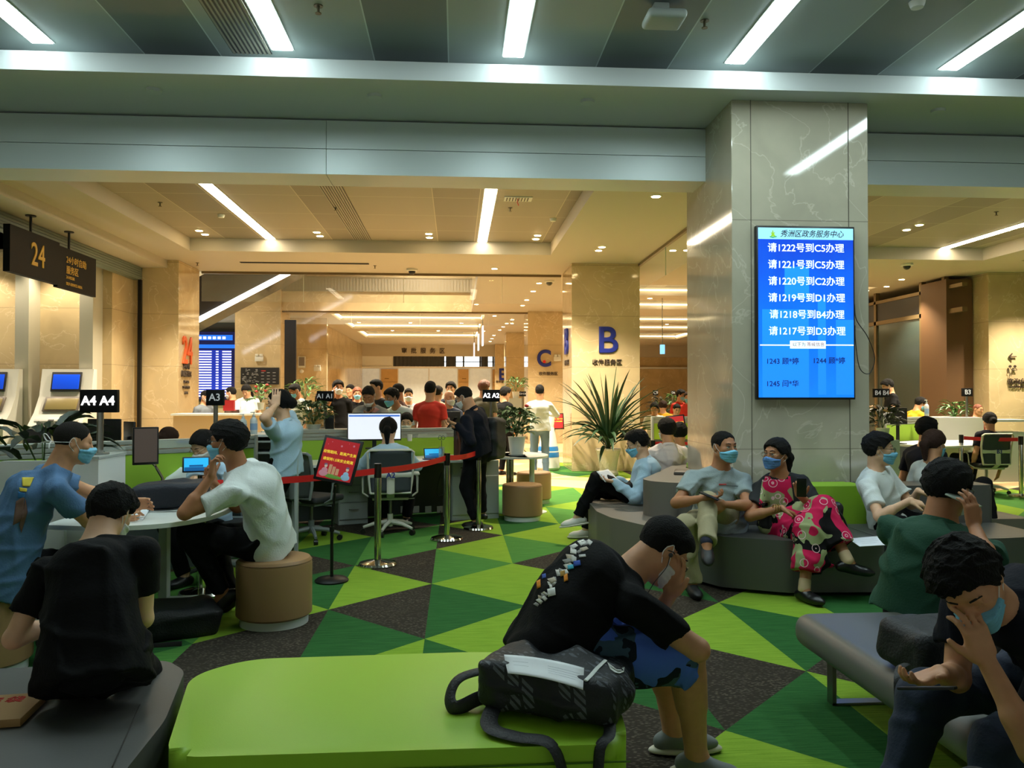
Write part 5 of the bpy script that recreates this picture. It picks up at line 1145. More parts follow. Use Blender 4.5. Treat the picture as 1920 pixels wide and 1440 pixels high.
em_light(at(486, 673, 25.85), 'twin-head emergency light above the floor plan board'); em_light(at(595, 692, 28.35), 'twin-head emergency light on the wall left of the A1 sign', .9); em_light(at(1045, 673, 25.65), 'twin-head emergency light right of the letter C', .9)
slab('wall_left_speaker', (-5.9, 28.4, 0), (-4.52, 28.6, 4.28), MAR)
t = thing('wall_speaker', 'white framed grey speaker on the wall left of the emergency light', 'speaker', at(566, 679, 28.35)); b = MB(); b.box((0, 0, 0), (.25, .08, .40), bev=.01); b.build('box', OFFW, t); b = MB(); b.box((0, -.042, .02), (.19, .01, .30)); b.build('grille', M('speaker_grey', (120, 112, 104), .8), t); b = MB(); b.ball((0, -.02, -.32), .07); b.build('camera_ball', OFFW, t)
b = MB(); b.b2((0, 0, 0), (.35, .1, 2.9)); o = b.build('black_banner_post', BLK); q = at(543, 745, 26.0); o.location = (q[0], 25.2, 1.0); tag(o, 'tall black display edge right of the far left column', 'display')
slab('wall_stub_base', (q[0], 25.2, 0), (q[0]+.35, 25.3, 1.0), BLK)
b = MB(); b.b2((-.02, 0, 0), (.02, .01, .35)); 
# ---------------------------------------------------------------- column lettering
def letters(s, px, py, Y, size, mat, bold, lab, cat='lettering', az=180, ext=.012, X=None, **k):
    q = at(px, py, Y) if X is None else np.array([X, Y, k.pop('z')])
    n = Vector((math.sin(math.radians(az)), math.cos(math.radians(az)), 0)); t = text(s, size, q+np.array(n)*ext*1.05, frame(az), mat, None, 'wall_lettering', ext, bold, **k); tag(t, lab, cat); return t
letters('B', 1139, 640, 16.3, .76, TXBLUE, .013, 'big blue letter B on the marble column', sx=1.05); letters('收件服务区', 1138, 679.5, 16.3, .125, TXB, .0006, 'dark Chinese lettering under the blue letter B')
letters('C', 1020, 673.5, 25.7, .74, TXBLUE, .022, 'blue letter C on the farther marble column', sx=.9); letters('收件服务区', 1028, 701, 25.7, .125, TXB, .0006, 'dark Chinese lettering under the blue letter C')
b = MB(); b.cone((0, 0, 0), (0, -.02, 0), .05, n=20); o = b.build('red_reflection_dot', M('dot_red', (200, 30, 30), .5)); o.location = at(1020.5, 678, 25.68); tag(o, 'small red disc standing in for a reflection inside the blue letter C', 'painted reflection')  # red disc takes the place of a reflection on the letter
letters('E', 942, 703, 42.2, .85, TXBLUE, .022, 'partly hidden blue letter on the farthest column'); letters('收件服务区', 942, 716, 42.2, .14, TXB, .002, 'tiny dark lettering under the farthest blue letter')
letters('审批服务区', 793.5, 658.5, 43.0, .32, TXB, .001, 'dark approval area lettering on the header of the end wall', sp=2.15, ext=.02)
letters('B', 0, 0, 16.95, .76, TXBLUE, .022, 'blue letter B on the left side of the marble column', az=270, X=2.37, z=2.68); letters('收件服务区', 0, 0, 16.95, .115, TXB, .0015, 'dark lettering under the side letter B', az=270, X=2.37, z=2.25)
zz = lambda y, Y: 1.55+(742-y)*Y/1500
letters('24', 0, 0, 17.0, .80, TXO, .01, 'orange number 24 on the side of the shutter column', az=90, X=-5.57, z=zz(662, 17.0), sx=.75)
for k, (s, y, sz) in enumerate((('24小时', 689, .14), ('自助服务区', 703, .14), ('24-HOUR', 717, .08), ('SELF-SERVICE', 727, .08), ('AREA', 737, .08))): letters(s, 0, 0, 16.95, sz, TXB, .0006, 'dark lettering line %s under the orange 24' % ('with hours', 'with the zone name', 'in capitals, topmost', 'in capitals, middle one', 'in capitals, lowest')[k], az=90, X=-5.57, z=zz(y, 17.0), sx=.9)
b = MB(); q = at(1890, 668, 16.9)
letters('←', 1898, 669, 16.88, .24, TXB, .001, 'dark left arrow on the right marble column'); letters('咨询台', 1906, 716, 16.88, .145, TXB, .0006, 'dark Chinese information lettering at the right edge'); letters('INFORMATION', 1908, 725.5, 16.88, .06, TXB, .0002, 'small INFORMATION lettering at the right edge')
b.cone(at(1894, 687, 16.86), at(1894, 687, 16.83), .03, n=14); b.cone(at(1903, 687, 16.86), at(1903, 687, 16.83), .03, n=14)
b.tube([at(1892, 691, 16.85), at(1891, 696, 16.85), at(1893, 697, 16.85), at(1893, 705, 16.85), at(1896, 705, 16.85), at(1896, 697, 16.85), at(1898, 694, 16.85), at(1894, 690, 16.85)], .006, 5); b.tube([at(1899, 694, 16.85), at(1902, 690, 16.85), at(1905, 691, 16.85), at(1907, 694, 16.85), at(1899, 694, 16.85)], .008, 5)
tag(b.build('information_pictogram', TXB), 'dark pictogram of two people at a counter on the right column', 'pictogram')
letters('卫生间', 0, 0, 17.6, .10, TXB, .002, 'small dark lettering on the left face of the right column', az=270, X=11.75, z=zz(725, 17.6)); letters('WASHROOMS', 0, 0, 17.6, .05, TXB, .001, 'tiny dark lettering on the left face of the right column', az=270, X=11.75, z=zz(731, 17.6))
# hanging 24 h sign
t = thing('hanging_sign', 'black hanging sign with a gold 24 and Chinese self-service lettering', 'hanging sign', (-6.05, 11.2, 0)); SB = M('sign_black', (9, 10, 11), .6, spec=.2)
b = MB(); b.b2((-.04, 0, 3.23), (.05, 1.35, 3.87)); b.build('left_plate', SB, t); b = MB(); b.b2((-.04, 1.35, 3.20), (.02, 2.65, 3.84)); b.build('right_plate', SB, t)
for y in (.62, 1.75): b = MB(); b.cone((0, y, 3.84), (0, y, 4.12), .018); b.cone((0, y, 4.105), (0, y, 4.12), .07); b.build('hanger_rod', BLKM, t)
F90 = frame(90); text('24', .46, (.052, .72, 3.55), F90, TXG, t, 'lettering', .003, .006, sx=.85)
for s, z, sz in (('24小时自助', 3.66, .135), ('服务区', 3.50, .135), ('24-HOUR', 3.39, .065), ('SELF-SERVICE AREA', 3.29, .062)): text(s, sz, (.023, 1.62, z), F90, TXG, t, 'lettering', .002, .001, 'LEFT')
# blade signs
def blade(px, py, w, h, Y, s, lab, base=None, lit=False, size=None, post=True, az=180, zb=None):
    q = at(px, py, Y); t = thing('counter_sign', lab, 'counter sign', (q[0], q[1], q[2])); b = MB(); b.box((0, 0, 0), (w, .05, h), bev=.005); b.build('board', SB, t)
    text(s, size or h*.5, (0, -.027, 0), F0, M('lit_white', (255, 255, 255), emit=3.0) if lit else M('sign_grey_white', (190, 192, 194), .5, emit=.3), t, 'lettering', .002, h*.009 if lit else h*.008, sx=.95)
    if post: b = MB(); b.cone((0, .01, -h/2), (0, .01, (zb if zb is not None else .02)-q[2]), .022, n=14); b.cone((0, .01, (zb or .0)-q[2]), (0, .01, (zb or .0)-q[2]+.012), .06, n=20); b.build('post', STEEL, t)
blade(187, 752, .246, .155, 5.62, 'A4 A4', 'lit black sign reading A4 A4 on a steel post at left', lit=True, size=.088, zb=1.15)
blade(404, 745.5, .17, .155, 8.1, 'A3', 'black counter sign reading A3', size=.10, zb=.0); blade(610, 743, .215, .14, 10.6, 'A1 A1', 'black counter sign reading A1 A1 above the potted plant', size=.085, zb=1.13); blade(921, 742, .235, .165, 10.9, 'A2 A2', 'lit black sign reading A2 A2 behind the standing man in black', lit=True, size=.088, zb=.75)
blade(1652, 737, .28, .15, 13.2, 'B4 B4', 'black counter sign reading B4 partly behind the pillar', size=.11, zb=.0); blade(1813, 735.5, .19, .15, 14.0, 'B3', 'black counter sign reading B3 on the right', size=.12, zb=0.0)
blade(980, 738.5, .16, .12, 19.5, 'C4 C4', 'small black sign reading C4 C4 beside the C column', size=.06, zb=.0); blade(1229, 736.5, .13, .13, 20.0, 'C9', 'small black sign reading C9 between the pillars', size=.10, zb=.0); blade(1262, 736.5, .12, .11, 21.5, 'D6', 'small black sign reading D6 between the pillars', size=.08, zb=.0)
# hall hanging lit signs
for px_, py_, Y, h_ in ((889, 656, 36, .6), (897, 642, 31, .62), (905, 630, 27.5, .66)):
    q = at(px_, py_, Y); t = thing('lit_hanging_sign', 'white lit blade sign hanging in the corridor seen edge-on', 'hanging sign', q, 0, 'edge-on corridor signs'); b = MB(); b.box((0, 0, 0), (.05, .7, h_)); b.build('board', M('sign_glow', (236, 236, 240), emit=1.2), t); b = MB(); b.cone((0, 0, h_/2), (0, 0, 4.52-q[2]), .015); b.build('hanger_rod', STEEL, t)
q = at(1242, 655, 22); t = thing('lit_hanging_sign', 'small blue and white lit sign hanging between the pillars', 'hanging sign', q); b = MB(); b.box((0, 0, 0), (.12, .08, .26)); b.build('board', M('sign_glow_blue', (120, 190, 235), emit=1.2), t); b = MB(); b.cone((0, 0, .13), (0, 0, 4.28-q[2]), .012); b.build('hanger_rod', STEEL, t)
# ---------------------------------------------------------------- kiosks
def kiosk(x, lab):
    t = thing('service_kiosk', lab, 'kiosk', (x, 14.45, 0)); W = .90
    b = MB(); b.prism([(0, 0), (.62, 0), (.62, 2.03), (.50, 2.03), (.40, 1.55), (.22, 1.25), (0.0, 1.02)], -W/2, W/2); o = b.build('body', M('kiosk_white', (226, 224, 214), .35), t); o.rotation_euler = (math.pi/2, 0, math.pi/2)
    def face_box(y, z, w, h, name, mat, th=.03, tl=0, xo=0):
        b = MB(); b.box((xo, y, z), (w, th, h), rot=Matrix.Rotation(-tl, 3, 'X'), bev=.008); return b.build(name, mat, t)
    face_box(.44, 1.80, .52, .36, 'upper_bezel', M('bezel_grey', (60, 60, 62), .4), tl=.22); o = face_box(.425, 1.80, .46, .27, 'upper_screen', screen_mat('kiosk_blue', (20, 70, 200), .9), tl=.22)
    face_box(.285, 1.40, .62, .30, 'lower_bezel', M('bezel_taupe', (110, 100, 90), .4), tl=.55); face_box(.27, 1.40, .54, .23, 'lower_screen', screen_mat('kiosk_dim', (130, 115, 70), .35), tl=.55)
    face_box(.10, 1.13, .74, .10, 'reader_panel', M('kiosk_light', (200, 200, 196), .4), tl=.8); 
    b = MB()
    for k in range(3): b.box((-.08+k*.16, .06, 1.12), (.09, .02, .03), rot=Matrix.Rotation(-.8, 3, 'X'))
    b.build('card_slots', BLK, t); face_box(-.01, .78, .8, .42, 'door', M('kiosk_light', (1, 1, 1)), th=.02); face_box(.055, 1.135, .04, .03, 'green_lamp', M('green_lamp', (60, 220, 120), emit=1.5), xo=.14)
kiosk(-6.98, 'white self-service kiosk right of the first white post'); kiosk(-8.28, 'white self-service kiosk at the left edge')
# ---------------------------------------------------------------- plants
LEAF = M('dark_leaf', (30, 62, 34), .45, noise=(12, .2)); LEAF2 = M('variegated_leaf', (92, 118, 76), .5, noise=(25, .45)); LEAF3 = M('fresh_leaf', (66, 110, 48), .45, noise=(15, .3)); LEAFK = M('dark_olive_leaf', (42, 52, 36), .5, noise=(20, .5))  # LEAFK is the dullest leaf colour, a dark olive green
def leaf(b, base, d, L, w, droop, n=8, fold=.25):
    d = nrm(d); p = np.array(base, float); prev = None; side0 = nrm(np.cross(d, (0, 0, 1)) if abs(d[2]) < .98 else np.cross(d, (1, 0, 0)))
    for i in range(n+1):
        t = i/n; ww = w*math.sin(math.pi*min(1, .12+t*.88))**.8*(1 if t < .999 else .05); up_ = nrm(np.cross(side0, d))
        cur = [b.bm.verts.new(p+side0*ww/2+up_*ww*fold), b.bm.verts.new(p), b.bm.verts.new(p-side0*ww/2+up_*ww*fold)]
        if prev: b.bm.faces.new((prev[0], prev[1], cur[1], cur[0])); b.bm.faces.new((prev[1], prev[2], cur[2], cur[1]))
        prev = cur; p = p+d*L/n; d = nrm(d+np.array([0, 0, -droop/n]))
def pot(t, prof, mat, name='pot', soil=None):
    b = MB(); b.lathe(prof, n=32); b.build(name, mat, t)
    if soil: b = MB(); b.lathe([(soil[0], soil[1]-.01), (soil[0], soil[1])], n=24); b.build('soil', M('soil', (40, 30, 22), .9), t)
pc = gp(1141, 888); t = thing('dracaena_plant', 'large dark spiky potted plant in a tall white pot before the B column', 'potted plant', (pc[0]-.06, 15.5, 0))
pot(t, [(.17, 0), (.20, .01), (.20, .06), (.165, .10), (.17, .16), (.195, .3), (.235, .47), (.245, .48), (.245, .52), (.215, .52)], M('white_relief_pot', (214, 212, 204), .5, bump=(30, 1.0)), soil=(.215, .5))
b = MB(); rs = random.Random(5)
for k in range(70):
    a = rs.random()*6.28; tl = .15+1.05*rs.random(); L = 1.0+.55*rs.random() if tl < .9 else .8+.3*rs.random(); leaf(b, (.06*math.cos(a), .06*math.sin(a), .50+.3*rs.random()), (math.sin(tl)*math.cos(a), math.sin(tl)*min(.25, math.sin(a)), math.cos(tl)), L, .085, .5+tl*.9)
for d_, L in (((-.12, -.1, 1), 1.45), ((.5, -.2, 1.2), 1.55), ((-.75, -.3, 1), 1.5), ((.9, -.2, .9), 1.35)): leaf(b, (0, 0, .6), d_, L, .06, .25)
b.build('leaves', LEAF, t); b = MB(); b.cone((0, 0, .5), (0, 0, .95), .05, .03); b.build('stem', M('stem_brown', (70, 60, 40), .8), t)
def bushy(loc, lab, H, Rr_, n, mat, potp=None, seed=1, pm=None, flowers=None, lw=.05, ll=.14, grp=None, z0=0):
    t = thing('potted_plant', lab, 'potted plant', loc, 0, grp); rs = random.Random(seed); pz = 0
    if potp: pot(t, potp, pm or OFFW, soil=(potp[-1][0]*.9, potp[-1][1]-.01)); pz = potp[-1][1]
    b = MB()
    for k in range(n):
        a = rs.random()*6.28; h_ = rs.random()**.7; r_ = Rr_*(.25+.75*math.sin(math.pi*min(.95, h_*.8+.15)))*rs.random()**.4; p = (r_*math.cos(a), r_*math.sin(a), pz+H*h_*.85)
        leaf(b, p, (math.cos(a)*.8, math.sin(a)*.8, .9-.9*rs.random()), ll*(.7+.6*rs.random()), lw*(.7+.6*rs.random()), 1.2, 4)
    b.build('leaves', mat, t); b = MB()
    for k in range(6): a = k*1.05; b.tube([(0, 0, pz-.01), (Rr_*.3*math.cos(a), Rr_*.3*math.sin(a), pz+H*.5), (Rr_*.5*math.cos(a), Rr_*.5*math.sin(a), pz+H*.85)], .005, 5)
    b.build('stems', M('green_stem', (60, 84, 40), .7), t)
    if flowers:
        b = MB()
        for k in range(flowers[1]): a = rs.random()*6.28; b.ball((Rr_*.6*math.cos(a), Rr_*.6*math.sin(a), pz+H*(.6+.4*rs.random())), (.03, .03, .022), 6)
        b.build('flowers', M('red_flower', (200, 40, 36), .5), t)
    return t
WP = [(.07, 0), (.075, .01), (.095, .17), (.10, .175), (.088, .175)]
bushy((.80, 10.55, .76), 'variegated plant in a white pot on the half-round table', .42, .22, 130, LEAF2, [(.10, 0), (.11, .02), (.088, .02), (.115, .24), (.12, .25), (.105, .25)], 3, WHT, ('r', 2), .07, .13)
q = at(588, 800, 10.5); bushy((q[0], q[1], 1.12), 'dense variegated plant under the A1 sign', .34, .24, 170, LEAF2, [(.07, 0), (.085, .02), (.095, .06)], 8, OFFW, None, .05, .09)
t = thing('plant_shelf', 'white ledge behind the partition carrying the variegated plant and a black box', 'ledge', (q[0]+.35, q[1]+.05, 0)); b = MB(); b.b2((-.7, -.15, 1.09), (.75, .15, 1.12)); b.build('board', WHT, t); b = MB(); b.b2((-.65, .0, 0), (-.6, .1, 1.09)); b.b2((.65, .0, 0), (.7, .1, 1.09)); b.build('supports', GREYL, t)
b = MB(); b.box((0, 0, .08), (.11, .08, .185), bev=.008); o = b.build('black_box', BLK); o.location = (at(618, 800, 10.5)[0], 10.52, 1.12); tag(o, 'small black box standing right of the variegated plant', 'box')
bushy(at(489, 768, 15.45), 'small white pot with red anthurium flowers on the reception counter', .34, .2, 26, LEAF3, [(.05, 0), (.07, .13), (.075, .135), (.065, .135)], 4, WHT, ('r', 6), .10, .16)
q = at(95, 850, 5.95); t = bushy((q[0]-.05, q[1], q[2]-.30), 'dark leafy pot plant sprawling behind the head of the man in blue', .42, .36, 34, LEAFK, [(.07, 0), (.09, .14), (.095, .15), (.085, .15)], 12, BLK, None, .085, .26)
b = MB(); b.b2((-.2, -.15, 0), (.2, .2, .02)); o = b.build('plant_stand', GREYL); o.location = (q[0]-.05, q[1], q[2]-.322); tag(o, 'grey shelf carrying the sprawling pot plant', 'shelf')
b = MB(); b.b2((-.03, -.03, 0), (.03, .03, q[2]-.322)); o.data  # post under the shelf
pb = b.build('shelf_post', GREYL, o); pb.location = (0, 0, -(q[2]-.322))
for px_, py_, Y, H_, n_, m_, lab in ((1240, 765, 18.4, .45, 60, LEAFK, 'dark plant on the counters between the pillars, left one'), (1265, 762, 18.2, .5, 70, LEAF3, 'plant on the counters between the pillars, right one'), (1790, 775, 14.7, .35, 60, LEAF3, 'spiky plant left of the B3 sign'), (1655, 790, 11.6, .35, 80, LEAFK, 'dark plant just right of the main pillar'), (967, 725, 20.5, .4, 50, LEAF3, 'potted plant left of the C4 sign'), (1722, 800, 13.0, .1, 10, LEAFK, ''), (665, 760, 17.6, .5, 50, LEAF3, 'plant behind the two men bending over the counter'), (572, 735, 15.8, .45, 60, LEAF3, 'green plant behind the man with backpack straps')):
    if lab:
        q = at(px_, py_, Y); z_ = max(.0, q[2]-.1-H_*.5); t = bushy((q[0], q[1], z_), lab, H_, .28 if H_ > .36 else .2, n_, m_, WP, int(px_), OFFW, None, .05, .18); b = MB(); b.b2((-.18, -.15, -z_), (.18, .15, 0)); o = b.build('planter_box', GREYL, t)
# ---------------------------------------------------------------- small things
def bottle(c, lab, h_=.21):
    t = thing('sanitiser_bottle', lab, 'bottle', c); b = MB(); b.lathe([(.036, 0), (.038, .01), (.038, h_*.62), (.03, h_*.72), (.015, h_*.78), (.015, h_*.84)], n=20); b.build('bottle', M('bottle_white', (214, 220, 222), .3), t)
    b = MB(); b.cone((0, 0, h_*.84), (0, 0, h_*.88), .017); b.cone((0, 0, h_*.88), (0, 0, h_), .006); b.box((-.012, 0, h_), (.05, .014, .012), bev=.004); b.build('pump', WHT, t)
    b = MB(); b.lathe([(.0386, h_*.2), (.0386, h_*.5)], n=20); b.build('label', M('label_blue', (150, 180, 215), .5), t)
bottle((-2.12, 8.58, 1.145), 'clear sanitiser bottle with pump, right one on the white counter', .23); bottle((-2.25, 8.66, 1.145), 'paler sanitiser bottle, left one on the white counter', .21)
q = at(1766, 776, 13.3); bottle((q[0], 13.75, 1.17), 'white pump bottle on the right counter', .30)
t = thing('paper_cup', 'white paper cup hanging at the A2 partition', 'cup', at(768, 827, 10.3)); b = MB(); b.lathe([(.027, 0), (.036, .085), (.033, .085)], n=20); b.build('cup', M('cup_white', (220, 222, 210), .6), t)
t = thing('glass_tumbler', 'tall glass tumbler with scissors beside the A2 tablet', 'tumbler', (at(828, 860, 9.85)[0], 9.85, .766)); b = MB(); b.lathe([(.036, 0), (.036, .16), (.032, .16)], n=20); b.build('tumbler', M('tumbler_glass', (150, 160, 150), .1, alpha=.45), t); b = MB(); b.tube([(0, 0, .02), (.0, 0, .24)], .004); b.tube([(.02+.02*math.cos(a), 0, .27+.025*math.sin(a)) for a in np.linspace(0, 6.28, 12)], .004, 5); b.tube([(-.02+.02*math.cos(a), 0, .27+.025*math.sin(a)) for a in np.linspace(0, 6.28, 12)], .004, 5); b.build('scissors', M('scissor_green', (40, 80, 60), .4), t)
t = thing('pen_tray', 'clear plastic tray with a stapler clipped on the A2 partition', 'tray', at(808, 820, 10.45), .41); b = MB(); b.b2((-.2, -.06, 0), (.2, .06, .006)); b.b2((-.2, -.06, 0), (.2, -.056, .05)); b.build('tray', M('clear_tray', (200, 210, 190), .1, alpha=.4), t); b = MB(); b.box((.03, 0, .035), (.16, .03, .03), bev=.01); b.build('stapler', BLK, t)
t = thing('pen_tray', 'clear plastic tray with blue clips on the left partition', 'tray', at(330, 838, 7.0), .6); b = MB(); b.b2((-.2, -.08, 0), (.2, .04, .006)); b.b2((-.2, -.08, 0), (.2, -.076, .06)); b.build('tray', M('clear_tray', (1, 1, 1)), t); b = MB(); b.box((.06, -.02, .04), (.13, .04, .025), rot=Rz(.3), bev=.006); b.build('blue_clip', M('clip_blue', (30, 50, 150), .4), t)
def sheet(pts, lab, th=.002, name='paper_sheet', curl=None, mat=None, marks=None, grp=None):
    """thin sheet through 4 world corners"""
    P_ = [np.array(p, float) for p in pts]; n = 8; V, Q = [], []; nn = nrm(np.cross(P_[1]-P_[0], P_[3]-P_[0]))
    for j in range(n+1):
        for i in range(n+1):
            u, v = i/n, j/n; V.append(P_[0]*(1-u)*(1-v)+P_[1]*u*(1-v)+P_[2]*u*v+P_[3]*(1-u)*v+nn*((curl or 0)*(4*u*(1-u)-.3*math.sin(v*5))))
    for j in range(n):
        for i in range(n): a = j*(n+1)+i; Q.append((a, a+1, a+n+2, a+n+1))
    o = mesh_obj(name, V, Q, mat or PAPER, None); md = o.modifiers.new('s', 'SOLIDIFY'); md.thickness = th; tag(o, lab, 'paper', grp)
    if marks:
        b = MB(); e = -nn*.003 if nn[2] < 0 else nn*.003
        for (u0, u1, v) in marks:
            f_ = lambda u, v: P_[0]*(1-u)*(1-v)+P_[1]*u*(1-v)+P_[2]*u*v+P_[3]*(1-u)*v+nn*((curl or 0)*(4*u*(1-u)-.3*math.sin(v*5)))+e
            for s0_, s1_ in zip(np.linspace(u0, u1, 4), np.linspace(u0, u1, 4)[1:]): b.face([f_(s0_, v), f_(s1_, v), f_(s1_, v+.012), f_(s0_, v+.012)])
        b.build('printed_lines', M('print_grey', (150, 155, 165), .8), o, smooth=False)
    return o
G_ = lambda x, y, z: gp(x, y, z)
sheet([G_(305, 905, .80), G_(322, 872, .92), G_(385, 888, .90), G_(372, 918, .80)], 'white document the masked clerk is reading behind the black bag', curl=.01)
sheet([G_(245, 968, .768), G_(262, 950, .80), G_(285, 945, .79), G_(268, 975, .768)], 'small stack of white papers at the elbow of the man in blue', curl=.004)
sheet([G_(1590, 1010, .432), G_(1650, 1005, .432), G_(1665, 1022, .432), G_(1612, 1025, .432)], 'white sheet lying on the sofa seat left of the green polo shirt', marks=[(.2, .8, .3), (.2, .8, .5), (.2, .7, .7)])
t = thing('paper_envelope', 'brown paper envelope with red print on the grey bench', 'envelope', (-1.66, 2.93, .432), .12); b = MB(); b.box((0, 0, .014), (.36, .25, .028), bev=.003); b.build('envelope', M('kraft_paper', (176, 138, 92), .8), t)
text('档案袋', .06, (.02, .06, .0285), Matrix.Identity(3), M('red_print', (190, 40, 30), .7), t, 'lettering', .0004, .001, sp=1.4)
t = thing('keyboard', 'black keyboard and cables on the left desk', 'keyboard', (at(255, 925, 6.0)[0], 6.0, .766), .4); b = MB(); b.box((0, 0, .012), (.38, .14, .022), bev=.005); b.build('keyboard', BLK, t)
t = thing('keyboard', 'white telephone pad behind the keyboard on the left desk', 'telephone', (-2.05, 6.3, .766), .3); b = MB(); b.box((0, 0, .02), (.26, .16, .04), bev=.012); b.build('telephone', OFFW, t)
t = thing('open_folder', 'white papers and a notebook on the A2 desk', 'papers', (at(800, 870, 9.7)[0], 9.72, .766), .35); b = MB(); b.box((0, 0, .006), (.36, .24, .012), bev=.002); b.build('papers', PAPER, t); b = MB(); b.box((.04, .0, .018), (.16, .1, .012), bev=.002); b.build('notebook', M('navy_book', (30, 36, 90), .5), t)
t = thing('keyboard', 'black keyboard under the white screen monitor', 'keyboard', (at(692, 868, 9.6)[0], 9.62, .766), .35); b = MB(); b.box((0, 0, .012), (.40, .13, .022), bev=.005); b.build('keyboard', BLK, t)
t = thing('dark_bottle', 'dark brown thermos bottle right of the A2 partition end', 'bottle', (at(857, 850, 10.3)[0], 10.3, .766)); b = MB(); b.lathe([(.045, 0), (.045, .2), (.03, .26), (.022, .29), (.022, .33)], n=20); b.build('bottle', M('bottle_brown', (60, 36, 30), .25), t)
t = thing('wet_wipe_box', 'black box on the cabinet top right of the thermos', 'box', (at(868, 800, 10.4)[0], 10.45, .77)); b = MB(); b.box((0, 0, .19), (.24, .12, .36), bev=.01); b.build('box', BLK, t)
t = thing('robot', 'white and blue service robot behind the man in jeans', 'robot', (at(1028, 860, 16.6)[0], 16.6, 0)); b = MB(); b.lathe([(.2, 0), (.24, .06), (.22, .4), (.12, .9)], n=28); b.build('body', WHT, t); b = MB(); b.lathe([(.23, .28), (.215, .45), (.17, .6)], n=28); b.build('blue_skirt', M('robot_blue', (40, 120, 190), .4), t); b = MB(); b.lathe([(.12, .9), (.14, 1.2), (.1, 1.3)], n=24); b.build('head', WHT, t)
def bag_f(c, r, R, seed, amp=.012, extra=()):
    Fq = Fld(); Fq.add(f_bx(np.asarray(c), np.asarray(r), R, min(r)*.55), .03)
    for e in extra: Fq.add(e, .04)
    Fq.post.append(wrinkle(seed, amp, 11)); return Fq
def rot3(a, b_=0, c_=0): return np.array(Matrix.Rotation(c_, 3, 'Z') @ Matrix.Rotation(b_, 3, 'Y') @ Matrix.Rotation(a, 3, 'X'))
NYL = M('black_nylon', (22, 23, 27), .6, bump=(90, .4))
q = at(312, 915, 5.75); t = thing('black_bag', 'soft black bag slumped on the white rounded table', 'bag', (q[0], q[1], .766)); o_ = np.array([q[0], q[1], .766])
fobj('bag_body', bag_f((q[0]+.02, 5.8, .855), (.24, .15, .085), rot3(0, -.05, .1), 5, .006, [f_rc((q[0]-.13, 5.8, .88), (q[0]+.1, 5.8, .915), .06, .05)]), .009, M('navy_nylon', (24, 28, 40), .65, bump=(90, .4)), t, o_)
b = MB(); b.tube(bez([(-.2, -.12, .05), (-.1, -.17, .015), (.08, -.18, .012), (.2, -.14, .03)], 6), .01, 6, flat=(.035, .008)); b.build('strap', BLK, t)
q = gp(335, 1190); t = thing('floor_bag', 'black backpack lying on the carpet under the rounded white table', 'bag', (q[0], q[1], 0)); o_ = np.array([q[0], q[1], 0.0])
fobj('bag_body', bag_f((q[0], q[1], .11), (.24, .15, .10), rot3(.15, .1, .5), 27, .008), .011, NYL, t, o_)
b = MB(); b.tube(bez([(-.15, -.1, .15), (-.22, -.2, .06), (-.1, -.26, .01), (.1, -.24, .01)], 5), .01, 6, flat=(.04, .008)); b.build('strap', BLK, t)
# foreground backpack
t = thing('backpack', 'black patterned backpack with white swooshes on the lime green bench', 'backpack', (.38, 2.9, .43)); o_ = np.array([.38, 2.9, .43])
g = NT('patterned_nylon', .6, .4); tc = g.n('TexCoord').outputs['Object']; mp = g.n('Mapping', {'Vector': tc, 'Rotation': (.1, .1, .5), 'Scale': (9, 9, 9)}).outputs[0]
v = g.n('TexBrick', {'Vector': mp, 'Color1': (.9, .9, .9, 1), 'Color2': (.1, .1, .1, 1), 'Mortar': (0, 0, 0, 1), 'Scale': 1.1, 'Mortar Size': .06, 'Bias': -.1}).outputs[0]; w_ = g.n('TexWave', {'Vector': mp, 'Scale': 2.2}, bands_direction='DIAGONAL').outputs[0]
g.col(g.mix(g.math('MULTIPLY', g.math('GREATER_THAN', g.n('SeparateXYZ', {0: v}).outputs[0], .5), g.math('GREATER_THAN', w_, .35)), lin((24, 26, 30)), lin((84, 88, 96)))); g.bump(g.n('TexNoise', {'Vector': tc, 'Scale': 120.0}).outputs[0], .3)
BQ = bag_f((.37, 2.90, .515), (.245, .20, .078), rot3(-.10, .06, -.38), 9, .007, [f_rc((.16, 3.03, .50), (.24, 3.02, .54), .06, .075), f_rc((.45, 2.92, .55), (.57, 2.80, .50), .075, .06)])
fobj('bag_body', BQ, .007, g.m, t, o_)
b = MB(); b.tube(bez([(-.22, .06, .12), (-.36, .02, .1), (-.40, -.02, .05), (-.38, -.06, .02), (-.30, -.03, .04), (-.20, .0, .06)], 6), .02, 10, flat=(.055, .022)); b.build('top_strap', NYL, t)
b = MB(); b.tube(bez([(-.20, .0, .06), (-.26, -.14, .03), (-.26, -.24, .02), (-.18, -.30, .015), (-.08, -.345, .01), (-.04, -.375, -.08), (-.03, -.37, -.2)], 6), .02, 10, flat=(.06, .014)); b.build('shoulder_strap', NYL, t)
b = MB(); b.tube(bez([(.14, -.20, .03), (.12, -.30, .012), (.08, -.35, -.01), (.07, -.365, -.16)], 5), .02, 10, flat=(.04, .012)); b.build('shoulder_strap', NYL, t)
def on_bag(px, py):   # the first hit of a pixel ray on the bag
    d = ray(px, py); d = d/np.linalg.norm(d); s_ = np.linspace(2.0, 4.2, 900); P_ = CP+d*s_[:, None]; v_ = BQ.ev(P_); i = np.argmax(v_ < .004); return P_[i]-o_ if v_[i] < .004 else None
b = MB(); pts = [on_bag(x, y) for x, y in ((1148, 1220), (1135, 1238), (1120, 1252), (1108, 1266), (1098, 1276))]; pts = [p for p in pts if p is not None]
if len(pts) > 2: b.tube(pts, .006, 8, flat=(.016, .006)); b.build('white_piping', WHT, t)
else: b.bm.free()
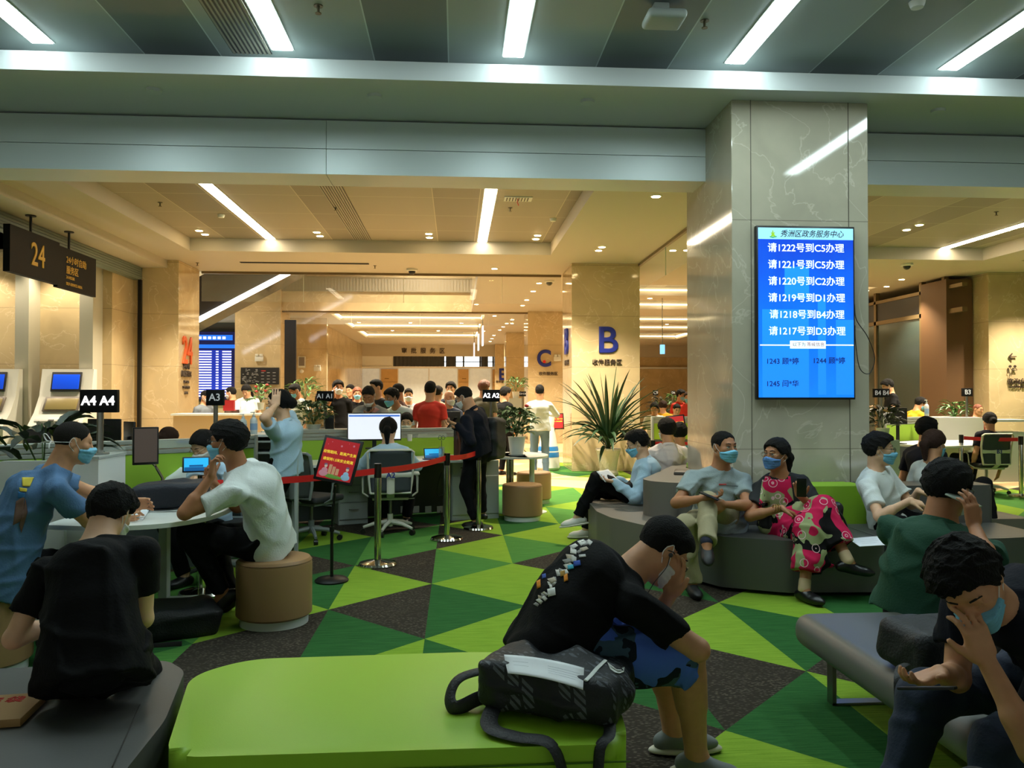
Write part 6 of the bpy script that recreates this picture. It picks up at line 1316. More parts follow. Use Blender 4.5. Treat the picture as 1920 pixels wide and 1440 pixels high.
def swoosh(cx, cy, k):
    P_ = [(-20, -14), (-12, -4), (0, 4), (8, 4), (16, -4), (14, 6), (6, 9), (-4, 7), (-14, 0)]; pts = [on_bag(cx+x*k, cy+y*k) for x, y in P_]
    if any(p is None for p in pts): return
    cpt = np.mean(pts, axis=0); b = MB(); vs_ = [b.bm.verts.new(p+nrm(CP-o_-p)*.003) for p in pts]; cv = b.bm.verts.new(cpt+nrm(CP-o_-cpt)*.003)
    for i in range(len(vs_)): b.bm.faces.new((cv, vs_[i], vs_[(i+1) % len(vs_)]))
    o = b.build('white_swoosh', WHT, t, smooth=False); md = o.modifiers.new('s', 'SOLIDIFY'); md.thickness = .002
swoosh(1157, 1254, .9)
def on_top(px, py, zd):
    p = on_bag(px, py); p = gp(px, py, zd) if p is None else p+o_; return p+nrm(CP-p)*.030
sheet([on_top(945, 1228, .56), on_top(1095, 1253, .6), on_top(1093, 1295, .58), on_top(952, 1264, .52)], 'long white printed form lying on the backpack', curl=-.010, marks=[(.55, .95, .3), (.55, .95, .42), (.55, .95, .54), (.55, .9, .66), (.1, .3, .3), (.1, .3, .5)])
# bag on the right bench
q = at(1765, 1215, 3.15); t = thing('backpack', 'plain black backpack on the grey bench behind the man in green', 'backpack', (q[0], q[1], .43)); o_ = np.array([q[0], q[1], .43])
fobj('bag_body', bag_f((q[0], q[1], .525), (.21, .15, .095), rot3(.1, .05, .2), 19, .006), .009, NYL, t, o_)
b = MB(); pts = [at(1700, 1245, 3.0), at(1688, 1252, 2.93), at(1684, 1275, 2.86), at(1685, 1320, 2.85), at(1686, 1365, 2.85)]; b.tube([p-o_ for p in bez(pts, 5)], .02, 8, flat=(.03, .008)); b.build('shoulder_strap', NYL, t)
# ================================================================ the people
from mathutils.bvhtree import BVHTree
def cl(name, rgb, **k): return M(name, rgb, .85, bump=(90, .25), **k)
BT = cl('black_cotton', (10, 10, 12), spec=.2); NAVY = cl('navy_cloth', (18, 21, 33), spec=.2); WT = cl('white_cotton', (218, 224, 222)); GT = cl('grey_cotton', (150, 164, 166)); BLT = cl('blue_cotton', (76, 112, 152)); LBS = cl('pale_blue_shirt', (176, 206, 228))
BPT = cl('black_trousers', (12, 12, 15), spec=.2); KHK = cl('khaki_cotton', (158, 148, 116)); JNS = cl('blue_jeans', (92, 120, 142)); DJN = cl('dark_jeans', (28, 40, 62)); GRN = cl('green_cotton', (24, 72, 52)); REDT = cl('red_cotton', (196, 44, 26)); SHW = M('white_sneaker', (216, 214, 204), .5); SHG = M('grey_sneaker', (112, 118, 116), .7); SHD = M('dark_sneaker', (60, 62, 62), .7); SLW = M('cream_sole', (208, 204, 184), .5); SLK = M('black_sole', (24, 24, 24), .5)
def decal(J, target, quad, mat, name, parent, n=6, off=.004):
    """patch of cloth print: quad of pixels laid on the named garment where the photo shows it"""
    ob = [c for c in J['root'].children if c.name.split('.')[0] == target][0]; me = ob.data
    bv = BVHTree.FromPolygons([v.co[:] for v in me.vertices], [p.vertices[:] for p in me.polygons]); o = Vector(CP-J['off']); V, Q, ok = [], [], True
    q = [np.array(p, float) for p in quad]
    for j in range(n+1):
        for i in range(n+1):
            u, v = i/n, j/n; p = q[0]*(1-u)*(1-v)+q[1]*u*(1-v)+q[2]*u*v+q[3]*(1-u)*v; d = Vector(nrm(ray(*p))); h_, nn, _, _ = bv.ray_cast(o, d)
            V.append(None if h_ is None else h_-d*off)
    for j in range(n):
        for i in range(n):
            a = j*(n+1)+i; f = (a, a+1, a+n+2, a+n+1)
            if all(V[k] is not None for k in f) and max((V[f[k]]-V[f[k-1]]).length for k in range(4)) < .12: Q.append(f)
    if not Q: return None
    V = [v if v is not None else Vector((0, 0, 0)) for v in V]; used = sorted({k for f in Q for k in f}); mp = {k: i for i, k in enumerate(used)}
    o_ = mesh_obj(name, [tuple(V[k]) for k in used], [tuple(mp[k] for k in f) for f in Q], mat, parent if parent else ob); md = o_.modifiers.new('s', 'SOLIDIFY'); md.thickness = .0006; return o_
def phone(c, R, lab, mat=None, w=.072, h=.155):
    t = thing('phone', lab, 'phone', c); b = MB(); b.box((0, 0, 0), (w, .009, h), rot=R, bev=.003); b.build('phone_case', mat or BLK, t); return t
def MR(az, pitch=0, roll=0):
    r = hrot(az, pitch, roll); return Matrix(r.tolist())
A = at
v3 = lambda *a: np.array(a, float)
# --- man in black, foreground left, seen from behind
J = person('person in a black T-shirt seen from behind on the dark grey bench', A(182, 1222, 3.02), A(208, 962, 3.34), 8, (12, -36), s=.90, fat=1.16, hair='full', mask='white', tmat=BT, bmat=BPT, h=.006, back=True, eyes=False,
    hands={'L': (v3(-1.56, 3.34, .66), v3(.6, .6, 0)), 'R': (v3(-1.36, 3.36, .66), v3(-.6, .6, 0))}, apole={'L': v3(-.5, -.5, -1), 'R': v3(.5, -.5, -1)}, feet={'L': v3(-1.62, 3.72, .09), 'R': v3(-1.35, 3.80, .09)}, bulge=.05, hem=.22, skin=SKIN_P, shw=.205, fold=.006)
# --- man in blue
J2 = person('person in a blue T-shirt with cropped hair and a mask tied behind', v3(-2.56, 4.76, .56), A(138, 829, 4.86), 52, (58, -12), s=1.02, fat=1.30, hair='buzz', hmat=HAIRG, mask='blue', tmat=BLT, bmat=BPT, h=.007, back=True,
    hands={'R': (A(212, 968, 5.10), v3(1, .3, 0)), 'L': (v3(-2.0, 5.35, .82), v3(1, 0, 0))}, apole={'R': v3(.2, -.8, -.8)}, feet={'R': v3(-2.3, 4.85, .09), 'L': v3(-2.5, 5.15, .09)}, bulge=.05, hem=.18, shw=.19, fold=.006)
b = MB(); Z = J2['Z']; o_ = J2['off']
b.tube(bez([Z((.082, -.02, .0))-o_, Z((.06, -.085, -.012))-o_, Z((.0, -.112, -.015))-o_, Z((-.05, -.09, -.012))-o_], 6), .003, 6, flat=(.008, .003))
b.tube(bez([Z((-.01, -.112, -.01))-o_, Z((-.03, -.14, .02))-o_, Z((-.06, -.15, .015))-o_, Z((-.05, -.13, -.015))-o_, Z((-.01, -.112, -.015))-o_, Z((-.04, -.15, -.03))-o_, Z((-.06, -.15, -.045))-o_], 5), .003, 6, flat=(.008, .003))
b.tube([Z((.01, -.112, -.01))-o_, Z((.03, -.12, -.03))-o_, Z((.035, -.118, -.055))-o_], .003, 6, flat=(.009, .003)); b.build('mask_ties', LOOPM, J2['root'])
YPR = M('print_yellow', (210, 190, 60), .8); BRN = M('print_brown', (104, 78, 66), .8); PBL = M('print_blue', (40, 110, 170), .8); PWH = M('print_white', (225, 225, 222), .8)
decal(J2, 't_shirt', [(36, 985), (48, 935), (52, 960), (40, 1000)], BRN, 'brown_print', None); decal(J2, 't_shirt', [(30, 940), (46, 930), (44, 975), (24, 985)], BRN, 'brown_print', None); decal(J2, 't_shirt', [(34, 922), (47, 925), (47, 933), (33, 934)], PBL, 'blue_print', None)
decal(J2, 't_shirt', [(41, 895), (64, 895), (56, 912), (42, 912)], YPR, 'yellow_print', None); decal(J2, 't_shirt', [(36, 914), (51, 916), (50, 922), (37, 921)], YPR, 'yellow_print', None)
# --- man in white leaning on the table
J3 = person('person in a white T-shirt and glasses leaning on the rounded table', v3(-1.30, 5.62, .56), A(427, 828, 5.42), -84, (-82, -4), s=1.10, fat=1.08, hair='full', mask='blue', glasses=True, tmat=WT, bmat=BPT, h=.006, skin=SKIN_D,
    hands={'L': (A(397, 892, 5.20), v3(.1, .1, 1), v3(.9, .1, .1), .9), 'R': (A(398, 905, 5.6), v3(-.2, -.3, 1), v3(.5, -.4, .2), .9)}, apole={'L': v3(-.6, -.3, -1.2), 'R': v3(-.6, .3, -1)}, feet={'L': A(418, 1112, 5.52), 'R': A(430, 1115, 5.9)}, knees={'L': v3(-1, -.2, .8), 'R': v3(-1, .2, .8)}, feetdir={'L': v3(-.8, -.2, -.6), 'R': v3(-.8, .1, -.6)}, bulge=.06, hem=.16, shw=.185, fold=.008)
# --- clerks
person('person clerk in pale blue with glasses and white mask reading papers behind the black bag', A(395, 985, 7.05), A(381, 836, 6.85), 205, (215, -32), s=1.02, hair='long', mask='white', glasses='metal', tmat=LBS, bmat=BPT, h=.008, skin=SKIN_P, hands={'R': (A(366, 900, 6.55), v3(.2, -1, -.2)), 'L': (A(385, 905, 6.5), v3(-.3, -1, -.2))}, feet={'L': v3(-2.0, 6.75, .09), 'R': v3(-2.2, 6.7, .09)})
J5 = person('person clerk in a light blue blouse standing with both hands on her head', A(533, 865, 7.95), A(523, 757, 7.88), -72, (-78, -8), s=1.05, hair='bun', mask='white', glasses='metal', tmat=LBS, top='polo', bmat=BPT, seated=False, h=.007, skin=SKIN_P, fat=1.05,
    hands={'L': (A(517, 760, 7.70), v3(0, .25, 1), v3(-.1, 1, 0), [.15, .15, .15, .15]), 'R': (A(522, 752, 8.02), v3(0, -.4, 1), v3(0, -1, 0), .5)}, apole={'L': v3(-.2, -.9, -.5), 'R': v3(-.2, 1, .2)}, feet={'L': v3(*A(527, 1010, 7.9)[:2], .09), 'R': v3(*A(537, 1010, 8.1)[:2], .09)}, hem=.2, fold=.006, collar=True)
b = MB(); w = J5['WR']['L']-J5['off']; b.tube([w+v3(.03*math.cos(a), .03*math.sin(a), -.01) for a in np.linspace(0, 6.28, 16)], .005, 6); b.build('watch', M('watch_gold', (200, 180, 140), .3, .9), J5['root'])
J6 = person('person clerk with a ponytail in pale blue seated at the A2 desk, seen from behind', v3(-.74, 9.16, .56), A(728, 806, 9.28), 4, (0, -12), s=1.10, hair='ponytail', top='long', tmat=LBS, bmat=BPT, h=.0095, back=True, skin=SKIN_P, mask='white', hands={'L': (A(696, 868, 9.6), v3(.2, 1, 0)), 'R': (A(765, 866, 9.65), v3(-.2, 1, 0))}, apole={'L': v3(-1, -.2, -.8), 'R': v3(1, -.2, -.8)}, hem=.1, seed=41)
person('person with a bun peeking over the partition right of the ponytailed clerk', v3(A(762, 790, 11.2)[0], 11.35, .56), A(762, 791, 11.2), 180, (180, -18), s=1.0, hair='bun', tmat=WT, bmat=BPT, h=.011, skin=SKIN_P, mask='white')
# --- standing man in black with a backpack
J8 = person('person standing in black with glasses and a backpack at the end of the A2 desk', A(893, 840, 9.5), A(870, 745, 9.42), -62, (-68, -28), s=1.0, fat=1.4, hair='short', hmat=HAIRG, mask='white', glasses=True, top='long', tmat=NAVY, bmat=BPT, seated=False, h=.008, collar=True, shw=.20,
    hands={'L': (A(858, 797, 9.15), v3(-.8, .2, .3), v3(0, .5, 1)), 'R': (A(852, 800, 9.6), v3(-.8, -.3, .3), v3(0, -.4, 1))}, apole={'L': v3(.2, -.6, -1), 'R': v3(.3, .4, -1)}, feet={'L': v3(*gp(893, 990)[:2], .09), 'R': v3(*gp(905, 984)[:2]+[0, .15], .09)}, hem=.12, bulge=.03)
c = A(925, 822, 9.62); t = thing('backpack', 'black backpack worn by the standing man in black', 'backpack', c); fobj('bag_body', bag_f(c, (.17, .11, .25), np.array(Rz(math.radians(28+90-62+6))), 4, .008), .011, NYL, t, c)
phone(A(848, 792, 9.2), MR(-60, 40), 'black phone held by the standing man in black')
# --- crowd beyond the partitions
def stand(label, hx, hy, Y, az, hd, tm, bm=None, s=1.0, leanx=0, h=.012, **k):
    H_ = A(hx, hy, Y); s = s*1.0; P_ = v3(H_[0]+leanx, H_[1]+k.pop('leany', 0), .93*s+min(0, (H_[2]-1.62*s))*.1)
    return person(label, P_, H_, az, hd, s=s, tmat=tm, bmat=bm or BPT, h=h, seated=False, **k)
stand('person bald with a white mask and navy vest facing the desks', 843, 746, 12.6, 165, (150, -8), M('navy_vest', (52, 62, 84), .85), hair='bald', hands={'L': (A(852, 788, 12.36), v3(-1, 0, .1)), 'R': (A(834, 790, 12.36), v3(1, 0, .1))}, mask='white', collar=True, h=.010, hem=.1)
b = MB(); c = A(846, 786, 12.30); b.box((0, 0, 0), (.28, .03, .24), rot=Rz(.2), bev=.01); o = b.build('folder', BLK); o.location = c; tag(o, 'black folder held by the bald man', 'folder')
stand('person in a red T-shirt seen from behind', 807, 731, 11.7, 12, (10, 0), REDT, s=1.04, hair='short', back=True, h=.010, mask='white')
stand('person in a white polo shirt with a blue mask bending over the counter', 734, 745, 11.7, 215, (228, -18), WT, leanx=.22, leany=.25, hair='full', mask='blue', top='polo', collar=True, h=.008, s=1.05, skin=SKIN_D)
J12 = stand('person in grey and black with his mask on his chin looking at a phone', 691, 742, 10.85, 185, (190, -32), M('grey_tee', (140, 138, 132), .85), hair='short', hmat=HAIRG, mask='chinwhite', h=.008, s=1.05, skin=SKIN_D, leany=.12, hands={'R': (A(684, 776, 10.5), v3(.6, -.3, .2), v3(0, -.2, 1)), 'L': (A(702, 778, 10.5), v3(-.6, -.3, .1), v3(0, -.2, 1))})
decal(J12, 't_shirt', [(696, 760), (712, 768), (702, 775), (696, 768)], M('print_pink', (200, 140, 130), .8), 'pink_panel', None); phone(A(692, 772, 10.45), MR(180, 40), 'dark phone held by the man in grey and black')
stand('person in a black T-shirt phoning beside the A1 sign', 634, 727, 14.6, 165, (160, -4), BT, s=1.08, hair='full', mask='white', skin=SKIN_D, hands={'R': (A(627, 742, 14.3), v3(-.1, 0, 1), v3(1, .2, 0))}); phone(A(625, 732, 14.3), MR(250, 60), 'white phone at the ear of the man in black beside the A1 sign', PAPER)
stand('person in a white T-shirt with dark backpack straps and a blue mask', 553, 733, 14.3, 225, (235, -26), WT, hair='short', mask='blue', skin=SKIN_D, s=1.03); 
stand('person in a white T-shirt looking down behind the reception counter', 462, 733, 16.4, 185, (190, -34), WT, hair='long', skin=SKIN_P)
stand('person in brown facing left at the reception counter', 433, 737, 16.5, -70, (-80, -10), M('brown_shirt', (84, 62, 52), .85), hair='short', mask='white')
stand('person in a grey shirt beside the A3 sign, half hidden', 386, 744, 16.2, 120, (110, -10), M('grey_shirt', (110, 118, 128), .85), hair='short', mask='white')
stand('person in a black and white jacket facing left behind the two bending men', 705, 727, 12.6, 215, (235, -6), M('jacket_black', (34, 32, 34), .85), hair='short', s=1.05)
stand('person with a cropped head in black and orange facing left', 745, 733, 12.4, -80, (-85, -5), M('dark_orange_tee', (70, 34, 26), .85), hair='buzz', hmat=HAIRG, mask='blue', skin=SKIN_D)
J20 = stand('person in a light grey shirt with a dark lanyard and white mask', 766, 741, 14.6, 178, (178, -3), M('light_grey_shirt', (184, 186, 188), .85), hair='short', mask='white', top='polo', collar=True); decal(J20, 'shirt', [(764, 757), (768, 757), (768, 785), (764, 785)], NAVY, 'lanyard', None)
stand('person with long auburn hair and a mask among the crowd', 670, 738, 15.6, 170, (170, -8), BT, hair='long', hmat=HAIRR, mask='blue', s=.98)
stand('person with black hair left of the auburn haired woman', 657, 732, 16.8, 200, (210, -8), BT, hair='short', s=1.0)
stand('person in a beige striped shirt seen from behind beside the red T-shirt', 821, 737, 13.4, 20, (25, -5), M('beige_shirt', (196, 182, 160), .85), hair='short', hmat=HAIRG, back=True)
stand('person with dark hair behind the bald man', 845, 729, 14.4, 185, (190, 0), M('dark_blue_tee', (40, 44, 60), .85), hair='full')
stand('person with auburn hair behind the A2 sign', 908, 727, 13.4, 20, (30, -5), M('olive_top', (86, 80, 60), .85), hair='full', hmat=HAIRR, back=True)
stand('person in a black top with a white collar facing the C column', 948, 738, 15.6, 50, (60, -12), BT, hair='full', back=True, s=1.02, h=.011)
stand('person in a patterned top hidden behind the A1 sign', 602, 748, 13.4, 150, (160, -10), M('leopard_top', (146, 116, 78), .85, noise=(60, .5)), hair='long', hmat=HAIRB, s=.96)
stand('person in a white shirt and blue jeans with folded arms, seen from behind', 1012, 734, 15.2, 4, (8, -3), WT, JNS, s=1.07, hair='short', back=True, top='long', h=.010, hands={'R': (A(1022, 775, 15.5),), 'L': (A(1003, 775, 15.5),)}, apole={'R': v3(1, -.3, -.4), 'L': v3(-1, -.3, -.4)}, hem=.15)
def sit(label, hx, hy, Y, az, hd, tm, bm=None, s=1.0, px=None, h=.012, dy=0, **k):
    H_ = A(hx, hy, Y); P_ = v3(A(px or hx, hy, Y+dy)[0], Y+dy, .55)
    if H_[2]-P_[2] > .72*s: P_[2] = H_[2]-.72*s
    return person(label, P_, H_, az, hd, s=s, tmat=tm, bmat=bm or BPT, h=h, **k)
sit('person with brown hair just showing above the left partition', 317, 824, 8.7, 30, (20, -15), WT, hair='bun', hmat=HAIRB, back=True)
# --- people on the sofas
J28 = person('person in a pale shirt and blue mask reading a paper with crossed legs, in profile', A(1195, 928, 8.35), A(1194, 831, 8.30), -80, (-82, -24), s=1.08, hair='full', mask='blue', glasses='metal', top='long', tmat=LBS, bmat=BPT, h=.008, shoes=SHW, sole=SLW, skin=SKIN_P, bulge=.03,
    hands={'L': (A(1152, 903, 8.15), v3(-1, 0, .2), v3(0, .2, 1)), 'R': (A(1158, 900, 8.5), v3(-1, 0, .2), v3(0, -.2, 1))}, apole={'L': v3(.4, -.5, -1), 'R': v3(.4, .5, -1)}, feet={'L': A(1084, 968, 8.35), 'R': v3(*A(1100, 985, 8.65)[:2], .10)}, knees={'L': v3(-.3, 0, 1), 'R': v3(-.6, .1, 1)}, feetdir={'L': v3(-1, 0, -.15), 'R': v3(-1, 0, 0)}, fold=.006, collar=True)
sheet([A(1118, 884, 8.1), A(1140, 880, 8.4), A(1158, 898, 8.4), A(1135, 904, 8.1)], 'white paper held by the young man in profile', curl=.006)
sit('person in a pinkish white shirt sitting with his back to the curved sofa', 1250, 806, 9.25, 5, (-12, -6), M('pinkish_shirt', (216, 206, 206), .85, bump=(90, .25)), s=1.07, hair='full', mask='white', top='long', back=True, h=.009, collar=True, fold=.008, seed=3)
sit('person in a turquoise top sitting right of the pinkish shirt', 1274, 812, 9.7, 8, (15, -8), M('teal_top', (70, 170, 176), .85), s=1.02, hair='full', back=True, h=.011)
J31 = person('person in a grey T-shirt and khaki trousers with a blue mask on the sofa', A(1345, 972, 6.50), A(1358, 838, 6.44), 175, (158, -2), s=1.09, fat=1.12, hair='receding', mask='blue', tmat=GT, bmat=KHK, h=.0065, skin=SKIN_D, shoes=M('black_sneaker', (22, 22, 24), .5), sock=M('navy_sock', (24, 28, 50), .8), hem=.14, fold=.007, jaw=1.06,
    hands={'R': (A(1322, 934, 6.12), v3(.9, -.3, .1), v3(-.1, .1, 1), .7), 'L': (A(1358, 946, 6.12), v3(-.9, -.2, -.1), v3(0, 1, .1), .5)}, apole={'R': v3(-1, -.1, -.7), 'L': v3(1, -.1, -.7)}, feet={'R': v3(*A(1297, 1095, 6.12)[:2], .10), 'L': A(1325, 1016, 5.84)}, knees={'R': v3(-.5, -.5, 1), 'L': v3(-.5, -.2, 1)}, feetdir={'R': v3(.0, -1, 0), 'L': v3(-.2, -.9, -.45)}, bulge=.02, shw=.19)
phone(A(1330, 930, 6.05), MR(120, 70), 'phone held in the lap of the man in the grey T-shirt'); decal(J31, 't_shirt', [(1348, 907), (1362, 907), (1362, 909.5), (1348, 909.5)], M('print_red', (190, 70, 70), .8), 'small_red_print', None, 2); decal(J31, 't_shirt', [(1362, 910), (1384, 911), (1384, 912), (1362, 911)], M('print_dark', (80, 84, 90), .8), 'thin_line_print', None, 2)
# woman in the pink dress
g = NT('flower_dress', .85, .2); tc = g.n('TexCoord').outputs['Object']; nz = g.n('TexNoise', {'Vector': tc, 'Scale': 3.2, 'Detail': 1.0, 'Distortion': 1.2}).outputs[0]; c1 = g.mix(g.math('GREATER_THAN', nz, .56), lin((196, 28, 78)), lin((14, 12, 14)))
n2 = g.n('TexNoise', {'Vector': g.n('Mapping', {'Vector': tc, 'Location': (7, 3, 1)}).outputs[0], 'Scale': 5.5, 'Detail': 1.0, 'Distortion': 1.0}).outputs[0]; c2 = g.mix(g.math('GREATER_THAN', n2, .58), c1, lin((150, 158, 112)))
vo = g.n('TexVoronoi', {'Vector': tc, 'Scale': 9.0}).outputs[0]; ring = g.math('LESS_THAN', g.math('ABSOLUTE', g.math('SUBTRACT', g.math('FRACT', g.math('MULTIPLY', vo, 5.0)), .5)), .10); ring = g.math('MULTIPLY', ring, g.math('LESS_THAN', vo, .40)); g.col(g.mix(ring, c2, lin((226, 190, 196)))); FLW = g.m
J32 = person('person in a pink flowered dress and black cardigan with a blue mask on the sofa', A(1468, 976, 6.42), A(1455, 852, 6.36), 178, (240, 0), s=1.06, fat=1.05, hair='ponytail', mask='deep', glasses='metal', tmat=M('sheer_black', (20, 20, 22), .8), bot='dress', bmat=FLW, h=.0065, shoes=M('black_leather', (18, 18, 20), .3), skin=SKIN_D, sock=M('beige_sock', (190, 164, 130), .8), hem=.02, fold=.006,
    hands={'R': (A(1467, 953, 6.05), v3(.85, -.2, -.35), v3(-.2, 0, -1), .7), 'L': (A(1500, 930, 6.12), v3(-.2, -.1, 1), v3(-.3, -.6, 0), .7)}, apole={'R': v3(-1, -.2, -.8), 'L': v3(1, 0, -1)}, feet={'R': A(1590, 1052, 5.85), 'L': v3(*A(1508, 1110, 5.86)[:2], .10)}, knees={'R': v3(.5, -.4, .9), 'L': v3(.1, -.6, 1)}, feetdir={'R': v3(.9, -.4, -.1), 'L': v3(.35, -.9, 0)})
decal(J32, 't_shirt', [(1430, 893), (1482, 893), (1492, 968), (1420, 968)], FLW, 'dress_bodice', None, 12); phone(A(1503, 914, 6.0), MR(200, -15), 'dark phone raised by the woman in the pink dress')
b = MB(); w = J32['WR']['R']-J32['off']
for k in range(3): b.tube([w+v3(-.03-k*.018+.0*a, .028*math.cos(a), .028*math.sin(a)) for a in np.linspace(0, 6.28, 14)], .004, 5)
b.build('bracelets', M('bracelet_brass', (180, 140, 80), .3, .8), J32['root'])
t = thing('handbag', 'black handbag with an upright loop handle right of the pink dress', 'handbag', v3(A(1540, 975, 6.35)[0], 6.35, .43)); c = v3(A(1540, 975, 6.35)[0], 6.35, .43); fobj('bag_body', bag_f(c+v3(0, 0, .13), (.15, .09, .125), np.eye(3), 14, .006), .01, M('bag_leather', (20, 20, 22), .35), t, c)
b = MB(); b.tube(bez([A(1528, 958, 6.25)-c, A(1560, 950, 6.25)-c, A(1583, 975, 6.22)-c, A(1592, 1010, 6.2)-c, A(1590, 1016, 6.2)-c], 6), .008, 8); b.tube(bez([A(1520, 985, 6.2)-c, A(1560, 1000, 6.1)-c, A(1592, 1016, 6.2)-c], 6), .006, 6); b.build('handles', BLK, t)
J33 = person('person in a white short-sleeved shirt, glasses and blue mask beside the green backrest', A(1668, 974, 6.55), A(1649, 842, 6.50), 140, (118, -4), s=1.09, hair='full', mask='blue', glasses=True, top='polo', tmat=WT, bmat=BPT, h=.0065, skin=SKIN_P, collar=True, fold=.007, hem=.16,
    hands={'R': (A(1708, 938, 6.05), v3(1, -.2, -.3), v3(0, .3, -1), .9), 'L': (A(1722, 920, 6.3), v3(.8, -.4, -.3), v3(0, 0, -1), .9)}, apole={'R': v3(-.4, -.6, -1), 'L': v3(.6, .3, -1)}, feet={'R': v3(3.95, 5.8, .09), 'L': v3(4.2, 6.0, .09)}, bulge=.02)
person('person with a ponytail and white top sitting with crossed dark legs', A(1768, 965, 7.25), A(1752, 832, 7.2), 75, (65, -10), s=1.04, hair='ponytail', hmat=HAIRB, mask='blue', tmat=WT, bmat=BPT, h=.009, back=True, shoes=SHW, sole=SLW, feet={'R': A(1858, 985, 6.95), 'L': v3(4.9, 7.4, .09)}, knees={'R': v3(1, 0, .8)})
sit('person in navy with dark hair behind the ponytailed woman', 1738, 806, 8.2, 70, (60, -5), NAVY, s=1.07, hair='full', back=True, h=.011)
t = thing('bench', 'grey bench under the ponytailed woman beyond the pillar sofa', 'bench', (4.7, 7.8, 0)); cushion('seat', rpoly([(-.6, -.9), (.5, -.9), (.5, .9), (-.6, .9)], .1), .05, .44, GREYW, t)
# --- man in green
J36 = person('person in a dark green polo shirt phoning with his back turned on the grey bench', A(1752, 1118, 4.05), A(1778, 915, 4.02), 52, (66, -12), s=1.15, fat=1.38, hair='full', mask='white', glasses=True, top='polo', tmat=GRN, bmat=BPT, h=.0065, back=True, hem=.16, shw=.205, fold=.009, collar=True, skin=SKIN_D,
    hands={'R': (A(1826, 985, 3.78), v3(-.12, .05, 1), v3(-.3, 1, 0), [.5, .45, .5, .6]), 'L': (v3(2.9, 4.5, .62), v3(1, 0, 0))}, apole={'R': v3(.5, -.3, -1.5)}, feet={'R': v3(2.75, 4.35, .09), 'L': v3(2.6, 4.6, .09)}, bulge=.05)
phone(A(1806, 938, 3.86), MR(150, 70, 0), 'silver phone at the ear of the man in green', M('phone_silver', (170, 180, 170), .25, .3)); b = MB(); b.ball(J36['WR']['R']*0+A(1902, 1075, 3.9), .02); b.bm.free()
# --- near man at the right
J37 = person('person in navy bowing his head into one hand, at bottom right', v3(2.05, 2.56, .56), A(1815, 1092, 2.36), -78, (212, -44, -26), s=1.06, fat=1.1, hair='spiky', mask='blue', tmat=NAVY, bmat=DJN, h=.0055, hem=.16, bulge=.08, skin=SKIN, maskh=-.012,
    hands={'L': (A(1846, 1232, 2.27), v3(-.36, .05, 1), v3(-.15, 1, .1), [.7, .6, .6, .7]), 'R': (A(1762, 1262, 2.42), v3(-.9, -.25, -.15), v3(-.1, .1, 1), .6)}, apole={'L': v3(.2, -.7, -1.4), 'R': v3(.3, .4, -1.3)}, feet={'L': v3(1.50, 2.18, .10), 'R': v3(1.46, 2.62, .10)}, knees={'L': v3(-1, -.1, .8), 'R': v3(-1, .1, .8)}, shw=.185, fold=.006)
phone(A(1738, 1290, 2.30), Matrix.Rotation(1.25, 3, 'X') @ Matrix.Rotation(.9, 3, 'Y'), 'black phone held low by the man bowing his head')
J38 = person('person in black cut off by the bottom right corner', v3(1.55, 1.52, .56), v3(1.42, 1.66, 1.22), -60, (-60, -20), s=1.05, fat=1.1, hair='short', tmat=BT, bmat=M('grey_trousers', (60, 62, 64), .85), h=.007, hands={'L': (v3(1.12, 1.74, .56), v3(-.2, .3, -1)), 'R': (v3(1.45, 1.9, .55), v3(-.5, .8, -.2))}, apole={'L': v3(-.5, -.2, -1)}, feet={'L': v3(1.15, 1.75, .09), 'R': v3(1.3, 1.95, .09)}, eyes=False)
# --- man with the backpack, foreground
g = NT('shark_shorts', .8, .2); tc = g.n('TexCoord').outputs['Object']; mp = g.n('Mapping', {'Vector': tc, 'Rotation': (.2, .9, .5), 'Scale': (7, 3.2, 7)}).outputs[0]; vo = g.n('TexNoise', {'Vector': mp, 'Scale': 1.0, 'Detail': 1.5, 'Distortion': .6}).outputs[0]; v2_ = g.n('TexNoise', {'Vector': tc, 'Scale': 14.0}).outputs[0]
dk = g.mix(g.math('GREATER_THAN', v2_, .52), lin((20, 30, 42)), lin((66, 92, 110))); g.col(g.mix(g.math('GREATER_THAN', vo, .51), lin((80, 116, 214)), dk)); SHK = g.m
J39 = person('person in black T-shirt and blue shorts bowing his head on the green bench', A(1062, 1222, 3.18), A(1243, 1030, 3.26), 78, (82, -48), s=1.08, fat=1.22, hair='short', mask='white', glasses=True, tmat=BT, bot='shorts', bmat=SHK, h=.0055, hem=.22, bulge=.10, skin=SKIN, shw=.19, fold=.008, shoes=SHG, sole=SLW, sock=M('grey_sock', (150, 160, 152), .85), seed=31, legf=1.18,
    hands={'L': (A(1259, 1112, 3.20), v3(.28, .05, 1), v3(-.6, -.5, .3), [.45, .5, .55, .7]), 'R': (A(1190, 1150, 3.12), v3(-.8, .4, .3), v3(0, .5, .5), .8)}, apole={'L': v3(-.1, .3, -1.2), 'R': v3(1.2, -.6, -.6)}, feet={'R': v3(*gp(1305, 1412, .10)[:2], .10), 'L': v3(*gp(1262, 1368, .10)[:2], .10)}, knees={'R': v3(1, -.1, 1), 'L': v3(1, .1, 1)}, feetdir={'R': v3(.85, -.5, 0), 'L': v3(1, -.0, 0)})
rs = random.Random(2)
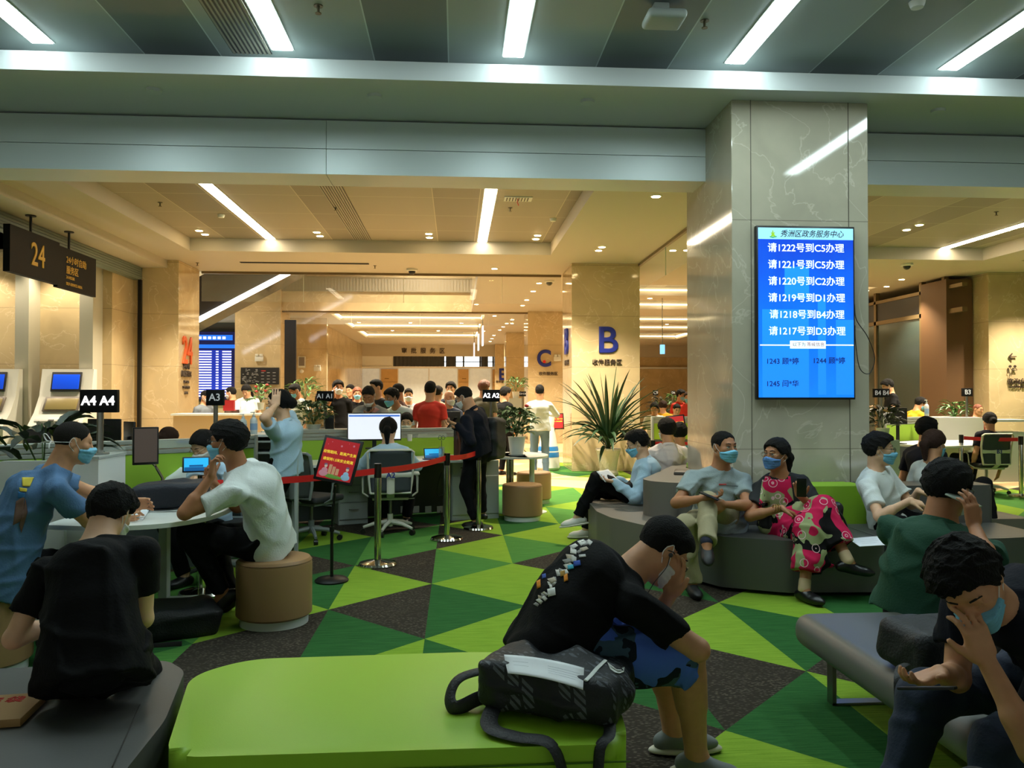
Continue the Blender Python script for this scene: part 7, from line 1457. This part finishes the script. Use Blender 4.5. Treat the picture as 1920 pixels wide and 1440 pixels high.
for k in range(30):   # pale grey graphic down the back, laid as small cloth patches
    u = k/29; cx = 1096-u*88+rs.uniform(-9, 9)*(1-.5*u); cy = 1012+u*120+rs.uniform(-5, 5); w_ = rs.uniform(5, 11)-4*u; a = rs.uniform(-.9, .3); hh = rs.uniform(3, 6.5)
    R2 = lambda x, y: (cx+x*math.cos(a)-y*math.sin(a), cy+x*math.sin(a)+y*math.cos(a))
    decal(J39, 't_shirt', [R2(-w_, -hh), R2(w_*.7, -hh*.7), R2(w_, hh*.8), R2(-w_*.6, hh)], M('print_grey_%d' % (k % 4), [(206, 204, 200), (150, 148, 146), (228, 226, 222), (188, 176, 156)][k % 4], .8), 'back_print', None, 3, .0012+.0005*(k % 5))
for cx, cy, w_, hh, rgb, nm in ((1082, 1056, 7, 6, (50, 90, 190), 'round_blue_print'), (1070, 1063, 6, 5, (70, 180, 210), 'small_cyan_print'), (1055, 1075, 5, 6, (170, 130, 50), 'gold_print'), (1061, 1083, 4, 8, (230, 140, 30), 'orange_print'), (1034, 1110, 8, 9, (224, 224, 222), 'white_square_print'), (1092, 1042, 7, 3, (200, 200, 200), 'small_text_print'), (1010, 1095, 4, 9, (190, 110, 50), 'orange_print'), (1020, 1080, 4, 5, (60, 90, 170), 'blue_print')):
    decal(J39, 't_shirt', [(cx-w_, cy-hh*.6), (cx+w_*.8, cy-hh), (cx+w_, cy+hh*.6), (cx-w_*.8, cy+hh)], M(nm, rgb, .8), nm, None, 3, .0042)
b = MB(); Z = J39['Z']; o_ = J39['off']; b.tube(bez([Z((.086, .0, -.012))-o_, Z((.09, .02, -.05))-o_, Z((.085, .03, -.12))-o_, Z((.05, .06, -.2))-o_, Z((.03, .02, -.26))-o_], 6), .0018, 5); b.ball(Z((.088, .0, -.008))-o_, .009); b.build('earphone_cord', M('cord_grey', (60, 60, 60), .6), J39['root'])
# --- right counter and the hall between the pillars
person('person with a bun in the B3 chair seen from behind', v3(c3[0], c3[1]+.05, .56), A(1855, 789, float(c3[1])+.05), -5, (10, -8), s=1.05, hair='bun', tmat=NAVY, bmat=BPT, h=.011, back=True)
stand('person in black standing by the B4 sign', 1664, 724, 14.8, -80, (-85, -28), BT, hair='full', mask='white', s=1.03, hands={'L': (A(1645, 765, 14.6),)}); sit('person in yellow with a blue mask bending behind the right counter', 1726, 757, 15.3, 80, (100, -30), M('yellow_top', (226, 170, 30), .85), px=1716, hair='full', mask='blue')
sit('person with short auburn hair behind the right counter', 1834, 768, 16.2, 170, (160, -10), M('red_dark_top', (150, 60, 40), .85), hair='buzz', hmat=HAIRR)
for lab, x, y, Y, az, mt, hr, hm, mk in (('person with dark hair bent over the counter between the pillars', 1227, 766, 17.2, 200, WT, 'full', HAIR, None), ('person in yellow turned away between the pillars', 1243, 762, 17.4, 10, M('yellow_top', (1, 1, 1)), 'full', HAIRB, None), ('person seated lowest between the pillars, only the forehead showing', 1269, 768, 17.0, 180, WT, 'short', HAIR, None)): sit(lab, x, y, Y, az, (az, -20), mt, hair=hr, hmat=hm, mask=mk, h=.013)
stand('person with black hair and a mask in red at the pillar edge', 1277, 741, 17.5, 150, (140, -12), REDT, hair='full', mask='blue', s=.97); stand('person with brown hair and a blue mask beside the pillar edge', 1290, 745, 17.2, 200, (210, -12), REDT, hair='long', hmat=HAIRB, mask='blue', s=.95)
person('person at the left edge, only an arm in the picture', v3(-3.62, 5.05, .56), v3(-3.62, 5.1, 1.22), 60, (60, 0), tmat=BT, bmat=BPT, h=.009, hair='short', hands={'R': (A(2, 925, 4.95), v3(1, .2, 0))}, back=True)
